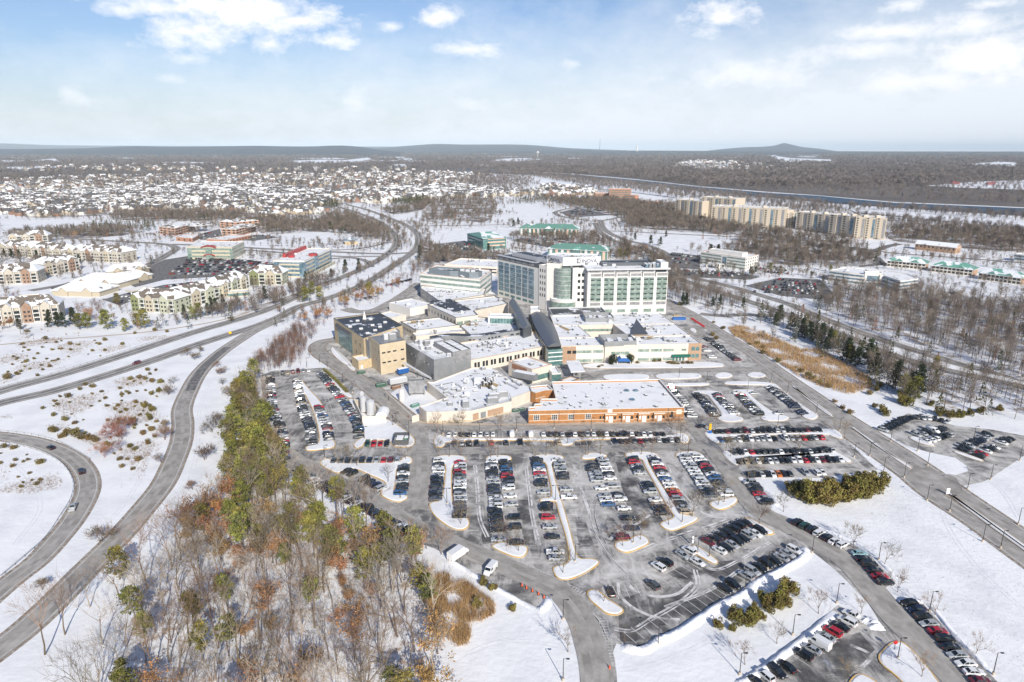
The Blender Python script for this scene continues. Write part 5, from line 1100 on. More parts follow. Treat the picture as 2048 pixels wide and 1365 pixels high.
for u in (0, .45, .95): p = off(a, b, math.dist(a, b) * u + .4, .4); mb = MB(); mb.box((*p, 1.6), (.7, .7, 3.2)); t.add('pillar', mb, FRAMEW)
a, b = G(36, 603), G(80, 599); t = B('garage_row', 'low garage with snow-covered roof behind the nearest cream apartments', 'garage', a); t.block(rect(a, b, 9), 3, CREAM, ROOFSNOW)
# ---- clutter on the flat roofs
rr2 = random.Random(41)
for (b_, p, z) in ROOFS:
    q = inset(p, 1.6); x0, x1 = min(a[0] for a in q), max(a[0] for a in q); y0, y1 = min(a[1] for a in q), max(a[1] for a in q); n_ = min(34, int(abs(area2(p)) / 2 / (70 if abs(b_.o[0]) < 130 and b_.o[1] < 560 else 160))); k = 0; tries = 0
    while k < n_ and tries < 400:
        tries += 1; c = (rr2.uniform(x0, x1), rr2.uniform(y0, y1))
        if not inside(*c, q): continue
        k += 1; e = rr2.random()
        if e < .55: b_.unit(c, (rr2.uniform(.4, 1.1), rr2.uniform(.4, 1.1), rr2.uniform(.4, 1.3)), rr2.random(), rr2.choice([DKMETAL, LOUVER, GREYM]), 'roof_vent', z)
        elif e < .8: b_.unit(c, (rr2.uniform(1.4, 3.2), rr2.uniform(1.2, 2.2), rr2.uniform(.9, 1.8)), rr2.uniform(0, .6), rr2.choice([LOUVER, GREYM, LTMETAL]), 'rooftop_unit', z)
        else:
            a = rr2.choice([.06, .55, 1.6]) + rr2.uniform(-.1, .1); L = rr2.uniform(4, 11); d = (c[0] + L * math.cos(a), c[1] + L * math.sin(a))
            if inside(*d, q): mb = MB(); mb.tube((*c, z + .25), (*d, z + .25), .16, .16, 5); b_.add('pipe', mb, rr2.choice([DKMETAL, LOUVER]))
# ---- suburb houses
HW = [M('house_cream', (.48, .43, .35), .85), M('house_white', (.56, .55, .52), .85), M('house_tan', (.36, .29, .215), .85), M('house_brick', (.27, .165, .12), .85)]
HWN = ['cream', 'white', 'tan', 'brick']; HR = [ROOFSNOW, M('patchy_roof', (.76, .78, .81), .8, col2=(.13, .12, .115), scale=.12, lo=.46, hi=.5), M('dark_shingle', (.10, .10, .105), .8)]; HRN = ['snow-covered', 'half-snowy', 'dark']
def house_mesh(w, d, h, rise, wing):
    wl, rf = MB(), MB()
    def part(cx, cy, w, d, h, rise, along_x=True):
        wl.prism([(cx - w / 2, cy - d / 2), (cx + w / 2, cy - d / 2), (cx + w / 2, cy + d / 2), (cx - w / 2, cy + d / 2)], 0, h)
        e = .5
        if along_x:
            for sx_ in (-1, 1): wl.face([(cx + sx_ * w / 2, cy - d / 2, h), (cx + sx_ * w / 2, cy + d / 2, h), (cx + sx_ * w / 2, cy, h + rise)])
            for sy in (-1, 1): rf.face([(cx - w / 2 - e, cy + sy * (d / 2 + e), h - .2), (cx + w / 2 + e, cy + sy * (d / 2 + e), h - .2), (cx + w / 2 + e, cy, h + rise + .15), (cx - w / 2 - e, cy, h + rise + .15)])
        else:
            for sy in (-1, 1): wl.face([(cx - w / 2, cy + sy * d / 2, h), (cx + w / 2, cy + sy * d / 2, h), (cx, cy + sy * d / 2, h + rise)])
            for sx_ in (-1, 1): rf.face([(cx + sx_ * (w / 2 + e), cy - d / 2 - e, h - .2), (cx + sx_ * (w / 2 + e), cy + d / 2 + e, h - .2), (cx, cy + d / 2 + e, h + rise + .15), (cx, cy - d / 2 - e, h + rise + .15)])
    part(0, 0, w, d, h, rise)
    if wing: part(-w * .25 if wing == 1 else w * .22, -d * .35, w * .42, d * .8, h * .96, rise * .8, False)
    return wl, rf
HP = [house_mesh(15, 10, 5.8, 4.2, 1), house_mesh(13, 9.5, 6, 4.0, 2), house_mesh(17, 11, 5.6, 4.6, 1), house_mesh(11, 9, 6.2, 3.8, 0)]
HM = {}
for i, (wl, rf) in enumerate(HP):
    for k, m in enumerate(HW): HM['w', i, k] = wl.mesh('house_wall', m)
    for k, m in enumerate(HR): HM['r', i, k] = rf.mesh('house_roof', m)
hr = random.Random(11); cand = []
def houses_in(poly_px, sp, jit=.35, p=.9):
    P = GP(poly_px); x0, x1 = min(a[0] for a in P), max(a[0] for a in P); y0, y1 = min(a[1] for a in P), max(a[1] for a in P)
    y = y0; row = 0
    while y < y1:
        x = x0 + (row % 2) * sp * .5
        while x < x1:
            xx, yy = x + hr.uniform(-jit, jit) * sp, y + hr.uniform(-jit, jit) * sp * .8
            if inside(xx, yy, P) and hr.random() < p: cand.append((xx, yy))
            x += sp
        y += sp * (1.25 if row % 2 else .95); row += 1
houses_in([(0, 432), (0, 395), (120, 385), (250, 378), (520, 372), (680, 390), (680, 405), (640, 415), (560, 428), (520, 428), (420, 422), (240, 424), (100, 435)], 21)
houses_in([(680, 404), (690, 385), (760, 380), (900, 372), (960, 380), (1040, 385), (1050, 393), (960, 395), (800, 402), (770, 408)], 22)
houses_in([(1030, 388), (1100, 372), (1190, 380), (1190, 392), (1110, 395)], 28, p=.7)
houses_in([(510, 433), (560, 428), (660, 420), (660, 428), (600, 432), (515, 438)], 19)
near_h = sorted(cand, key=lambda p: p[0] ** 2 + p[1] ** 2)
far_h = near_h[300:]; near_h = near_h[:300]
TOWNS = {}
for i, (x, y) in enumerate(near_h):
    k, wv_, rv = hr.randrange(4), hr.choice([0, 0, 1, 1, 1, 2, 3]), hr.choice([0, 1, 1, 1, 2, 2, 2]); px = 1024 + FPX * x / y
    where = 'at the left of the suburb' if px < 330 else ('in the middle of the suburb' if px < 660 else 'of the suburb beyond the golf field')
    t = thing('suburb_house', '%s house with %s gable roof %s' % (HWN[wv_], HRN[rv], where), 'house', (x, y, 0), 'houses of the far suburb', hr.choice([0, .3, -.4, 1.57, 1.2, .15]) + hr.uniform(-.15, .15))
    link('wall', HM['w', k, wv_], t); link('roof', HM['r', k, rv], t)
cand = []
houses_in([(0, 392), (0, 362), (120, 356), (300, 352), (520, 350), (900, 346), (960, 350), (920, 370), (700, 378), (520, 370), (250, 376), (100, 385)], 46, p=.8)
houses_in([(20, 345), (60, 335), (250, 330), (500, 338), (820, 336), (830, 345), (500, 347), (250, 344)], 120, p=.8)
houses_in([(1330, 335), (1380, 322), (1480, 325), (1560, 333), (1600, 345), (1480, 345), (1380, 340)], 90, p=.6)
cand = far_h + cand
ws, rs = [], []
pw = [mb_np(a) for a, b in HP]; pr = [mb_np(b) for a, b in HP]
for (x, y) in cand:
    k = hr.randrange(4); s = 1.0 + min(1.0, y / 9000.0); e = (x, y, 0.0, hr.uniform(0, 3.1), s, s); ws.append((k, *e)); rs.append((k, *e))
hw = None
for q_ in range(4):
    o = merge_np('far_houses' if not q_ else 'house_wall', pw, ws[q_::4], HW[q_])
    if hw is None: hw = o; tag(hw, 'countless tiny pale houses of the farthest suburbs on the left', 'houses', kind='stuff')
    else: o.parent = hw
    o2 = merge_np('house_roof', pr, rs[q_::4], HR[(1, 1, 2, 0)[q_]]); o2.parent = hw
for k, (x0, y0, x1, y1, hh, m, lb) in enumerate(((425, 365, 478, 366, 8, WHITEP, 'far white school hall with long flat roof'), (478, 366, 520, 365, 8, REDBRICK, 'far red brick school beside the white hall'), (740, 356, 790, 356, 9, PINKP, 'far pinkish flat-roofed hall in the woods'), (770, 353, 850, 357, 10, PINKP, 'far tan terrace of flat-roofed buildings stepping uphill'))):
    a, b = G(x0, y0 + 3), G(x1, y1 + 3); t = B('school_hall', lb, 'hall', a); t.block(rect(a, b, 60), hh, m, ROOFSNOW)
for (x, y, lb) in ((1983, 371, 'largest red barn on the snowy field at far right'), (1912, 370, 'small red barn left of the largest one on the far field')):
    a, b = G(x - 7, y), G(x + 7, y); t = B('red_barn', lb, 'barn', a); t.block(rect(a, b, 12), 6, REDM, None); t.hip(a, b, 12, 6.02, 4, [REDM, SHSNOW, REDM], .5, gable=True)
for (x, y0, y1, lb, cat) in ((1075.5, 317, 309.5, 'tiny pale water tower standing on the horizon woods', 'water tower'),):
    D = G(x, y0); hh = 45; t = thing('water_tower', lb, cat, (*D, 0)); mb = MB(); mb.cyl((0, 0), 3, 0, 60, 8); link('leg', mb.mesh('leg', WHITEP), t); mb = MB(); mb.cyl((0, 0), 14, 60, 70, 12, 20); mb.cyl((0, 0), 20, 70, 82, 12, 6); link('tank', mb.mesh('tank', WHITEP), t)
for (x, D_, hh, r_, lb) in ((1199.5, 14000, 300, 5, 'thin dark radio mast on the horizon'), (1274, 15000, 180, 22, 'pale power station chimney on the horizon')):
    az_ = math.atan((x - 1024) / FPX * math.cos(TILT)); t = thing('mast' if r_ < 9 else 'chimney', lb, 'mast' if r_ < 9 else 'chimney', (D_ * math.tan(az_), D_, 0)); mb = MB(); mb.cyl((0, 0), r_, 0, hh, 8, r_ * .6); link('shaft', mb.mesh('shaft', DKMETAL if r_ < 9 else WHITEP), t); mb = MB(); mb.cyl((0, 0), r_ * 2.2, 0, 8, 8); link('footing', mb.mesh('footing', DKMETAL), t)
# ------------------------------------------------------------------ far land: river, fields, woods, hills, haze
FLOOR = M('forest_floor', (.20, .165, .14), .95, col2=(.74, .75, .77), scale=.03, lo=.44, hi=.60, detail=9)
FARFLOOR = M('far_woodland', (.115, .10, .09), .95, col2=(.16, .14, .125), scale=.004, lo=.4, hi=.6, detail=5)
WATER = M('river_water', (.035, .07, .11), .5, spec=.25, bump=.08, bscale=.2)
HILL = M('wooded_hill', (.025, .04, .055), .95, col2=(.045, .055, .065), scale=.004)
FIELD = M('snow_field', (.80, .82, .86), .8, spec=.2, col2=(.70, .71, .73), scale=.01, lo=.5, hi=.7)
sheet('forest_floor', GP([(-900, 372), (-900, 306), (0, 306), (1024, 306), (2048, 306), (3000, 306), (3000, 455), (2500, 436), (2048, 415), (1786, 404), (1636, 391), (1536, 384), (1399, 373), (1274, 359), (1149, 348), (1049, 343), (940, 342), (880, 348), (700, 356), (520, 350), (300, 356), (100, 362), (0, 366)]), FARFLOOR, 1.0)
Z2 = [1.2]
def zz(): Z2[0] += .12; return Z2[0]
sheet('river', GP([(880, 337), (960, 341), (1049, 345), (1149, 350), (1274, 361), (1399, 375), (1536, 387), (1636, 393), (1786, 407), (2048, 418), (2500, 437), (2500, 462), (2048, 433), (1786, 416), (1636, 405), (1536, 396), (1399, 383), (1274, 368), (1149, 355), (1049, 349), (940, 345)]), WATER, zz())
for poly in ([(1700, 421), (1786, 425), (2048, 444), (2400, 470), (2400, 492), (2048, 461), (1786, 433), (1712, 427)], [(1064, 360), (1160, 366), (1260, 374), (1360, 390), (1355, 397), (1250, 384), (1130, 375), (1064, 366)],
    [(565, 323), (640, 320), (690, 321), (735, 316), (752, 322), (720, 326), (600, 327)], [(1340, 331), (1400, 322), (1450, 327), (1470, 342), (1400, 342)], [(1850, 373), (1950, 365), (2060, 361), (2200, 362), (2200, 386), (2040, 381), (1920, 377)],
    [(970, 325), (1000, 318), (1050, 317), (1090, 319), (1010, 326)], [(0, 336), (70, 333), (150, 334), (40, 340)], [(60, 322), (110, 318), (120, 325), (80, 326)], [(1670, 351), (1740, 350), (1740, 356), (1680, 356)], [(780, 305), (840, 303), (838, 306.5), (790, 307)], [(340, 307), (420, 306), (512, 308), (420, 310)], [(150, 309), (230, 311), (150, 312.5)],
    [(1536, 310), (1580, 317), (1660, 320), (1670, 325), (1560, 322)], [(1760, 326), (1815, 327), (1812, 329)], [(1930, 330), (2000, 324), (2035, 327), (2030, 334), (1960, 333)], [(1980, 313), (2000, 312), (1998, 315)], [(1215, 310), (1235, 308), (1240, 312)], [(1445, 316), (1490, 315), (1480, 318)], [(420, 362), (520, 358), (524, 366), (440, 368)]):
    sheet('snow_field', GP(poly), FIELD, zz())
fq = random.Random(17); FARF = []
for k in range(34):
    px, py = fq.uniform(-100, 2150), 305.5 + 27 * fq.random() ** 1.3; w_ = fq.uniform(18, 70) * (.5 + (py - 304) / 30); h_ = fq.uniform(.5, 1.1) * (.6 + (py - 304) / 12); FARF.append([(px - w_, py + h_ * fq.uniform(-.6, .6)), (px - w_ * .3, py - h_), (px + w_ * fq.uniform(.2, .7), py - h_ * fq.uniform(.2, 1)), (px + w_, py + h_ * fq.uniform(-.5, .3)), (px + w_ * .2, py + h_)]); sheet('snow_field', chaikin(GP(FARF[-1]), 2), FIELD, zz())
# hills with depth
def ridge(pts, D, foot):
    q = smooth(pts, n=4); mb = MB(); rows = []
    for (px, py) in q:
        x = (px - 1024) / FPX; y = -(py - 682.5) / FPX; k = D / (_c + y * _s); top = CAM_H + (-_s + y * _c) * k
        rows.append([(x * k * f, D * f, z) for f, z in ((1 - foot, -5), (1 - foot * .45, max(-4, top * .62)), (1, top), (1 + foot * .5, max(-4, top * .5)), (1 + foot, -5))])
    for i in range(len(rows) - 1):
        for k in range(4): mb.face([rows[i][k], rows[i + 1][k], rows[i + 1][k + 1], rows[i][k + 1]][::-1])
    struct('hills', mb.mesh('hills', HILL, sm=True))
ridge([(-400, 282), (0, 287), (100, 290.5), (300, 292), (500, 292.5), (740, 293.5), (900, 294), (1100, 296), (1250, 301), (1300, 304)], 27000, .2)
ridge([(-400, 301), (0, 298.5), (100, 298), (180, 296.5), (260, 292.8), (330, 294), (420, 293.5), (500, 292), (540, 292.4), (600, 294), (680, 291.5), (720, 294), (760, 300), (800, 304)], 13000, .22)
ridge([(720, 303), (760, 297), (790, 294), (830, 291), (870, 288.5), (930, 289.5), (1050, 290), (1130, 296), (1200, 300.5), (1260, 304)], 19000, .2)
ridge([(1400, 304), (1440, 299), (1490, 295), (1530, 293.6), (1552, 291), (1568, 286.5), (1584, 290), (1606, 294.5), (1640, 298), (1680, 304)], 20000, .12)
ridge([(560, 304), (700, 303), (880, 302.5), (1000, 300.8), (1250, 301.5), (1500, 302.5), (1800, 303.2), (2048, 303.4), (2500, 303)], 16000, .3)
# air
hz = MB(); hz.box((0, 44000, 219.5), (150000, 104000, 451))
hm = bpy.data.materials.new('haze_air'); hm.use_nodes = True; hm.node_tree.nodes.clear()
pv = hm.node_tree.nodes.new('ShaderNodeVolumePrincipled'); pv.inputs['Color'].default_value = (.74, .88, 1.0, 1); pv.inputs['Density'].default_value = 3.0e-5; pv.inputs['Anisotropy'].default_value = -.25
out = hm.node_tree.nodes.new('ShaderNodeOutputMaterial'); hm.node_tree.links.new(pv.outputs[0], out.inputs['Volume'])
ho = link('haze', hz.mesh('haze', hm)); tag(ho, 'thin pale winter haze over the whole land', 'haze', kind='stuff')
# ------------------------------------------------------------------ vehicles
PAINTS = {'W': ('white', (.74, .75, .76)), 'S': ('silver', (.42, .44, .46)), 'G': ('dark grey', (.10, .105, .115)), 'K': ('black', (.010, .012, .016)), 'B': ('blue', (.03, .10, .24)), 'N': ('navy', (.012, .022, .06)),
    'R': ('red', (.42, .015, .03)), 'D': ('maroon', (.14, .015, .025)), 'T': ('tan', (.40, .33, .24)), 'O': ('orange', (.55, .16, .03)), 'E': ('dark green', (.012, .06, .045)), 'L': ('light blue', (.25, .42, .47))}
PM = {k: M('paint_' + v[0].replace(' ', '_'), v[1], .32, .15 if k in 'SGN' else 0, .5, coat=.7) for k, v in PAINTS.items()}
CARGLASS = M('car_glass', (.012, .018, .022), .06, 0, .8); RUBBER = M('tyre_rubber', (.015, .015, .016), .9); RIM = M('wheel_rim', (.4, .41, .42), .35, .6); LAMPM = M('headlamp', (.7, .72, .75), .2); TAIL = M('tail_lamp', (.35, .01, .01), .3)
def loft(mb, secs, mi=0):
    n = len(secs[0]); i = len(mb.v)
    for s in secs: mb.v += s
    for a in range(len(secs) - 1):
        for k in range(n):
            j = (k + 1) % n; mb.f.append((i + a * n + k, i + (a + 1) * n + k, i + (a + 1) * n + j, i + a * n + j)); mb.mi.append(mi)
    mb.f.append(tuple(range(i, i + n))); mb.mi.append(mi); e = i + (len(secs) - 1) * n; mb.f.append(tuple(range(e + n - 1, e - 1, -1))); mb.mi.append(mi)
def sec(x, zl, zb, hw): zm = zl + (zb - zl) * .6; return [(x, -hw * .94, zl), (x, -hw, zm), (x, -hw * .9, zb), (x, hw * .9, zb), (x, hw, zm), (x, hw * .94, zl)]
def cabin(body, glass, b0, b1, r0, r1, zb, zr, wb, wr):
    lo = [(b0, -wb), (b1, -wb), (b1, wb), (b0, wb)]; up = [(r0, -wr), (r1, -wr), (r1, wr), (r0, wr)]
    for k in range(4): j = (k + 1) % 4; glass.face([(*lo[k], zb), (*lo[j], zb), (*up[j], zr), (*up[k], zr)])
    body.prism([(r0 - .06, -wr - .03), (r1 + .06, -wr - .03), (r1 + .06, wr + .03), (r0 - .06, wr + .03)], zr - .02, zr + .05, bottom=True)
    for sy in (-1, 1):                                      # pillars
        for (p, q) in ((lo[0], up[0]), (lo[1], up[1]), (((lo[0][0] + lo[1][0]) / 2, lo[0][1]), ((up[0][0] + up[1][0]) / 2, up[0][1]))): body.tube((p[0], sy * (abs(p[1]) + .01), zb), (q[0], sy * (abs(q[1]) + .01), zr), .055, .05, 4)
CARKIND = {}
def car_kind(kind):
    b, g = MB(), MB()
    if kind == 'sedan':
        loft(b, [sec(*a) for a in ((-2.38, .42, .78, .72), (-2.25, .28, .98, .86), (-1.5, .22, 1.0, .91), (0, .22, .94, .92), (1.2, .22, .92, .91), (2.05, .26, .8, .86), (2.36, .38, .62, .70))])
        cabin(b, g, -1.75, 1.15, -1.05, .25, .95, 1.43, .82, .60); wx = (-1.42, 1.42); L = 2.36; zl = .68
    elif kind == 'suv':
        loft(b, [sec(*a) for a in ((-2.35, .5, 1.05, .80), (-2.25, .34, 1.1, .92), (-1.4, .28, 1.12, .95), (0, .28, 1.08, .96), (1.2, .28, 1.06, .95), (2.1, .32, .98, .90), (2.35, .45, .78, .76))])
        cabin(b, g, -2.2, 1.15, -1.95, .35, 1.07, 1.70, .87, .70); wx = (-1.4, 1.45); L = 2.34; zl = .82
    elif kind == 'pickup':
        loft(b, [sec(*a) for a in ((.0, .4, 1.1, .96), (1.4, .4, 1.1, .96), (2.45, .42, 1.02, .92), (2.75, .5, .85, .84))]); cabin(b, g, -.9, 1.3, -.65, .55, 1.08, 1.78, .88, .72)
        loft(b, [sec(*a) for a in ((-.95, .4, 1.1, .96), (.02, .4, 1.1, .96))]); bx = [(-2.75, -.96), (-.95, -.96), (-.95, .96), (-2.75, .96)]; b.ring(bx, inset(bx, .1), .45, 1.12, 0, inner_z0=.66); b.face([(-2.6, -.85, .67), (-1, -.85, .67), (-1, .85, .67), (-2.6, .85, .67)]); wx = (-1.75, 1.75); L = 2.7; zl = .82
    elif kind == 'van':
        loft(b, [sec(*a) for a in ((-2.8, .4, 2.1, .88), (-2.7, .3, 2.25, .98), (1.2, .3, 2.25, .98), (1.75, .3, 1.5, .97), (2.6, .34, 1.1, .92), (2.8, .45, .85, .84))])
        g.face([(1.26, -.82, 2.16), (1.85, -.85, 1.43), (1.85, .85, 1.43), (1.26, .82, 2.16)][::-1])
        for sy in (-1, 1): g.face([(.4, sy * .995, 1.35), (1.5, sy * .995, 1.35), (1.2, sy * .96, 2.0), (.4, sy * .96, 2.0)])
        wx = (-1.75, 1.8); L = 2.78; zl = .85
    elif kind == 'box_truck':
        loft(b, [sec(*a) for a in ((1.6, .45, 2.2, 1.0), (2.7, .45, 2.1, 1.0), (3.6, .5, 1.2, .95), (3.8, .6, .95, .9))]); b.prism([(-3.8, -1.15), (1.5, -1.15), (1.5, 1.15), (-3.8, 1.15)], .75, 3.2, bottom=True); b.prism([(-3.7, -.5), (1.8, -.5), (1.8, .5), (-3.7, .5)], .45, .74, bottom=True)
        g.face([(2.74, -.85, 2.05), (3.5, -.85, 1.3), (3.5, .85, 1.3), (2.74, .85, 2.05)][::-1]); wx = (-2.4, 2.7); L = 3.78; zl = .85
    w = MB()
    for y0, y1, rr_, mi in ((-.11, .11, .36, 0), (-.125, -.11, .22, 1), (.11, .125, .22, 1)):
        i = len(w.v); n = 12
        for y in (y0, y1): w.v += [(rr_ * math.cos(2 * math.pi * k / n), y, rr_ * math.sin(2 * math.pi * k / n)) for k in range(n)]
        for k in range(n): j = (k + 1) % n; w.f.append((i + k, i + n + k, i + n + j, i + j)); w.mi.append(mi)
        w.f.append(tuple(range(i, i + n))); w.f.append(tuple(range(i + 2 * n - 1, i + n - 1, -1))); w.mi += [mi, mi]
    hl, tl = MB(), MB(); hl.box((0, 0, 0), (.12, .34, .16)); tl.box((0, 0, 0), (.1, .28, .26))
    CARKIND[kind] = dict(b=b, g=g, bm={}, gm=g.mesh('car_windows', CARGLASS), wm=w.mesh('car_wheel', [RUBBER, RIM]), hm=hl.mesh('headlight', LAMPM), tm=tl.mesh('tail_light', TAIL), wx=wx, L=L, zl=zl, wy=.84 if kind in ('sedan', 'suv') else .9)
for kk in ('sedan', 'suv', 'pickup', 'van', 'box_truck'): car_kind(kk)
KN = {'sedan': 'parked_car', 'suv': 'parked_suv', 'pickup': 'pickup_truck', 'van': 'delivery_van', 'box_truck': 'box_truck'}
KW = {'sedan': 'sedan', 'suv': 'SUV', 'pickup': 'pickup truck', 'van': 'van', 'box_truck': 'box truck'}
KC = {'sedan': 'car', 'suv': 'car', 'pickup': 'pickup', 'van': 'van', 'box_truck': 'truck'}
def make_car(kind, col, x, y, rot, label, group, z=.03, name=None, lights=True):
    K = CARKIND[kind]
    if col not in K['bm']: K['bm'][col] = K['b'].mesh('car_body', PM[col])
    t = thing(name or KN[kind], label, KC[kind], (x, y, z), group, rot)
    link('body', K['bm'][col], t); link('window', K['gm'], t)
    for wx_ in K['wx']:
        for sy in (-1, 1): link('wheel', K['wm'], t, (wx_, sy * K['wy'], .35))
    if lights:
        for sy in (-1, 1): link('headlight', K['hm'], t, (K['L'] - .06, sy * .56, K['zl'])); link('tail_light', K['tm'], t, (-K['L'] + .03, sy * .62, K['zl'] + .12))
    return t
CARS = []; LM = MB(); ZL = .058
MIX = 'WWWSSSGKKKKGNRBDTWSGKKW'
cr = random.Random(21)
def kind_of(c): return 'pickup' if c in '' else cr.choice(['sedan', 'sedan', 'suv', 'suv', 'sedan'])
def row(where, px, colours, ends=('near', 'far'), sp=2.83, nose=None, lines=True, flip=None, fill=.97, lot=True, skew=0.0, wild=MIX):
    """cars side by side along the line px; colours one letter a stall, '.' an empty stall, '*' a mixed full row"""
    pts = smooth(GP(px, .6), n=6) if len(px) > 2 else GP(px, .6)
    L = sum(math.dist(pts[i], pts[i + 1]) for i in range(len(pts) - 1))
    if colours == '*': colours = ''.join(cr.choice(wild) if cr.random() < fill else '.' for _ in range(int(L / sp) + 1))
    P, L = along(pts, len(colours)); side = cr.choice([0, 1]) if flip is None else flip; gap = L / max(1, len(colours) - 1)
    for k, ((x, y), a) in enumerate(P):
        if lines and k < len(P):
            u = Vector((math.cos(a), math.sin(a))); v = Vector((-u.y, u.x)); q = Vector((x, y)) + u * (gap / 2)
            for m_ in ((q,) if k else (q, q - u * gap)): LM.face([(*(m_ - v * 2.6 - u * .06), ZL), (*(m_ - v * 2.6 + u * .06), ZL), (*(m_ + v * 2.6 + u * .06), ZL), (*(m_ + v * 2.6 - u * .06), ZL)])
        c = colours[k]
        if c == '.': continue
        kd = 'sedan'; cc = c
        if c == 'V': kd, cc = 'van', 'W'
        elif c == 'P': kd, cc = 'pickup', 'W'
        elif c == 'Q': kd, cc = 'pickup', 'K'
        elif c == 'X': kd, cc = 'box_truck', 'W'
        else: kd = kind_of(c)
        f = side if cr.random() < .8 else 1 - side
        rot = a + math.pi / 2 + (math.pi if f else 0) + cr.uniform(-.03, .03) + skew
        j = cr.uniform(-.25, .25)
        CARS.append((x + math.cos(rot) * j, y + math.sin(rot) * j, rot, kd, cc, where, k + 1, len(colours)))
ORD = ['first', 'second', 'third', 'fourth', 'fifth', 'sixth', 'seventh', 'eighth', 'ninth', 'tenth', 'eleventh', 'twelfth', 'thirteenth', 'fourteenth', 'fifteenth', 'sixteenth', 'seventeenth', 'eighteenth', 'nineteenth', 'twentieth', 'twenty-first', 'twenty-second', 'twenty-third', 'twenty-fourth', 'twenty-fifth', 'twenty-sixth', 'twenty-seventh', 'twenty-eighth', 'twenty-ninth', 'thirtieth', 'thirty-first', 'thirty-second', 'thirty-third', 'thirty-fourth', 'thirty-fifth', 'thirty-sixth', 'thirty-seventh', 'thirty-eighth']
F = 'from the top in the '
row(F + 'first main column, counting from the left', [(878.6, 922), (871, 998)], 'WKWWSKKKGKG'); row(F + 'second main column from the left', [(920.6, 925), (919.6, 1033)], 'RWSRGSWWKSSGGGK')
row(F + 'third main column from the left', [(983, 923), (997, 1079)], 'WGWKKSSKKGWSWKKKGK.S'); row(F + 'fourth main column from the left', [(1011, 925), (1033, 1085)], 'KKBKRKGW.W.S..K.K..K')
row(F + 'fifth main column from the left', [(1074, 920), (1113, 1116)], 'KKBWRSKK.S..KK.R.S.K..PS'); row(F + 'sixth main column from the left', [(1116, 920), (1171.5, 1114)], 'WSSSKK..S.P............')
row(F + 'seventh main column from the left', [(1183, 932), (1245, 1075)], 'KKSSS.W.SWB......D'); row(F + 'eighth main column from the left', [(1204.5, 918.6), (1265, 1057)], 'SSWWKW.S.KW.W.K.N')
row(F + 'ninth main column from the left', [(1265, 918.6), (1325, 1026)], 'KRSKS..KKS.W.KK'); row(F + 'tenth main column from the left', [(1306, 914.7), (1372, 1025)], 'WNWRKWBWWORSKST')
row(F + 'eleventh main column from the left', [(1369.5, 914.7), (1421, 991)], 'SWWSWWSWWSKG'); row(F + 'rightmost main column of the car park', [(1396, 912.7), (1452.5, 989)], 'WWKRKWBKGSW')
LF = 'from the left in the '
row(LF + 'slanting row behind the small right island', [(1417, 1084), (1490, 1045)], 'DKKKKKK', flip=0); row(LF + 'slanting row before the small right island', [(1440, 1101), (1520, 1061)], 'WKSKKSWK', flip=1)
row(LF + 'slanting row against the ploughed snow bank', [(1450, 1177), (1472, 1164), (1511, 1140.6), (1589, 1101)], 'KK.SSKKKSSW', flip=1)
row(LF + 'empty slanting row by the snow bank', [(1250, 1275), (1440, 1183)], '.............', flip=1)
row(LF + 'sparse slanting row, upper side', [(1283, 1150), (1379, 1102)], '..WK.SW', flip=0); row(LF + 'sparse slanting row, lower side', [(1221, 1183), (1299, 1173), (1395, 1124)], 'K...G.....W', lines=True)
row(LF + 'row facing the brick clinic', [(898, 869), (1325, 868)], 'WWKKWWSW..V..V.WKKSKWKSWKWKKKWKWWKK', flip=0); row(LF + 'row behind the clinic row, left half', [(909, 886), (1041, 884)], 'GSKK.R.K.Q', flip=0); row(LF + 'row behind the clinic row, right half', [(1117, 885), (1225, 882.5), (1354, 880)], 'T........NKKGRGGSKSK', flip=0)
row(LF + 'short row below the fenced generator', [(735, 888), (774, 887.5)], 'ERRK', flip=1); row(LF + 'row above the lawn island', [(667.5, 920.7), (796, 919)], 'GGKGKNSRDS', flip=0)
row(F + 'short column right of the lawn island', [(808, 932.7), (802, 987)], 'GKWKSKKB'); row(F + 'slanting row below the lawn island', [(694, 942), (722, 956), (763, 976)], 'KK.KKNS', flip=1)
row(F + 'long slanting row along the wood', [(593, 942), (700, 1000), (825, 1066)], 'SKKEWWKKNNKWKWKKKGKKKWKK', flip=0)
row(F + 'leftmost column by the pines', [(539.6, 752.7), (546, 817), (564, 866), (570, 917)], '*', flip=0); row(F + 'left column of the narrow west island', [(594, 762.5), (605, 817), (620, 856), (623, 888)], '*', flip=1); row(F + 'right column of the narrow west island', [(637, 815), (656, 862), (658, 879)], '*', flip=0); row(F + 'column under the clipped hedge', [(640, 747), (667, 778), (691, 809), (714, 848), (718, 874)], '*', flip=1)
row(LF + 'short row at the top of the west car park', [(565, 746), (617, 741)], 'KTDDSW', flip=0)
row('beside the brick clinic', [(1339, 771), (1383, 833)], 'WRKSKS.SWWGSWKW'); row('east court', [(1397, 790), (1431, 831)], '*', wild='KKGKSN'); row('east court', [(1432, 789), (1470, 827)], 'NRWKGSWKSW'); row('east court', [(1476, 786), (1517, 828)], 'WRKSKBKWSK'); row('east court', [(1508, 787), (1556, 827)], 'S........S'); row('east court', [(1540, 775), (1607, 827)], '*', wild='KKGKSNS', sp=2.5)
RW = LF
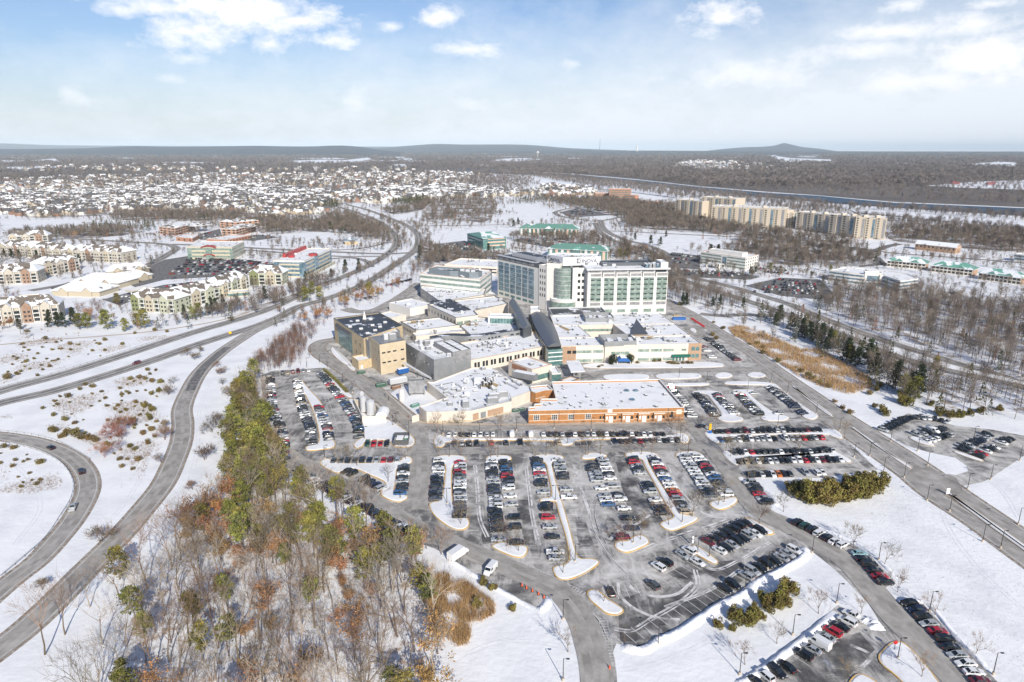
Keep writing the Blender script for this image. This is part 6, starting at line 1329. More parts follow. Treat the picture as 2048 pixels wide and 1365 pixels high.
row(RW + 'topmost of the four stacked right rows', [(1429, 863), (1637, 859)], 'KKDKKDSKKKSSKKKDKK', flip=0, wild='K'); row(RW + 'second of the four stacked right rows', [(1442, 880), (1641, 875)], 'BGSWKWSSWK.WSSRKSR', flip=1); row(RW + 'third of the four stacked right rows', [(1467.5, 905), (1663, 900)], 'GKWRKKKKWKKGKSKKQS', flip=0); row(RW + 'fourth of the four stacked right rows', [(1480, 923), (1680, 919)], 'KTGWKWSKKWWRKWDKKW', flip=1)
row(RW + 'row half hidden behind the round evergreens', [(1500, 949), (1644, 945)], 'KKSKWOKK..S.WW', flip=1); row(F + 'short column at the right road crossing', [(1500, 965), (1534, 1005)], 'SGKRSK', flip=1)
row('north drive', [(1415, 677), (1475, 720)], '*', wild='KSGWDK'); row('north drive', [(1408, 694), (1425, 715)], 'DSW.SW', lines=False)
row(F + 'upper angled row by the snow field', [(1595, 1045), (1685, 1090)], 'KEKWKWW', flip=0, lines=False); row(F + 'middle angled row by the snow field', [(1717, 1107), (1771, 1165)], 'LKKKRK', flip=0, lines=False); row(F + 'lower angled row by the snow field', [(1817, 1205.5), (1870, 1258), (1963, 1363)], 'KNKSRKKSWWD', flip=0, lines=False)
row('from the right in the snowy lower corner lot', [(1707, 1232), (1645, 1280), (1588, 1324), (1511, 1363)], 'PWKRSVSK.KKWK', flip=1)
row('from the left in the outer row of the east lot', [(1766, 860), (1818, 835)], '*', wild='KKSKGD', flip=1); row('from the left in the top row of the east lot', [(1833, 835), (1870, 838), (1907, 847)], 'KSWKKS.', lines=False); row('from the left in the inner row of the east lot', [(1833.5, 870), (1888, 857)], 'SSKVKG'); row('from the left in the inner lower row of the east lot', [(1851, 882), (1896, 870)], 'WWWKKS'); row('from the left in the paired row of the east lot', [(1926, 900), (1976, 870)], '*', wild='KKSKNK'); row('from the left in the last row of the east lot', [(1956, 912), (2016, 877)], 'KRWKW.WKK')
struct('stall_markings', LM.mesh('stall_markings', LINEPAINT))
NEARC = sorted(CARS, key=lambda c: c[0] ** 2 + c[1] ** 2); DRIVE = 9
FARC = NEARC[300 - DRIVE - 2:]; NEARC = NEARC[:300 - DRIVE - 2]
for i, (x, y, rot, kd, cc, where, k, n) in enumerate(NEARC):
    lab = '%s %s, %s %s' % (PAINTS[cc][0], KW[kd], ORD[k - 1], where)
    make_car(kd, cc, x, y, rot, lab, 'cars parked in the hospital car parks', lights=i < 190)
# vehicles on their own
def at_px(px, py, to): a, b = G(px, py, .5), G(*to, .5); return a[0], a[1], math.atan2(b[1] - a[1], b[0] - a[0])
for kd, cc, p, to, lab in (('suv', 'D', (273, 727), (250, 734), 'maroon car driving left on the parkway'), ('sedan', 'K', (101, 896), (90, 890), 'dark green-black car entering the loop ramp at the left'), ('suv', 'K', (162, 944), (155, 930), 'black car on the outer bend of the loop ramp'),
    ('pickup', 'S', (146, 1016), (153, 1000), 'silver pickup truck low on the loop ramp'), ('suv', 'K', (779, 504), (775, 509), 'black car waiting at the parkway crossing'), ('sedan', 'K', (773, 509), (768, 513), 'second black car entering the parkway crossing'), ('sedan', 'K', (735, 527), (728, 522), 'black car on the slip lane left of the crossing'), ('sedan', 'K', (1403, 853), (1420, 848), 'black car turning by the right end of the clinic'), ('sedan', 'K', (780, 453), (775, 447), 'small black car far up the parkway bend')):
    x, y, r_ = at_px(p[0], p[1], to); make_car(kd, cc, x, y, r_, lab, 'cars moving on the roads', .09, 'moving_car' if kd != 'pickup' else None)
x, y, r_ = at_px(917, 1112, (936, 1103)); make_car('box_truck', 'W', x, y, r_ + .2, 'white box truck backed into the bay at the edge of the wood', None)
x, y, r_ = at_px(981, 1141, (968, 1156)); make_car('van', 'W', x, y, r_, 'white cargo van parked alone in the bay below the ring road', None)
vs, vb, vg = [], [], []
far_cols = {}
for (x, y, rot, kd, cc, *_r) in FARC: far_cols.setdefault(cc, []).append((kd, x, y, .03, rot, 1, 1))
extra = random.Random(5)
def far_lot(px, rows_, fill=.8):
    P = GP(px)
    for r_ in range(rows_):
        v = (r_ + .5) / rows_; a = Vector(P[0]).lerp(Vector(P[3]), v); b = Vector(P[1]).lerp(Vector(P[2]), v); n = int((b - a).length / 2.9); d = (b - a); an = math.atan2(d.y, d.x)
        for k in range(n):
            if extra.random() < fill: q = a + d * ((k + .5) / n); far_cols.setdefault(extra.choice('WWSSGKKKKNDR'), []).append((extra.choice(['sedan', 'suv']), q.x, q.y, .2, an + math.pi / 2, 1, 1))
far_lot([(335, 552), (535, 552), (470, 520), (380, 516)], 8); far_lot([(490, 552), (548, 552), (545, 527), (485, 520)], 6); far_lot([(215, 612), (265, 606), (300, 590), (250, 590)], 2, .6); far_lot([(330, 585), (440, 566), (430, 560), (330, 572)], 2, .7)
far_lot([(1345, 552), (1490, 556), (1470, 545), (1370, 541)], 3, .6); far_lot([(1500, 588), (1640, 592), (1630, 564), (1560, 558)], 6, .75); far_lot([(1318, 528), (1395, 533), (1390, 512), (1345, 508)], 3, .5); far_lot([(1500, 545), (1580, 552), (1570, 535), (1510, 530)], 3, .6)
far_lot([(700, 612), (728, 606), (760, 588), (748, 588)], 1, .9); far_lot([(770, 576), (828, 562), (824, 558), (776, 570)], 1, .8); far_lot([(400, 480), (445, 482), (440, 462), (410, 466)], 3, .6); far_lot([(450, 478), (550, 478), (545, 470), (470, 472)], 2, .5); far_lot([(870, 505), (950, 508), (940, 488), (890, 488)], 4, .7); far_lot([(1050, 490), (1180, 492), (1165, 480), (1060, 478)], 3, .6); far_lot([(1130, 434), (1230, 428), (1220, 410), (1150, 420)], 4, .4); far_lot([(1706, 522), (1765, 528), (1760, 514), (1715, 512)], 3, .5); far_lot([(280, 470), (350, 476), (380, 468), (320, 464)], 2, .4); far_lot([(520, 562), (545, 560), (548, 545), (530, 545)], 2, .5)
first = None
for cc, pl in far_cols.items():
    kinds = sorted({p[0] for p in pl}); o = merge_np('distant_cars', [mb_np(CARKIND[k]['b']) for k in kinds], [(kinds.index(p[0]), *p[1:]) for p in pl], PM[cc])
    if first is None: first = o; tag(o, 'rows of distant parked cars of every colour too small to tell apart', 'cars', kind='stuff')
    else: o.parent = first
allp = [p for pl in far_cols.values() for p in pl]; kinds = sorted({p[0] for p in allp})
o = merge_np('car_windows', [mb_np(CARKIND[k]['g']) for k in kinds], [(kinds.index(p[0]), *p[1:]) for p in allp], CARGLASS); o.parent = first
# trailers, dumpsters
def trailer(label, px, to, col, L=9):
    x, y, r_ = at_px(*px, to); t = thing('trailer', label, 'trailer', (x, y, .05), None, r_); mb = MB(); mb.box((0, 0, 2.3), (L, 2.4, 2.6)); link('body', mb.mesh('body', col), t); mb = MB(); mb.box((0, 0, 3.7), (L * .98, 2.3, .2)); link('snow_cover', mb.mesh('snow_cover', ROOFSNOW), t)
    for wx_ in (-L * .35, -L * .22):
        for sy in (-1, 1): link('wheel', CARKIND['van']['wm'], t, (wx_, sy * 1.05, .45), 0, 1.25)
    mb = MB(); mb.box((0, 0, .8), (L * .95, .9, .3)); link('chassis', mb.mesh('chassis', DKMETAL), t)
trailer('pale grey box trailer parked at the service dock', (796, 768), (818, 764), LTMETAL); trailer('short blue trailer with snowy top by the beige block', (806, 748), (820, 745), M('trailer_blue', (.02, .10, .32), .5), 6)
def dumpster(label, px, to, col, sc=1.0):
    x, y, r_ = at_px(*px, to); t = thing('dumpster', label, 'dumpster', (x, y, .04), 'dumpsters of the service court', r_, sc); mb = MB(); q = [(-2.6, -1.1), (2.6, -1.1), (2.6, 1.1), (-2.6, 1.1)]; mb.ring(q, inset(q, .12), .2, 1.7, 0, inner_z0=.5); mb.face([(x_, y_, .52) for x_, y_ in inset(q, .1)]); link('container', mb.mesh('container', col), t)
    mb = MB(); mb.face([(-2.5, -1, 1.2), (2.5, -1, 1.3), (2.5, 1, 1.2), (-2.5, 1, 1.1)]); link('snow_cover', mb.mesh('snow_cover', ROOFSNOW), t)
    for e in (-1.8, -.6, .6, 1.8): mb = MB(); mb.box((e, -1.13, .95), (.12, .1, 1.4)); link('rib', mb.mesh('rib', col), t)
DG = M('dumpster_green', (.05, .11, .08), .7)
dumpster('green skip left of the grey box trailer', (762, 772), (775, 770), DG); dumpster('dark skip on the snowy pad by the guard hut', (722, 746), (735, 744), DG, .8); dumpster('left green bin beside the brown-doored service wing', (1031, 822), (1040, 821), DG, .6); dumpster('right green bin beside the brown-doored service wing', (1043, 819), (1052, 818), DG, .6); dumpster('teal skip inside the walled court', (830, 812), (842, 808), TEALP, .8); dumpster('rusty long skip under the pale trailer', (792, 776), (808, 773), M('rust', (.2, .12, .08), .9), .9)
x, y, r_ = at_px(1383, 648, (1400, 655)); t = thing('barrier_row', 'row of linked red plastic traffic barriers beside the turning circle', 'barrier', (x, y, 0))
for k in range(9): p = G(1384 + 2.9 * k, 639 + 1.9 * k); mb = MB(); mb.box((p[0] - x, p[1] - y, .5), (1.5, .6, 1.0), -.75); link('barrier', mb.mesh('barrier', M('barrier_red', (.5, .03, .03), .6) if 'barrier_red' not in bpy.data.materials else bpy.data.materials['barrier_red']), t)
x, y = G(1358, 640); t = thing('covered_stack', 'low stack under blue tarpaulin at the corner of the white wing', 'stack', (x, y, 0)); mb = MB(); mb.box((0, 0, .8), (9, 2.4, 1.6)); mb.box((0, 0, 1.7), (8, 1.8, .3)); link('tarpaulin', mb.mesh('tarpaulin', BLUEC), t)
x, y = G(1352, 632); t = thing('covered_stack', 'pile of pale timber behind the blue tarpaulin', 'stack', (x, y, 0)); mb = MB()
for k in range(4): mb.box((-1.5 + k, 0, .3 + .1 * (k % 2)), (.8, 4, .6)); 
link('timber', mb.mesh('timber', STONEY), t)
# ------------------------------------------------------------------ lamps, signs
POLE = M('lamp_pole', (.06, .055, .05), .5, .3)
def lamp_meshes(double):
    p = MB(); p.cyl((0, 0), .11, .5, 6.0, 8, .075); a = MB(); h = MB(); f = MB(); f.cyl((0, 0), .3, 0, .75, 10)
    for sx_ in ((1, -1) if double else (1,)): a.box((sx_ * .45, 0, 5.95), (.9, .07, .07)); h.box((sx_ * 1.0, 0, 5.93), (.75, .36, .16))
    return p.mesh('pole', POLE), a.mesh('arm', POLE), h.mesh('lamp_head', POLE), f.mesh('footing', KERB)
LMS = {True: lamp_meshes(True), False: lamp_meshes(False)}
def lamp(px, py, label, double=False, rz=0.0, sc=1.0):
    x, y = G(px, py); t = thing('street_lamp', label + (', two heads' if double else ''), 'street lamp', (x, y, .02), 'dark car park lamp posts', rz, sc)
    P_, A_, H_, F_ = LMS[double]; link('pole', P_, t); a_ = link('arm', A_, t); link('lamp_head', H_, a_); link('footing', F_, t)
for px, py, where, dbl in ((1673, 1207, 'before the diagonal car row, upper of three on the lower snow field', 0), (1585, 1271, 'middle one of the lower snow field, left of the pale van', 0), (1479, 1350, 'at the lower left end of the corner lot', 0), (1126, 1240, 'on the left snow edge of the exit road', 0), (1126, 1362, 'at the bottom edge left of the exit road', 0),
    (1986, 1350, 'at the lower right behind the angled car row', 0), (1859, 1223, 'behind the navy car of the angled row', 0), (1757, 1122, 'behind the light blue car of the angled row', 0), (1624, 1107, 'on the kerb of the ring road by the snow bank', 0), (1795, 1319, 'on the snowy triangle island', 0),
    (894, 1009, 'in the first strip island', 1), (1111, 1003, 'in the middle of the long strip island', 1), (1150, 1125, 'on the lower lobe of the long strip island', 0), (1014, 1096, 'on the lower end island between third and fourth columns', 1), (1266, 1088, 'on the lower end island of the seventh column', 1), (1364, 1047, 'on the lower end of the slanting island', 1), (1448, 1007, 'on the lower end island of the eleventh column', 1),
    (899, 916, 'at the top end of the first strip island', 0), (996, 917, 'on the cap above the third column', 0), (1092, 914, 'on the cap of the long strip island', 0), (1176, 912, 'on the cap above the seventh column', 0), (1283, 911, 'on the cap of the slanting island', 0), (1376, 908, 'on the cap above the rightmost columns', 0), (1290, 897, 'in the drive under the clinic row', 0),
    (1395, 1108, 'at the left end of the small right island', 1), (1418, 1116, 'at the right end of the small right island', 1), (1316, 1291, 'on the ploughed bank below the empty stalls', 0), (1490, 1180, 'on the ploughed bank before the round bushes', 0), (1535, 1140, 'on the bank behind the slanting row', 0),
    (729, 880, 'at the left corner of the generator yard', 0), (650, 919, 'at the left tip of the lawn island', 0), (801, 999, 'at the lower tip of the lawn island', 0), (786, 853, 'at the bend below the service court, left one', 0), (793, 850, 'at the bend below the service court, right one', 0), (818, 868, 'at the corner right of the generator', 0), (640, 728, 'beside the service road by the snow bank', 0), (614, 737, 'above the west car park', 0), (655, 737, 'right of the lone dark shadow in the service road', 0), (686, 770, 'middle one along the clipped hedge', 0), (705, 786, 'lower end of the clipped hedge', 0), (622, 708, 'on the slope left of the service road', 0), (545, 888, 'left of the pine-side column', 0),
    (886, 869, 'in the cap left of the clinic row', 0), (959, 872, 'among the clinic row, left part', 0), (1033, 862, 'before the left end of the clinic', 0), (1108, 858, 'before the first clinic windows', 0), (1182, 862, 'before the middle of the clinic', 0), (1135, 889, 'on the small cap in the lower clinic row', 0),
    (1360, 879, 'on the right cap of the clinic row', 0), (1414, 765, 'at the ovals before the white wing', 0), (1358, 757, 'in the long entrance island', 0), (1542, 766, 'at the top right of the east court', 0), (1495, 785, 'in the middle of the east court', 0), (1575, 787, 'beside the boulevard above the east court', 0), (1632, 829, 'at the boulevard corner of the east court', 0), (1555, 854, 'behind the topmost stacked row', 0), (1679, 862, 'at the right end of the stacked rows', 0), (1739, 913, 'on the boulevard verge, upper one', 0), (1767, 944, 'on the boulevard verge behind the round evergreens', 0), (1808, 956, 'on the big snow field near the boulevard tip', 0), (1854, 1002, 'on the big snow field beside the side road crossing', 0), (1899, 1023, 'on the boulevard edge at the right', 0), (2001, 1097, 'lowest one beside the boulevard', 0), (1965, 1084, 'thin one on the snow by the boulevard', 0), (1835, 903, 'on the verge left of the east lot', 0), (1855, 932, 'on the verge below the east lot', 0), (1935, 978, 'at the mouth of the east lot', 0), (1981, 960, 'right of the mouth of the east lot', 0), (2039, 922, 'at the right frame edge of the east lot', 0), (1947, 880, 'inside the paired rows of the east lot', 0), (1781, 884, 'on the left verge of the east lot', 0), (2036, 1050, 'right of the boulevard at the frame edge', 0), (1708, 915, 'at the right end of the lower stacked rows', 0)):
    lamp(px, py, 'dark lamp post ' + where, bool(dbl), 0.0 if not dbl else .05)
SIGNW = M('sign_white', (.72, .72, .72), .5); SIGNR = M('sign_red', (.5, .02, .02), .5); SIGNY = M('sign_yellow', (.7, .42, .02), .5); SIGNB = M('sign_blue', (.02, .10, .35), .5)
def sign(px, py, label, mat, w, h, zc, shape='box', cat='sign', two=False):
    x, y = G(px, py); t = thing('road_sign', label, cat, (x, y, .02)); mb = MB()
    for e in ((-w * .35, w * .35) if two else (0,)): mb.box((e, .05, zc / 2), (.08, .08, zc))
    link('post', mb.mesh('post', POLE), t); mb = MB()
    if shape == 'box': mb.box((0, -.04, zc), (w, .06, h))
    else:
        n = 8 if shape == 'oct' else 4; o_ = math.pi / 8 if n == 8 else 0; P = [(w / 2 * math.cos(2 * math.pi * k / n + o_), w / 2 * math.sin(2 * math.pi * k / n + o_)) for k in range(n)]
        mb.face([(u, -.07, zc + v) for u, v in P]); mb.face([(u, -.01, zc + v) for u, v in P][::-1])
        for k in range(n): j = (k + 1) % n; mb.face([(P[k][0], -.07, zc + P[k][1]), (P[k][0], -.01, zc + P[k][1]), (P[j][0], -.01, zc + P[j][1]), (P[j][0], -.07, zc + P[j][1])])
    link('sign_plate', mb.mesh('sign_plate', mat), t)
sign(1788, 1303, 'red octagonal stop sign on the snowy triangle island', SIGNR, 1.1, 1.1, 2.5, 'oct'); sign(461, 672, 'yellow diamond warning sign in the parkway median', SIGNY, 2.4, 2.4, 2.0, 'dia'); sign(1420, 864, 'tall yellow and blue signboard at the corner of the stacked rows', SIGNY, 1.0, 3.0, 2.2); sign(1420, 869, 'blue panel below the yellow signboard', SIGNB, 1.4, 1.6, 1.0); sign(714, 597, 'green direction board on the wooded bank', TEALP, 3.0, 1.8, 2.6, two=True); sign(1895, 990, 'white board at the tip of the boulevard median', SIGNW, 1.2, 2.2, 1.4); sign(1385, 1092, 'white post board at the head of the small right island', SIGNW, .5, 2.6, 2.2)
for k, (px, py) in enumerate(((1044, 1173), (1053, 1178), (1065, 1184), (1077, 1190), (1088, 1197))):
    x, y = G(px, py); t = thing('traffic_cone', '%s orange marker cone from the left along the closed bay' % ORD[k], 'cone', (x, y, .05), 'cones of the closed bay'); mb = MB(); mb.cyl((0, 0), .3, .06, 1.1, 8, .06); link('cone', mb.mesh('cone', M('cone_orange', (.6, .12, .05), .6) if 'cone_orange' not in bpy.data.materials else bpy.data.materials['cone_orange']), t); mb = MB(); mb.box((0, 0, .03), (.7, .7, .06)); link('base', mb.mesh('base', RUBBER), t)
x, y = G(1219, 1338); t = thing('traffic_cone', 'orange cone alone beside the exit road crosswalk', 'cone', (x, y, .05)); link('cone', bpy.data.meshes['cone'], t); link('base', bpy.data.meshes['base'], t)
# guard rails of the loop ramp
def rail(label, px):
    pts = smooth(GP(px), n=8); o = pts[0]; t = thing('guard_rail', label, 'guard rail', (*o, 0)); mb = MB(); P, L = along(pts, int(sum(math.dist(pts[i], pts[i + 1]) for i in range(len(pts) - 1)) / 2))
    for i in range(len(P) - 1): a, b = P[i][0], P[i + 1][0]; d = math.atan2(b[1] - a[1], b[0] - a[0]); mb.box(((a[0] + b[0]) / 2 - o[0], (a[1] + b[1]) / 2 - o[1], .62), (math.dist(a, b) + .02, .07, .32), d)
    link('beam', mb.mesh('beam', LTMETAL), t); mb = MB(); mb.box((0, 0, .35), (.12, .12, .7)); pm = mb.mesh('post', DKMETAL)
    for (p, a) in P[::2]: link('post', pm, t, (p[0] - o[0], p[1] - o[1], 0), a)
rail('steel guard rail on the inner side of the loop ramp', [(20, 888), (60, 897), (95, 910), (125, 930), (140, 950), (147, 975), (140, 1003), (122, 1032), (90, 1078), (45, 1118), (0, 1156)]); rail('steel guard rail on the outer side of the loop ramp', [(0, 862), (60, 869), (110, 882), (150, 902), (180, 920)]); rail('steel guard rail beside the parkway at the left', [(0, 776), (125, 742), (250, 703), (330, 677)])
# steam over the plant pipe
o = Vector(G(842, 752)); mb = MB(); hrx = random.Random(4)
for k in range(7):
    f = k / 6; c = (3.2 * f * 1.0 - 2.5, 1.5 * f, 5 + 5.5 * f); rr_ = .9 + 1.9 * f; n = 8; i0 = len(mb.v)
    for a in range(1, 5):
        for j in range(n): t_ = math.pi * a / 5; mb.v.append((c[0] + rr_ * math.sin(t_) * math.cos(2 * math.pi * j / n), c[1] + rr_ * math.sin(t_) * math.sin(2 * math.pi * j / n), c[2] + rr_ * math.cos(t_)))
    for a in range(3):
        for j in range(n): q = (j + 1) % n; mb.f.append((i0 + a * n + j, i0 + (a + 1) * n + j, i0 + (a + 1) * n + q, i0 + a * n + q)); mb.mi.append(0)
    mb.f.append(tuple(range(i0 + n - 1, i0 - 1, -1))[::-1]); mb.f.append(tuple(range(i0 + 3 * n, i0 + 4 * n))[::-1]); mb.mi += [0, 0]
sm_ = bpy.data.materials.new('steam'); sm_.use_nodes = True; sm_.node_tree.nodes.clear(); pv = sm_.node_tree.nodes.new('ShaderNodeVolumePrincipled'); pv.inputs['Color'].default_value = (1, 1, 1, 1); pv.inputs['Density'].default_value = .14
so = sm_.node_tree.nodes.new('ShaderNodeOutputMaterial'); sm_.node_tree.links.new(pv.outputs[0], so.inputs['Volume'])
st = link('steam', mb.mesh('steam', sm_), None, (o.x, o.y, 0)); tag(st, 'white steam drifting before the grey plant building', 'steam', kind='stuff')
t = thing('steam_pipe', 'thick pale pipe leaning from the beige block down across the plant wall', 'pipe', (*G(830, 750), 0)); b0 = Vector((*G(808, 726, 6), 6)); b1 = Vector((*G(862, 757, 1.5), 1.5)); mb = MB(); oo = Vector((*G(830, 750), 0)); mb.tube(b0 - oo, b1 - oo, .55, .55, 10); link('pipe', mb.mesh('pipe', LTMETAL), t); mb = MB(); m = (b0 + b1) / 2 - oo; mb.tube((m.x, m.y, 0), m, .15, .15, 6); link('support', mb.mesh('support', DKMETAL), t)
# ------------------------------------------------------------------ trees and plants
BARK = M('grey_bark', (.16, .122, .09), .95, rand=.3); BARKL = M('pale_bark', (.34, .29, .24), .95, rand=.25)
TWIG = M('bare_twigs', (.19, .14, .095), .95, rand=.35); TWIGR = M('reddish_twigs', (.30, .155, .105), .95, rand=.25)
PINE = M('pine_needles', (.27, .24, .05), .8, col2=(.10, .11, .033), scale=.5, lo=.35, hi=.62, rand=.35); DPINE = M('dark_needles', (.045, .06, .028), .8, col2=(.025, .035, .02), scale=.5, rand=.3)
OAKL = M('rusty_leaves', (.42, .215, .085), .85, col2=(.27, .155, .07), scale=.6, rand=.3); SHRUB = M('brown_shrub', (.22, .15, .05), .9, col2=(.13, .11, .04), scale=.9, lo=.35, hi=.6, rand=.3); OLIVE = M('olive_shrub', (.21, .19, .045), .85, col2=(.12, .085, .03), scale=.6, lo=.4, hi=.6, rand=.2)
REED = M('dry_reeds', (.46, .30, .14), .95, col2=(.30, .185, .09), scale=.25, lo=.4, hi=.65); WEED = M('dry_weeds', (.19, .125, .075), .95, col2=(.30, .21, .13), scale=.3)
def rot_dir(d, ang, az):
    u = d.orthogonal().normalized(); v = d.cross(u); return (d * math.cos(ang) + (u * math.cos(az) + v * math.sin(az)) * math.sin(ang)).normalized()
def bare_meshes(seed, h=14.0, spread=.5, trunk_to=.35, levels=4, twigs=7, tw=.05, multi=1, lean=.05, r0=.22):
    """bare broadleaf: tapered trunk, limbs, branches and fine twigs"""
    r = random.Random(seed); T, Cn = MB(), MB()
    def grow(p, d, L, rad, lev, mb):
        q = p; dd = d; n = 3 if lev < 2 else 2
        for k in range(n):
            e = (dd + Vector((r.uniform(-1, 1), r.uniform(-1, 1), r.uniform(-.2, .6))) * (.16 + .04 * lev)).normalized(); q2 = q + e * (L / n); mb.tube(q, q2, rad * (1 - .5 * k / n), rad * (1 - .5 * (k + 1) / n), 5 if lev == 0 else 3)
            if lev >= 1 and lev < levels - 1 and k > 0: grow(q2, rot_dir(e, r.uniform(.5, .95), r.uniform(0, 6.3)), L * r.uniform(.4, .6), rad * .45, lev + 1, Cn)
            q, dd = q2, e
        if lev >= levels - 1:
            for _ in range(twigs):
                e = rot_dir(dd, r.uniform(.1, .9), r.uniform(0, 6.3)); e = (e + Vector((0, 0, .25))).normalized(); m = p.lerp(q, r.uniform(.2, 1)); l = L * r.uniform(.7, 1.5); s_ = e.orthogonal().normalized(); s_ = rot_dir(s_, 0, 0) * tw; Cn.face([m - s_, m + s_, m + e * l])
            return
        for _ in range(3 if lev else 5):
            grow(q if lev else p.lerp(q, r.uniform(.72, 1.0)), rot_dir(dd, r.uniform(.22, .22 + spread), r.uniform(0, 6.3)), L * r.uniform(.62, .85) if lev else h * r.uniform(.24, .36), rad * .42, lev + 1, Cn)
    for m in range(multi):
        d = Vector((r.uniform(-lean, lean), r.uniform(-lean, lean), 1)).normalized(); grow(Vector((r.uniform(-.3, .3) * (multi > 1), r.uniform(-.3, .3) * (multi > 1), 0)), d, h * trunk_to, r0, 0, T)
    return T, Cn
def leafquad(mb, r, p, s, flat=0.0):
    n = Vector((r.gauss(0, 1), r.gauss(0, 1), r.gauss(0, 1) + flat)).normalized(); u = n.orthogonal().normalized(); u = rot_dir(u, 0, 0); v = n.cross(u); a = r.uniform(0, 6.3); u, v = u * math.cos(a) + v * math.sin(a), v * math.cos(a) - u * math.sin(a)
    w = s * r.uniform(.35, .6); mb.face([p - u * s - v * w * .4, p + v * w, p + u * s + v * w * .2, p - v * w])
def pine_meshes(seed, h=13.0, low=.35, rad=3.0, clumps=60, per=16, ls=.42, conical=False):
    r = random.Random(seed); T, Cn = MB(), MB(); p = Vector((0, 0, 0)); ax = [p.copy()]
    for k in range(6): q = p + Vector((r.uniform(-.25, .25), r.uniform(-.25, .25), h / 6)); T.tube(p, q, .2 * (1 - k / 7), .2 * (1 - (k + 1) / 7), 5); p = q; ax.append(p.copy())
    for k in range(clumps):
        f = r.random() ** .85; z = h * (low + (1 - low) * f); prof = (1 - f) * .95 + .06 if conical else (math.sin(math.pi * min(1, .12 + .86 * f)) ** .7) * .9 + .12
        a = r.uniform(0, 6.3); d = rad * prof * r.uniform(.35, 1.0); i = min(5, int(z / h * 6)); b = ax[i].lerp(ax[i + 1], min(1, z / h * 6 - i)); c = b + Vector((d * math.cos(a), d * math.sin(a), d * .15)); T.tube(b - Vector((0, 0, .3)), c, .05, .025, 3); sp = r.uniform(.55, 1.05) * (rad / 3.0) ** .5
        for _ in range(per): leafquad(Cn, r, c + Vector((r.gauss(0, sp * .6), r.gauss(0, sp * .6), r.gauss(0, sp * .32))), ls * r.uniform(.7, 1.3), .6)
    return T, Cn
def oak_meshes(seed, h=9.0):
    T, Cn = bare_meshes(seed, h, .75, .3, 3, 4, .05, r0=.14); r = random.Random(seed + 99); L = MB(); V = [Vector(v) for v in Cn.v if v[2] > h * .3]
    for _ in range(40):
        c = r.choice(V)
        for _ in range(r.randint(14, 30)): leafquad(L, r, c + Vector((r.gauss(0, .6), r.gauss(0, .6), r.gauss(0, .45))), .25 * r.uniform(.7, 1.3))
    return T, Cn, L
def shrub_meshes(seed, rad=1.6, h=1.9, n=420, ls=.22, nl=6, ll=(.45, .7)):
    r = random.Random(seed); T, Cn = MB(), MB()
    for _ in range(9): a = r.uniform(0, 6.3); T.tube((0, 0, 0), (rad * .5 * math.cos(a), rad * .5 * math.sin(a), h * r.uniform(.4, .8)), .05, .02, 3)
    lob = [(Vector((r.uniform(-.5, .5) * rad, r.uniform(-.5, .5) * rad, h * r.uniform(.2, .72))), r.uniform(*ll)) for _ in range(nl)]
    for _ in range(n):
        c, s_ = r.choice(lob); d = Vector((r.gauss(0, 1), r.gauss(0, 1), r.gauss(0, 1))).normalized() * r.uniform(.55, 1.0) ; p = c + Vector((d.x * rad * s_, d.y * rad * s_, d.z * h * s_ * .75))
        if p.z > .05: leafquad(Cn, r, p, ls * r.uniform(.7, 1.4))
    return T, Cn
TR = {}
def proto(key, parts): TR.setdefault(key, []).append([(nm, mb.mesh(nm, m)) for nm, mb, m in parts])
for k in range(6): T, Cn = bare_meshes(100 + k, 17, .42, .52, 4, 2, .032, lean=.07, r0=.26); proto('bare', [('trunk', T, BARKL if k % 3 == 0 else BARK), ('crown', Cn, BARKL if k % 3 == 0 else TWIG)])
for k in range(4): T, Cn = bare_meshes(140 + k, 7.5, .6, .25, 4, 3, .028, r0=.12); proto('small', [('trunk', T, BARK), ('crown', Cn, TWIG)])
for k in range(3): T, Cn = bare_meshes(160 + k, 7, .45, .12, 4, 4, .03, multi=3, lean=.35, r0=.08); proto('red', [('stem', T, TWIGR), ('crown', Cn, TWIGR)])
for k in range(3): T, Cn = bare_meshes(170 + k, 5, .8, .14, 4, 4, .03, multi=3, lean=.5, r0=.08); proto('spread', [('stem', T, BARK), ('crown', Cn, TWIG)])
for k in range(5): T, Cn = pine_meshes(200 + k, 13, .38, 2.9, 62, 18, .38); proto('pine', [('trunk', T, BARK), ('crown', Cn, PINE)])
for k in range(3): T, Cn = pine_meshes(220 + k, 11, .12, 3.2, 75, 18, .40); proto('full', [('trunk', T, BARK), ('crown', Cn, PINE)])
for k in range(3): T, Cn = pine_meshes(240 + k, 10, .06, 2.6, 70, 18, .36, True); proto('fir', [('trunk', T, BARK), ('crown', Cn, DPINE)])
for k in range(4): T, Cn, L = oak_meshes(260 + k); proto('oak', [('trunk', T, BARK), ('branches', Cn, TWIG), ('leaves', L, OAKL)])
for k in range(4): T, Cn = shrub_meshes(280 + k); proto('shrub', [('stem', T, BARK), ('foliage', Cn, SHRUB)])
for k in range(4): T, Cn = shrub_meshes(300 + k, 3.6, 5.4, 1700, .30, 15, (.22, .42)); proto('olive', [('stem', T, BARK), ('foliage', Cn, OLIVE)])
T, Cn = shrub_meshes(320, 3.0, 6.6, 2400, .25); proto('round', [('stem', T, BARK), ('foliage', Cn, DPINE)])
NM = dict(bare='bare_tree', small='young_tree', red='reddish_tree', spread='spreading_tree', pine='pine_tree', full='pine_tree', fir='fir_tree', oak='oak_tree', shrub='shrub', olive='evergreen_bush', round='evergreen_bush')
CT = dict(bare='bare tree', small='bare tree', red='bare tree', spread='bare tree', pine='pine tree', full='pine tree', fir='fir tree', oak='oak tree', shrub='shrub', olive='bush', round='bush')
tr = random.Random(31)
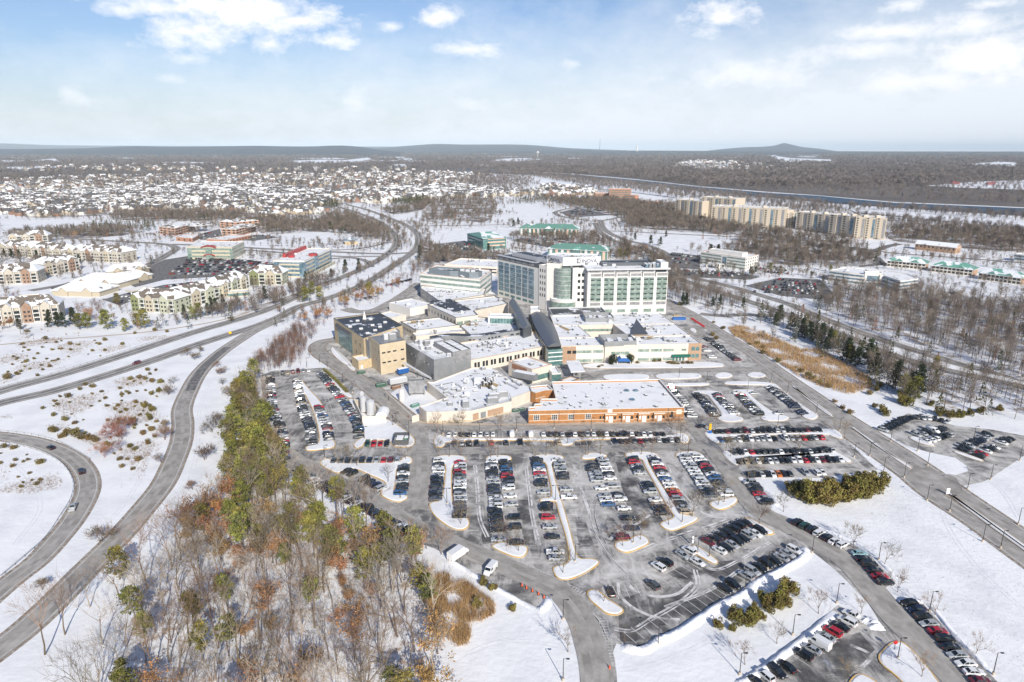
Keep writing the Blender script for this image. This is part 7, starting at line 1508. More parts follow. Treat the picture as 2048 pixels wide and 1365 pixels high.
def tree(kind, x, y, sc, label, group=None, zs=1.0):
    P = TR[kind]; i = tr.randrange(len(P)); t = thing(NM[kind], label, CT[kind], (x, y, -.05), group, tr.uniform(0, 6.28), (sc, sc, sc * zs))
    for nm, me in P[i]: link(nm, me, t)
    return t
def scatter(poly_px, spacing, rng, tries=30000, world=False):
    P = poly_px if world else GP(poly_px); x0, x1 = min(a[0] for a in P), max(a[0] for a in P); y0, y1 = min(a[1] for a in P), max(a[1] for a in P); cell = {}; out = []
    n = min(tries, int((x1 - x0) * (y1 - y0) / spacing ** 2 * 6))
    for _ in range(n):
        x, y = rng.uniform(x0, x1), rng.uniform(y0, y1)
        if not inside(x, y, P): continue
        k = (int(x // spacing), int(y // spacing)); ok = True
        for a in (-1, 0, 1):
            for b in (-1, 0, 1):
                for (u, v) in cell.get((k[0] + a, k[1] + b), ()):
                    if (u - x) ** 2 + (v - y) ** 2 < spacing ** 2: ok = False
        if ok: cell.setdefault(k, []).append((x, y)); out.append((x, y))
    return out
# ---- the near wood at lower left: pines along its top, bare and rusty-leaved trees below
W_PINE = [(488, 775), (514, 772), (528, 820), (545, 880), (560, 940), (570, 985), (530, 1000), (470, 990), (452, 960), (458, 900), (468, 830)]
W_MIX = [(385, 1040), (452, 985), (560, 975), (600, 990), (700, 1040), (800, 1100), (850, 1135), (810, 1185), (640, 1140), (500, 1125), (330, 1130)]
W_LOW = [(330, 1130), (500, 1125), (640, 1140), (810, 1185), (850, 1135), (870, 1200), (880, 1290), (870, 1365), (880, 1500), (200, 1560), (180, 1420), (225, 1340), (262, 1240), (290, 1180), (340, 1130)]
wr = random.Random(77)
for (x, y) in scatter(W_PINE, 3.9, wr):
    k = wr.random()
    if k > .8: tree('bare', x, y, wr.uniform(.6, .9), 'bare tree in the dense pine strip below the parkway ramp', 'bare trees of the near wood'); continue
    tree('pine' if k < .5 else 'full', x, y, wr.uniform(.7, 1.15), 'yellow-green pine in the dense strip between ramp and west car park', 'pines of the near wood')
for (x, y) in scatter(W_MIX, 4.1, wr):
    k = wr.random()
    if k < .34: tree('pine' if wr.random() < .7 else 'full', x, y, wr.uniform(.75, 1.1), 'yellow-green pine in the mixed wood below the ring road', 'pines of the near wood')
    elif k < .6: tree('oak', x, y, wr.uniform(.9, 1.4), 'rusty-leaved oak among the pines below the ring road', 'rusty oaks of the near wood')
    else: tree('bare', x, y, wr.uniform(.65, 1.0), 'bare tree among the pines below the ring road', 'bare trees of the near wood')
for (x, y) in scatter(W_LOW, 4.7, wr):
    k = wr.random(); right = x > -25
    if k < (.26 if right else .11): tree('pine', x, y, wr.uniform(.65, .95), 'yellow-green pine standing among the bare lower trees', 'pines of the near wood')
    elif k < (.58 if right else .36): tree('oak', x, y, wr.uniform(.6, 1.3), 'small rusty-leaved oak in the bare lower wood', 'rusty oaks of the near wood')
    else: tree('bare', x, y, wr.uniform(.55, 1.15), 'tall bare grey tree in the lower wood', 'bare trees of the near wood')
for k, (px, py, sc) in enumerate(((240, 1200, .75), (205, 1290, .8), (130, 1270, .8), (90, 1310, .9), (180, 1215, .7), (240, 1160, .9))):
    x, y = G(px, py); tree('full' if k == 5 else 'bare', x, y, sc, ('pine standing alone at the wood edge beside the ramp' if k == 5 else 'bare tree overhanging the ramp at the wood edge'), 'trees along the ramp')
# fallen trunks and leaf litter
for k in range(7):
    x, y = G(wr.uniform(420, 820), wr.uniform(1230, 1350)); a = wr.uniform(0, 3.1); L = wr.uniform(6, 11); t = thing('fallen_trunk', 'fallen grey trunk lying on the snow of the lower wood', 'log', (x, y, 0), 'fallen trunks of the near wood', a); mb = MB(); mb.tube((0, 0, .25), (L, 0, .5), .2, .08, 6); link('trunk', mb.mesh('trunk', BARKL), t); mb = MB(); mb.tube((L * .6, 0, .4), (L * .8, 1.4, .9), .07, .03, 4); link('branch', mb.mesh('branch', BARKL), t)
def blades(name, pts, h, w, mat, label, cat, lean=.35, rng=None, per=1):
    r = rng or random.Random(5); V, F_ = [], []
    for (x, y) in pts:
        for _ in range(per):
            xx, yy = x + r.gauss(0, .25), y + r.gauss(0, .25); a = r.uniform(0, 6.3); hh = h * r.uniform(.6, 1.2); i = len(V); c, s_ = math.cos(a) * w * .5, math.sin(a) * w * .5
            V += [(xx - c, yy - s_, 0), (xx + c, yy + s_, 0), (xx + r.gauss(0, lean) * hh, yy + r.gauss(0, lean) * hh, hh)]; F_.append((i, i + 1, i + 2))
    o = link(name, np_mesh(name, np.array(V, dtype=np.float32), np.array(F_, dtype=np.int32), mat)); tag(o, label, cat, kind='stuff'); return o
def uni(poly_px, n, rng):
    P = GP(poly_px); x0, x1 = min(a[0] for a in P), max(a[0] for a in P); y0, y1 = min(a[1] for a in P), max(a[1] for a in P); out = []
    while len(out) < n:
        x, y = rng.uniform(x0, x1), rng.uniform(y0, y1)
        if inside(x, y, P): out.append((x, y))
    return out
LITT = M('leaf_litter', (.20, .135, .07), .95, col2=(.30, .20, .105), scale=.8)
blades('undergrowth', uni(W_LOW, 3400, wr) + uni(W_MIX, 2200, wr), 1.2, .08, LITT, 'brown saplings and leaf litter over the snow of the near wood', 'undergrowth', .5, wr, 2)
REED1 = [(835, 1150), (900, 1150), (925, 1160), (985, 1205), (992, 1228), (950, 1250), (935, 1290), (880, 1300), (858, 1240)]
blades('reed_bed', [p for p in uni(REED1, 7000, wr) if math.sin(p[0] * .9) + math.sin(p[1] * .7 + p[0] * .3) + wr.gauss(0, .6) > -.35], 1.9, .10, REED, 'tan reed bed at the right edge of the near wood', 'reeds', .25, wr, 2)
REED2 = [(1456, 657), (1480, 652), (1530, 668), (1600, 700), (1640, 700), (1700, 735), (1738, 755), (1748, 776), (1700, 790), (1650, 778), (1600, 755), (1550, 722), (1500, 690), (1466, 672)]
blades('reed_bed', [p for p in uni(REED2, 11000, wr) if math.sin(p[0] * .35) + math.sin(p[1] * .28 + p[0] * .1) + wr.gauss(0, .7) > -.9], 2.2, .16, REED, 'long golden reed bed between boulevard and parkway', 'reeds', .2, wr, 2)
blades('dry_meadow', [p for p in uni([(0, 690), (60, 672), (200, 680), (330, 672), (360, 672), (250, 697), (125, 738), (0, 770)], 9000, wr) + uni([(0, 835), (100, 800), (250, 755), (330, 760), (345, 800), (320, 900), (270, 930), (230, 950), (180, 890), (100, 855)], 13000, wr) + uni([(0, 900), (60, 905), (110, 935), (130, 975), (60, 990), (0, 985)], 1600, wr) + uni([(250, 940), (300, 900), (290, 960), (240, 980)], 300, wr) if math.sin(p[0] * .21 + 1.2 * math.sin(p[1] * .13)) + math.sin(p[1] * .17 + p[0] * .06) + wr.gauss(0, .35) > .45], .8, .09, WEED, 'dry weeds poking through the snow of the interchange', 'weeds', .5, wr, 2)
for nm, P in (('reed_tufts', [(1350, 660), (1460, 690), (1450, 680)]),): pass
sheet('forest_floor', GP(W_LOW), M('litter_snow', (.78, .79, .81), .85, col2=(.40, .31, .24), scale=.28, lo=.5, hi=.66, detail=8), .03); sheet('forest_floor', GP(W_MIX), bpy.data.materials['litter_snow'], .034); sheet('forest_floor', GP(W_PINE), bpy.data.materials['litter_snow'], .038)
SEF = [(1560, 1010), (1780, 950), (1850, 1003), (1960, 1090), (2060, 1170), (2200, 1300), (2000, 1350), (1903, 1262), (1847, 1200), (1800, 1150), (1740, 1098), (1700, 1075), (1600, 1040)]
blades('field_stubble', uni(SEF, 1600, wr), .16, .10, WEED, 'faint grass stubble through the snow of the big field', 'stubble', .6, wr, 2)
tk = MB(); tz = .012
for px in ([(1240, 1340), (1300, 1330), (1380, 1300), (1440, 1270)], [(1190, 1320), (1100, 1290), (1000, 1285), (930, 1310)], [(1880, 1000), (1900, 1060), (1960, 1140), (2048, 1220)], [(1640, 1150), (1660, 1190), (1640, 1260)], [(250, 1080), (200, 1120), (150, 1180), (60, 1220)], [(300, 905), (280, 960), (240, 1020), (200, 1060)], [(20, 920), (60, 960), (80, 1020), (30, 1090)], [(1980, 960), (2010, 990), (2040, 1040)], [(420, 760), (400, 820), (395, 900), (380, 960)], [(640, 660), (620, 690), (600, 720)]):
    pts = smooth(GP(px), n=8)
    for o_ in (-.7, .5): strip(tk, pts, o_ + .16, o_ - .16, tz)
    tz += .0007
struct('snow_tracks', tk.mesh('snow_tracks', M('pressed_snow', (.66, .675, .70), .8, col2=(.78, .79, .81), scale=.5, lo=.4, hi=.6)))
# ---- single shrubs, bushes and trees seen in the photograph
def spots(kind, lst, label, group, lo=.8, hi=1.2, **k):
    for (px, py, *s) in lst: x, y = G(px, py); tree(kind, x, y, (s[0] if s else 1) * tr.uniform(lo, hi), label, group, **k)
spots('shrub', [(165, 640), (14, 758, 1.6), (35, 750), (75, 753), (100, 735), (52, 725), (140, 690), (210, 682), (310, 662), (335, 665), (270, 668), (290, 760), (305, 765), (278, 758), (262, 760), (320, 766), (300, 750, .8), (312, 742, .8), (296, 742, .8), (110, 865), (130, 842), (150, 848), (125, 875, 1.2), (135, 868, 1.3), (150, 872, 1.5), (162, 878, 1.2), (180, 880, 1.4), (190, 884, 1.2), (212, 890), (220, 892), (105, 862, 1.2), (108, 832), (138, 795), (160, 780), (185, 775), (170, 772, .9), (8, 897), (28, 898), (80, 928), (278, 922, 1.2), (295, 885), (305, 862, 1.1), (270, 900, .8), (255, 920, .7), (240, 920, .8), (265, 940, .7), (245, 935, .7), (120, 795, .8), (55, 665), (90, 680), (200, 690, .8), (245, 690, .8), (270, 852, .9), (300, 840, .9), (285, 870, .9), (260, 895, .8)], 'brown-green shrub in the snowy interchange meadow', 'shrubs of the interchange')
sr = random.Random(63)
for (x, y) in uni([(20, 690), (200, 676), (350, 668), (250, 698), (125, 738), (10, 770)], 46, sr) + uni([(60, 820), (250, 758), (330, 765), (340, 810), (300, 905), (230, 945), (150, 850)], 62, sr) + uni([(0, 905), (60, 908), (110, 940), (60, 985), (0, 980)], 16, sr): tree('shrub', x, y, sr.uniform(.35, .8), 'small brown shrub among the weeds of the interchange', 'small shrubs of the interchange')
spots('olive', [(303, 790, .55), (318, 785, .5), (290, 815, .6), (305, 822, .6), (298, 835, .5), (265, 845, .5)], 'olive evergreen bush clump in the middle of the interchange', 'bush clump of the interchange')
spots('red', [(220, 880, 1.1), (240, 870, 1.3), (250, 862, 1.2), (210, 915, 1.0), (245, 880, .9), (262, 855, .8), (240, 900, .9)], 'salmon-twigged bare tree in the interchange meadow', 'reddish trees of the interchange')
spots('spread', [(337, 790, 1.1), (348, 768, 1.2), (330, 880, 1.2), (333, 858, 1.2), (322, 925, 1.1), (200, 1085, 1.5), (85, 1180, .9), (385, 980, 1.0), (390, 720, .9), (375, 712, .9), (400, 705, .8), (425, 865, 1.4), (432, 850, 1.4), (410, 920, 1.2), (445, 770, .8), (455, 790, .9), (465, 795, .8), (435, 735, .9), (450, 745, .9), (440, 750, .9), (600, 605, 1.1), (560, 625, 1.1), (462, 645, 1.1)], 'low spreading bare tree on the snow beside the ramp', 'spreading trees along the ramp')
spots('olive', [(1625, 1005, 1.5), (1645, 1008, 1.4), (1672, 1002, 1.45), (1600, 995, 1.2), (1700, 995, 1.5), (1722, 992, 1.4), (1745, 985, 1.3), (1760, 975, 1.1), (1590, 985, .9), (1612, 1000, 1.2), (1634, 1003, 1.3), (1658, 1002, 1.3), (1688, 999, 1.3), (1710, 990, 1.3), (1733, 986, 1.3), (1752, 982, 1.1), (1580, 980, .7), (1640, 995, 1.3), (1672, 990, 1.3), (1700, 983, 1.2), (1728, 978, 1.2), (1615, 990, 1.1)], 'big olive-green evergreen in the clump at the lot edge by the stacked rows', 'round evergreens behind the stacked rows', .9, 1.1)
spots('olive', [(1560, 1205, 1.0), (1578, 1190, 1.0), (1545, 1220, .9), (1530, 1210, .8), (1568, 1215, .8)], 'larger olive and russet bush clump beside the ploughed bank', 'bush clump beside the bank', .9, 1.1); spots('olive', [(1487, 1250, .9), (1500, 1245, .8), (1470, 1240, .75), (1510, 1225, .5), (1435, 1255, .55), (1465, 1262, .4), (1525, 1240, .4)], 'smaller russet bush clump left of the larger one', 'small bush clump beside the bank', .9, 1.1)
spots('olive', [(1025, 1222, .35), (968, 1170, .5), (985, 1180, .45), (955, 1215, .5)], 'brown bush at the right tip of the near wood', 'bushes at the wood tip'); spots('round', [(1224, 730, .95)], 'left one of the two round dark evergreens at the blue awning', None, .98, 1.0); spots('round', [(1261, 729, .95)], 'right one of the two round dark evergreens at the blue awning', None, .98, 1.0)
# young trees on the islands
YT = [(879, 914, 'left end of the first cap'), (921, 914, 'right end of the first cap'), (982, 917, 'left end of the second cap'), (1071, 914, 'left end of the long strip cap'), (1115, 913, 'right end of the long strip cap'), (1172, 912, 'left end of the seventh column cap'), (1201, 911, 'right end of the seventh column cap'), (1262, 909, 'left end of the slanting cap'), (1304, 909, 'right end of the slanting cap'), (1361, 908, 'left end of the rightmost cap'), (921, 1050, 'lower lobe of the first strip island'), (995, 1090, 'left side of the third column end island'), (1037, 1104, 'right side of the third column end island'), (1126, 1148, 'lower lobe of the long strip island'), (1246, 1094, 'left side of the seventh column end island'), (1281, 1082, 'right side of the seventh column end island'), (1338, 1052, 'left side of the slanting island end'), (1384, 1036, 'right side of the slanting island end'), (1435, 1012, 'end island of the eleventh column'), (1207, 1205, 'middle of the exit island'), (1519, 1050, 'small right island beside the ring road'), (1567, 1024, 'snow edge by the short right column'), (883, 1110, 'wood edge by the white box truck'), (853, 1098, 'wood edge by the end of the long row'), (676, 930, 'left part of the lawn island'), (715, 934, 'top of the lawn island'), (776, 966, 'middle of the lawn island'), (812, 920, 'right tip of the lawn island'), (720, 1000, 'ring road kerb below the lawn island'), (1340, 868, 'cap at the right end of the clinic row'), (1354, 872, 'cap right of the clinic row, middle'), (1366, 884, 'cap right of the clinic row, front'), (1417, 862, 'head of the stacked rows'), (1452, 905, 'left tip of the second stacked pair'), (1460, 915, 'left tip of the second stacked pair, lower'), (1496, 958, 'corner above the short right column'), (1474, 833, 'end of the first east island'), (876, 862, 'service wing foot, left'), (922, 862, 'service wing foot, middle'), (1001, 862, 'service wing foot, right'), (1690, 878, 'right end of the stacked rows'), (1600, 905, 'middle of the second stacked pair'), (1707, 1097, 'snow field behind the angled row, upper'), (1769, 1130, 'snow field beside the lamp of the angled row'), (1795, 1185, 'gap between the angled rows'), (1870, 1230, 'snow field behind the lower angled row, upper'), (1950, 1310, 'snow field behind the lower angled row, lower'), (1843, 1357, 'lower tip of the snowy triangle'), (1722, 1228, 'snow bank above the corner lot'), (1637, 1228, 'snow field left of the ring road bend'), (1554, 1288, 'snow field beside the corner lot'), (1490, 1330, 'snow field at the corner lot foot'), (1690, 1365, 'bottom edge by the corner lot'), (1136, 1305, 'snow left of the exit road'), (1250, 1289, 'bank at the exit crosswalk')]
for px, py, w in YT: x, y = G(px, py); tree('small', x, y, tr.uniform(1.0, 1.4) * (.75 if py > 1180 and px > 1100 else 1), 'young bare tree at the ' + w, 'young trees of the car parks')
# clipped hedge, low hedges
t = thing('hedge', 'long clipped olive hedge between the car column and the service road', 'hedge', (*G(670, 765), 0)); o = Vector(G(670, 765)); mb = MB(); hd = along(GP([(648, 742), (672, 764), (694, 787)]), 40)[0]; hrn = random.Random(8)
for (p, a) in hd:
    for _ in range(70): leafquad(mb, hrn, Vector((p[0] - o.x + hrn.uniform(-.8, .8), p[1] - o.y + hrn.uniform(-.8, .8), hrn.uniform(.1, 1.7))), .25)
link('foliage', mb.mesh('foliage', OLIVE), t); mb = MB(); 
for (p, a) in hd[::2]: mb.tube((p[0] - o.x, p[1] - o.y, 0), (p[0] - o.x, p[1] - o.y, 1.2), .05, .02, 4)
link('stem', mb.mesh('stem', BARK), t)
spots('shrub', [(1336, 728, .8), (1342, 729, .8), (1348, 730, .8), (1356, 730, .8), (1365, 729, .8), (1375, 729, .8), (1383, 729, .8), (1205, 733, .7), (1198, 736, .7), (1275, 728, .8), (1310, 724, .9), (1320, 723, .9)], 'low clipped shrub in the bed before the white wing', 'bed before the white wing')
spots('shrub', [(1425, 672, 1.2), (1432, 680, 1.0), (1360, 611, 1.2), (1427, 646, 1), (1446, 658, 1.1), (1526, 708, 1.1), (1555, 725, 1.1), (1670, 805, 1), (1700, 828, 1.1), (1685, 818, .9)], 'tawny ornamental grass tuft beside the boulevard', 'grass tufts along the boulevard')
spots('shrub', [(1486, 668), (1500, 690), (1515, 690, 1.2), (1525, 698), (1600, 745, 1.3), (1615, 755, 1.4), (1625, 760, 1.3), (1640, 768, 1.2), (1655, 775, 1.2), (1740, 790, 1.4), (1752, 782, 1.5), (1760, 775, 1.4), (1588, 738)], 'dark shrub fringing the golden reed bed', 'shrubs round the reed bed')
spots('olive', [(1765, 825, .8), (1772, 832, .7), (1750, 815, .55), (1805, 808, .9), (1815, 812, .9), (1860, 812, .7), (1880, 832, .8), (1900, 836, .8), (1920, 836, .8), (1960, 826, .6), (2000, 822, .6), (1940, 832, .6)], 'brown-olive thicket bush at the wood edge above the east lot', 'thicket above the east lot')
# mid-distance wood between reeds and parkway: individual dark firs
spots('fir', [(1550, 650, 1.0), (1560, 645, 1.1), (1580, 660, 1.0), (1605, 675, 1.1), (1620, 685, 1.2), (1640, 690, 1.2), (1655, 700, 1.1), (1690, 725, 1.2), (1710, 735, 1.4), (1735, 740, 1.5), (1750, 752, 1.1), (1630, 682, 1.0), (1605, 668, .9), (1790, 780, 1.3), (1815, 790, 1.5), (1835, 795, 1.4), (1365, 612, .9), (1372, 612, .9), (1425, 615, .9), (1440, 614, .9), (1486, 617, 1.0)], 'dark fir in the belt between reed bed and parkway', 'firs along the parkway')
spots('full', [(1665, 700, .9), (1700, 728, .9), (1830, 800, .9), (1805, 795, .9), (1870, 745, .7), (1612, 650, .7), (1540, 545, .8), (1560, 548, .8), (1660, 545, .7)], 'yellow-green pine in the belt between reed bed and parkway', 'pines along the parkway')
spots('fir', [(1420, 520, 1.5), (1435, 515, 1.3), (1510, 546, .7), (1500, 548, .7), (1301, 490, 1.1), (1320, 492, 1.1), (1332, 475, .8), (1028, 455, 1.2), (1036, 450, 1.2), (978, 505, 1.2), (660, 460, 1.2), (690, 545, 1.3), (718, 542, 1.3), (663, 555, .8), (612, 565, .9), (840, 520, 1.5), (275, 615, 1), (100, 655, 1.1), (115, 655, 1.1), (130, 655, 1.1), (145, 650, 1.3), (40, 660, .8), (370, 640, 1.0), (415, 632, 1.0), (425, 625, 1.1), (435, 624, 1.0), (447, 618, 1.1), (530, 600, 1.1), (40, 520, 1.1), (75, 520, 1.0), (160, 527, .9), (225, 522, .9), (10, 515, 1.0), (25, 518, 1.0), (520, 560, .7), (1270, 480, .9)], 'dark fir standing by the buildings of the middle distance', 'firs of the middle distance', .9, 1.1)
spots('full', [(160, 660, 1.0), (175, 658, 1.0), (215, 660, 1.2), (290, 658, 1.1), (275, 655, .9), (250, 664, .9), (235, 610, .8), (610, 605, 1.2), (740, 590, .9), (625, 590, 1), (400, 636, .9), (385, 640, .8), (640, 600, .9), (1250, 515, .8), (1240, 516, .9)], 'bushy yellow-green pine along the trail and parkway verge', 'pines along the trail', .9, 1.1)
spots('oak', [(735, 590, 1.2), (745, 600, 1.2), (760, 590, 1.0), (640, 640, 1.2), (655, 640, 1.0), (610, 645, 1.0), (690, 615, 1.2), (720, 605, 1.1), (792, 575, 1.0), (180, 640, 1.0), (1260, 512, 1.2), (1294, 505, 1.0), (85, 555, 1.0), (95, 550, .9), (150, 478, 1.3), (5, 660, 1.0), (20, 655, .9)], 'rust-brown leafy tree on the bank by the parkway', 'rusty trees by the parkway', .9, 1.2)
# ---- woods too large to count: merged meshes
def lod_bare(seed, n, w, h=14.0):
    r = random.Random(seed); mb = MB(); mb.tube((0, 0, 0), (r.uniform(-.4, .4), r.uniform(-.4, .4), h * .7), .22, .1, 3)
    for k in range(n):
        z = h * r.uniform(.28, .72); a = r.uniform(0, 6.3); e = r.uniform(.35, 1.25); L = h * r.uniform(.18, .36); d = Vector((math.cos(a) * math.cos(e), math.sin(a) * math.cos(e), math.sin(e))); o = Vector((math.cos(a), math.sin(a), 0)) * r.uniform(0, 1.8); o.z = z; u = d.orthogonal().normalized() * w * r.uniform(.6, 1.2); mb.face([o - u, o + u, o + d * L])
    return mb_np(mb)
def lod_ever(seed, n, s, h=11.0, rad=2.8):
    r = random.Random(seed); mb = MB()
    for k in range(n): f = r.random(); z = h * (.1 + .9 * f); d = rad * (1.05 - f) * r.uniform(.3, 1); a = r.uniform(0, 6.3); leafquad(mb, r, Vector((d * math.cos(a), d * math.sin(a), z)), s * r.uniform(.7, 1.3), .4)
    return mb_np(mb)
NEARB = [lod_bare(400 + k, 95, .06) for k in range(5)]; MIDB = [lod_bare(420 + k, 70, .15) for k in range(5)]; FARB = [lod_bare(440 + k, 30, .30) for k in range(4)]; VFAR = [lod_bare(460 + k, 16, .62) for k in range(4)]
MIDE = [lod_ever(480 + k, 110, .55) for k in range(3)]; FARE = [lod_ever(490 + k, 26, 1.3) for k in range(3)]
def wood(name, polys, protos, mat, label, rng, smin=.7, smax=1.15, cat='wood'):
    pl = []
    for poly, sp in polys:
        for (x, y) in scatter(poly, sp, rng, 400000): x += rng.gauss(0, sp * .9); y += rng.gauss(0, sp * .9); s = rng.uniform(smin, smax); pl.append((rng.randrange(len(protos)), x, y, 0.0, rng.uniform(0, 6.28), s, s * rng.uniform(.9, 1.15)))
    if not pl: return
    o = merge_np(name, protos, pl, mat); tag(o, label, cat, kind='stuff'); return o
TWN = M('wood_twigs', (.125, .10, .082), .95, col2=(.205, .17, .14), scale=.12, lo=.4, hi=.65); TWM = M('far_twigs', (.135, .115, .105), .95, col2=(.20, .17, .155), scale=.006, lo=.4, hi=.65); EVM = M('far_evergreens', (.05, .06, .03), .9, col2=(.085, .08, .035), scale=.05); RUSTM = M('far_rust', (.26, .13, .075), .9)
WFLOOR = M('wood_floor', (.76, .78, .82), .85, col2=(.36, .30, .25), scale=.12, lo=.5, hi=.62, detail=6)
fr = random.Random(91)
RW1 = [(1622, 618), (1660, 592), (1720, 583), (1800, 592), (1845, 586), (1900, 603), (2060, 628), (2300, 650), (2300, 810), (2048, 762), (1928, 724), (1862, 703), (1797, 684), (1731, 662)]
RW2 = [(1535, 640), (1560, 632), (1672, 672), (1731, 698), (1786, 718), (1852, 738), (2048, 782), (2300, 830), (2300, 880), (2048, 826), (1960, 822), (1880, 828), (1800, 806), (1765, 778), (1700, 728), (1620, 690)]
RW3 = [(1340, 600), (1340, 560), (1400, 580), (1500, 612), (1490, 618), (1420, 612)]
wood('bare_wood', [(RW1, 4.8), (RW2, 5.6), (RW3, 4.6)], NEARB, TWN, 'bare grey-brown winter wood along the right-hand parkway', fr, .75, 1.15)
wood('thicket', [([(600, 655), (640, 640), (660, 620), (600, 650), (560, 690), (510, 735), (500, 760), (580, 735), (590, 700)], 3.0), ([(640, 625), (720, 590), (800, 560), (845, 530), (855, 545), (820, 570), (760, 600), (700, 620)], 5.0), ([(500, 745), (520, 735), (590, 735), (605, 700), (640, 650), (600, 660), (555, 690)], 2.2), ([(235, 540), (290, 532), (262, 556), (215, 546)], 4), ([(130, 625), (190, 605), (240, 625), (262, 645), (160, 650)], 4.5), ([(0, 590), (40, 600), (30, 620), (0, 625)], 5), ([(15, 545), (60, 530), (110, 548), (90, 556)], 5), ([(440, 632), (500, 618), (560, 602), (620, 583), (660, 567), (668, 560), (600, 580), (520, 604)], 5)], NEARB, M('thicket_twigs', (.19, .105, .07), .95, col2=(.12, .085, .065), scale=.1), 'reddish-brown thicket on the bank between parkway and pavilion', fr, .35, .6, 'thicket')
MW = [([(1460, 505), (1480, 490), (1640, 500), (1740, 515), (1760, 530), (1650, 535), (1560, 530), (1500, 520)], 9), ([(1330, 430), (1400, 445), (1500, 462), (1640, 480), (1720, 488), (1640, 486), (1480, 472), (1340, 462), (1250, 455), (1260, 432)], 8), ([(1500, 478), (1700, 495), (1760, 505), (1700, 500), (1540, 488), (1440, 480)], 8), ([(1770, 480), (1830, 488), (1930, 498), (2060, 505), (2250, 520), (2250, 480), (2060, 466), (1900, 462), (1780, 460)], 10),
    ([(512, 460), (560, 452), (700, 445), (740, 470), (700, 468), (620, 463), (530, 470)], 8), ([(640, 440), (690, 430), (740, 452), (775, 480), (730, 478), (690, 465)], 8), ([(770, 425), (830, 420), (860, 405), (850, 420), (790, 430)], 7), ([(850, 500), (900, 515), (1000, 522), (990, 530), (880, 530), (830, 545), (850, 520)], 8), ([(1010, 480), (1090, 475), (1200, 480), (1230, 505), (1210, 495), (1100, 488)], 9), ([(1215, 520), (1250, 490), (1290, 508), (1330, 525), (1330, 550), (1350, 560), (1345, 600), (1340, 560), (1300, 520)], 8), ([(240, 430), (400, 428), (480, 432), (480, 440), (330, 443), (220, 440)], 9),
    ([(460, 450), (520, 440), (640, 440), (560, 452), (480, 455)], 8), ([(150, 480), (260, 470), (300, 462), (180, 462), (40, 470), (20, 480)], 9), ([(840, 450), (860, 400), (960, 395), (1000, 400), (980, 450), (930, 440)], 16), ([(1100, 402), (1200, 400), (1350, 415), (1340, 440), (1260, 440), (1150, 415)], 9), ([(380, 640), (480, 622), (560, 600), (640, 570), (680, 560), (600, 595), (480, 632)], 7)]
for p_, s_ in MW: sheet('forest_floor', chaikin(GP(p_), 3), FLOOR, .3 + .006 * MW.index((p_, s_)))
for k_, p_ in enumerate((RW1, RW2)): sheet('forest_floor', GP(p_), WFLOOR, .2 + .01 * k_)
MW = [(p_, s_ * .68) for p_, s_ in MW]
wood('bare_wood', MW, MIDB, TWN, 'bare woods and tree belts of the middle distance', fr)
wood('evergreen_wood', [(p, s * 3.2) for p, s in MW] + [(RW1, 22), (RW2, 11), ([(1535, 640), (1600, 655), (1700, 715), (1780, 765), (1760, 782), (1690, 740), (1600, 693)], 7), ([(775, 404), (840, 398), (862, 408), (850, 413), (790, 410)], 6), ([(634, 412), (668, 406), (680, 412), (660, 420), (640, 418)], 6), ([(155, 466), (200, 455), (300, 452), (305, 462), (200, 468)], 8), ([(1030, 402), (1090, 396), (1120, 402), (1060, 410)], 10)], MIDE, EVM, 'scattered dark evergreens of the middle distance', fr, .7, 1.2)
wood('rusty_trees', [(p, s * 4) for p, s in MW] + [(RW1, 20), ([(280, 420), (650, 415), (640, 425), (300, 430)], 24)], MIDE, RUSTM, 'scattered rust-brown leafy trees of the middle distance', fr, .5, .9)
SUB = [(0, 430), (0, 395), (120, 382), (520, 372), (900, 370), (1050, 385), (1050, 393), (960, 395), (800, 402), (700, 408), (640, 418), (520, 435), (240, 428), (100, 438)]
sheet('forest_floor', chaikin(GP(SUB), 2), FLOOR, .19)
wood('suburb_trees', [(SUB, 15), ([(0, 398), (0, 352), (300, 350), (960, 345), (1000, 365), (900, 372), (520, 374), (120, 386)], 24), ([(1020, 388), (1200, 372), (1230, 392), (1100, 402)], 16)], FARB, TWM, 'bare trees between the houses of the far suburb', fr, .75, 1.3)
wood('suburb_trees', [(SUB, 45), ([(0, 398), (0, 352), (960, 345), (900, 372), (120, 386)], 110)], FARE, EVM, 'dark evergreens between the houses of the far suburb', fr, .6, 1.1)
def verge(polys, protos, mat, label, name, smin, smax):
    pl = []
    for (px, wd, sp) in polys:
        pts = smooth(GP(px), n=6); L = sum(math.dist(pts[i], pts[i + 1]) for i in range(len(pts) - 1)); n = max(2, int(L / sp * max(1, wd / sp * .6)))
        P, _L = along(pts, n)
        for (p, a) in P:
            o_ = fr.uniform(-wd / 2, wd / 2); q = (p[0] - math.sin(a) * o_ + fr.uniform(-sp, sp) * .5, p[1] + math.cos(a) * o_ + fr.uniform(-sp, sp) * .5); s = fr.uniform(smin, smax); pl.append((fr.randrange(len(protos)), *q, 0.0, fr.uniform(0, 6.28), s, s))
    o = merge_np(name, protos, pl, mat); tag(o, label, 'trees', kind='stuff')
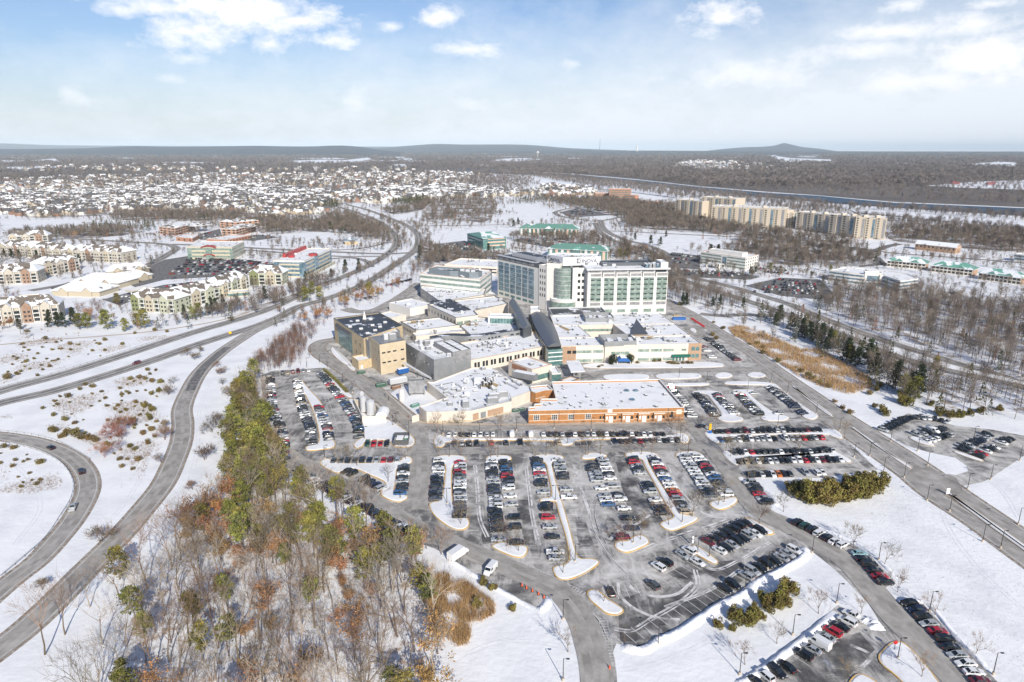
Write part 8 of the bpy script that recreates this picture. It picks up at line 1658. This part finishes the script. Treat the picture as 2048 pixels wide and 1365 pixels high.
VG = [([(300, 660), (420, 635), (520, 606), (600, 577), (680, 548)], 8, 5), ([(560, 650), (640, 618), (700, 590), (760, 560), (805, 530)], 6, 5), ([(590, 600), (660, 577), (720, 550), (770, 522)], 4, 7), ([(800, 500), (806, 475), (790, 455), (760, 436)], 8, 6), ([(845, 500), (852, 480), (840, 462), (815, 446)], 10, 6), ([(770, 490), (775, 470), (750, 448)], 16, 6),
    ([(0, 545), (80, 545), (130, 560), (200, 552)], 10, 7), ([(0, 478), (80, 472), (160, 470), (330, 478)], 14, 6), ([(150, 487), (260, 492), (330, 500)], 10, 7), ([(300, 530), (330, 512), (370, 505)], 8, 6), ([(250, 552), (300, 545)], 16, 5), ([(520, 512), (600, 520), (640, 522)], 8, 6), ([(512, 492), (640, 495), (760, 500)], 8, 8), ([(520, 482), (600, 488), (680, 492)], 30, 8), ([(860, 498), (930, 503), (1020, 508)], 8, 5), ([(850, 512), (940, 518), (1000, 520)], 12, 5),
    ([(1020, 476), (1100, 478), (1180, 480)], 10, 6), ([(1180, 472), (1230, 492), (1290, 512), (1320, 530)], 12, 6), ([(1310, 505), (1355, 545), (1420, 560), (1500, 578), (1600, 610)], 6, 7), ([(1340, 575), (1420, 585), (1500, 610), (1560, 630)], 8, 6), ([(1345, 552), (1420, 548), (1500, 556)], 10, 6), ([(1500, 556), (1600, 552), (1670, 570), (1680, 590)], 12, 5), ([(1390, 525), (1500, 552)], 10, 6), ([(1640, 575), (1720, 582), (1800, 592), (1850, 580)], 10, 5), ([(1700, 530), (1780, 540), (1860, 550), (1960, 565), (2060, 580)], 16, 6), ([(1780, 510), (1880, 520), (2060, 545)], 10, 6), ([(1840, 560), (1920, 572), (2060, 596)], 14, 6),
    ([(1110, 432), (1180, 446), (1210, 455)], 14, 7), ([(870, 440), (960, 446), (1030, 446)], 14, 7), ([(960, 425), (1010, 432)], 50, 8), ([(1000, 410), (1090, 400)], 40, 9), ([(880, 425), (900, 432), (935, 436)], 60, 9), ([(1130, 400), (1200, 412), (1290, 420), (1350, 430)], 40, 7), ([(1240, 445), (1330, 452), (1420, 462)], 20, 7), ([(330, 440), (430, 434), (520, 432)], 20, 6), ([(0, 440), (120, 436), (240, 430)], 16, 8), ([(210, 446), (330, 452)], 40, 9), ([(1345, 600), (1410, 618), (1480, 650), (1550, 690)], 4, 9), ([(1430, 640), (1490, 640), (1540, 645)], 8, 7)]
verge(VG, MIDB, TWN, 'bare trees and scrub lining the roads and lots of the middle distance', 'roadside_trees', .35, .8)
verge([(p, w_, s_ * 3.5) for p, w_, s_ in VG], MIDE, EVM, 'dark evergreens along the roads of the middle distance', 'roadside_evergreens', .35, .8)
verge([(p, w_, s_ * 7) for p, w_, s_ in VG[:26]], MIDE, RUSTM, 'rusty shrubs along the roads of the middle distance', 'roadside_shrubs', .2, .4)
# loose trees and scrub wherever the middle distance is neither road, lot nor building
SEG = np.array([(a[0], a[1], b[0], b[1], w / 2 + 3.5) for pts, w in ROADS for a, b in zip(pts[::2], pts[2::2])])
OPEN = [GP(p) for p in ([(780, 440), (850, 415), (905, 404), (1000, 398), (1055, 400), (1100, 420), (1118, 442), (1075, 448), (1000, 446), (900, 448)], [(0, 445), (130, 440), (330, 446), (330, 455), (200, 452), (0, 470)], [(1280, 475), (1340, 475), (1400, 490), (1380, 505), (1330, 495)], REED2, [(560, 485), (690, 470), (700, 480), (600, 490)])]
def free(x, y):
    px_, py_ = x, y; dx, dy = SEG[:, 2] - SEG[:, 0], SEG[:, 3] - SEG[:, 1]; t_ = np.clip(((px_ - SEG[:, 0]) * dx + (py_ - SEG[:, 1]) * dy) / np.maximum(dx * dx + dy * dy, 1e-6), 0, 1)
    if np.any((SEG[:, 0] + t_ * dx - px_) ** 2 + (SEG[:, 1] + t_ * dy - py_) ** 2 < SEG[:, 4] ** 2): return False
    return not (any(inside(x, y, p) for p in LOTS) or any(inside(x, y, inset(p, -3.0)) for p in FOOT))
MIDAREA = [(-60, 690), (200, 668), (520, 600), (640, 560), (830, 560), (835, 585), (1000, 590), (1340, 598), (1440, 635), (1560, 640), (1700, 700), (2300, 850), (2300, 480), (1700, 420), (1350, 405), (1080, 394), (800, 404), (640, 420), (300, 432), (-60, 436)]
FREE = [(x, y) for (x, y) in scatter(MIDAREA, 7.4, fr, 90000) if math.sin(x * .023 + 1.5 * math.sin(y * .011)) + math.sin(y * .019 + 1.1 * math.sin(x * .013)) + fr.gauss(0, .5) > -.15 and not any(inside(x, y, o_) for o_ in OPEN) and free(x, y)]
def put(name, pts, protos, mat, label, lo, hi):
    o = merge_np(name, protos, [(fr.randrange(len(protos)), x, y, 0.0, fr.uniform(0, 6.28), s_, s_) for (x, y) in pts for s_ in (fr.uniform(lo, hi),)], mat); tag(o, label, 'trees', kind='stuff')
put('loose_trees', FREE[::2] + FREE[1::8], MIDB, TWN, 'loose bare trees dotted over the snow of the middle distance', .45, .95)
put('loose_evergreens', FREE[3::8], MIDE, EVM, 'loose dark evergreens dotted over the snow of the middle distance', .35, .8)
put('loose_shrubs', FREE[5::8] + FREE[7::16], MIDE, RUSTM, 'loose rusty shrubs dotted over the snow of the middle distance', .15, .35)
blades('mid_scrub', [(x + fr.gauss(0, 5), y + fr.gauss(0, 5)) for (x, y) in FREE for _ in range(4)], 1.2, .5, WEED, 'brown scrub and dead grass in the snow of the middle distance', 'scrub', .6, fr, 2)
RIV = [([(1064, 354), (1150, 360), (1270, 374), (1400, 391), (1540, 405), (1700, 416), (1700, 424), (1640, 430), (1560, 420), (1480, 410), (1400, 402), (1350, 400), (1270, 384), (1150, 370)], 11), ([(1700, 416), (1786, 418), (2048, 437), (2400, 462), (2400, 470), (2048, 445), (1786, 425), (1700, 420)], 8), ([(1700, 434), (1800, 440), (2048, 466), (2300, 490), (2300, 500), (2048, 480), (1850, 462), (1760, 448)], 10), ([(940, 352), (1060, 358), (1070, 372), (1000, 392), (960, 380), (920, 366)], 14)]
wood('river_wood', RIV, MIDB, TWM, 'bare trees lining the near bank of the river', fr, .8, 1.3)
wood('river_wood', [([(940, 346), (1049, 350), (1149, 356), (1274, 369), (1399, 384), (1536, 397), (1636, 406), (1636, 412), (1536, 404), (1399, 391), (1274, 374), (1149, 359), (1049, 353), (940, 349)], 9)], MIDB, TWM, 'bare trees standing close on the river edge', fr, .8, 1.3)
B2 = [(900, 338), (1049, 343), (1149, 348), (1274, 358), (1399, 372), (1536, 384), (1636, 390), (1786, 403), (2048, 414), (2500, 432), (2500, 360), (2048, 340), (1536, 332), (1149, 326), (900, 325)]
wood('river_wood', [(B2, 21)], FARB, TWM, 'bare brown forest covering the far bank of the river', fr, 1.0, 1.5)
# forest to the horizon, thinning with distance as its trees merge into one canopy
pl = []
clear = [GP(p) for p in FARF] + [GP(p) for p in ([(565, 323), (690, 320), (735, 315), (752, 322), (720, 327), (600, 328)], [(1340, 331), (1400, 322), (1470, 326), (1480, 343), (1400, 342)], [(1850, 374), (1950, 364), (2200, 360), (2200, 388), (1920, 378)], [(0, 338), (150, 333), (150, 336)], [(60, 323), (110, 317), (120, 326)], [(970, 326), (1050, 316), (1090, 320)], [(1930, 331), (2035, 325), (2030, 335)], [(1536, 309), (1660, 319), (1670, 326), (1560, 323)])]
while len(pl) < 30000:
    D = 2200 * (16000 / 2200.0) ** (fr.random() ** 1.2); a = fr.uniform(-.86, .86); x, y = D * a, D
    if any(inside(x, y, c) for c in clear): continue
    if x < 0 and D < 4200 and fr.random() < .75: continue
    if x > 0 and D < 5200 and not inside(x, y, GP(B2)) and D < 3000: continue
    s = (1.0 + D / 7000.0) * fr.uniform(.7, 1.2); pl.append((fr.randrange(4), x, y, 0.5, fr.uniform(0, 6.28), s * 1.9, s))
o = merge_np('far_forest', VFAR, pl, TWM); tag(o, 'bare brown forest stretching to the horizon', 'forest', kind='stuff')
# ---- things that share a description are told apart by their order from the left
same = {}
for o in C.objects:
    if o.parent is None and o.get('label') and 'kind' not in o: same.setdefault(o['label'], []).append(o)
for lab, obs in same.items():
    if 1 < len(obs) <= len(ORD) and len(lab.split()) <= 12:
        obs.sort(key=lambda o: o.location.x / (o.location.y * _c + CAM_H * _s))
        for k, o in enumerate(obs): o['label'] = '%s, %s from the left' % (lab, ORD[k])
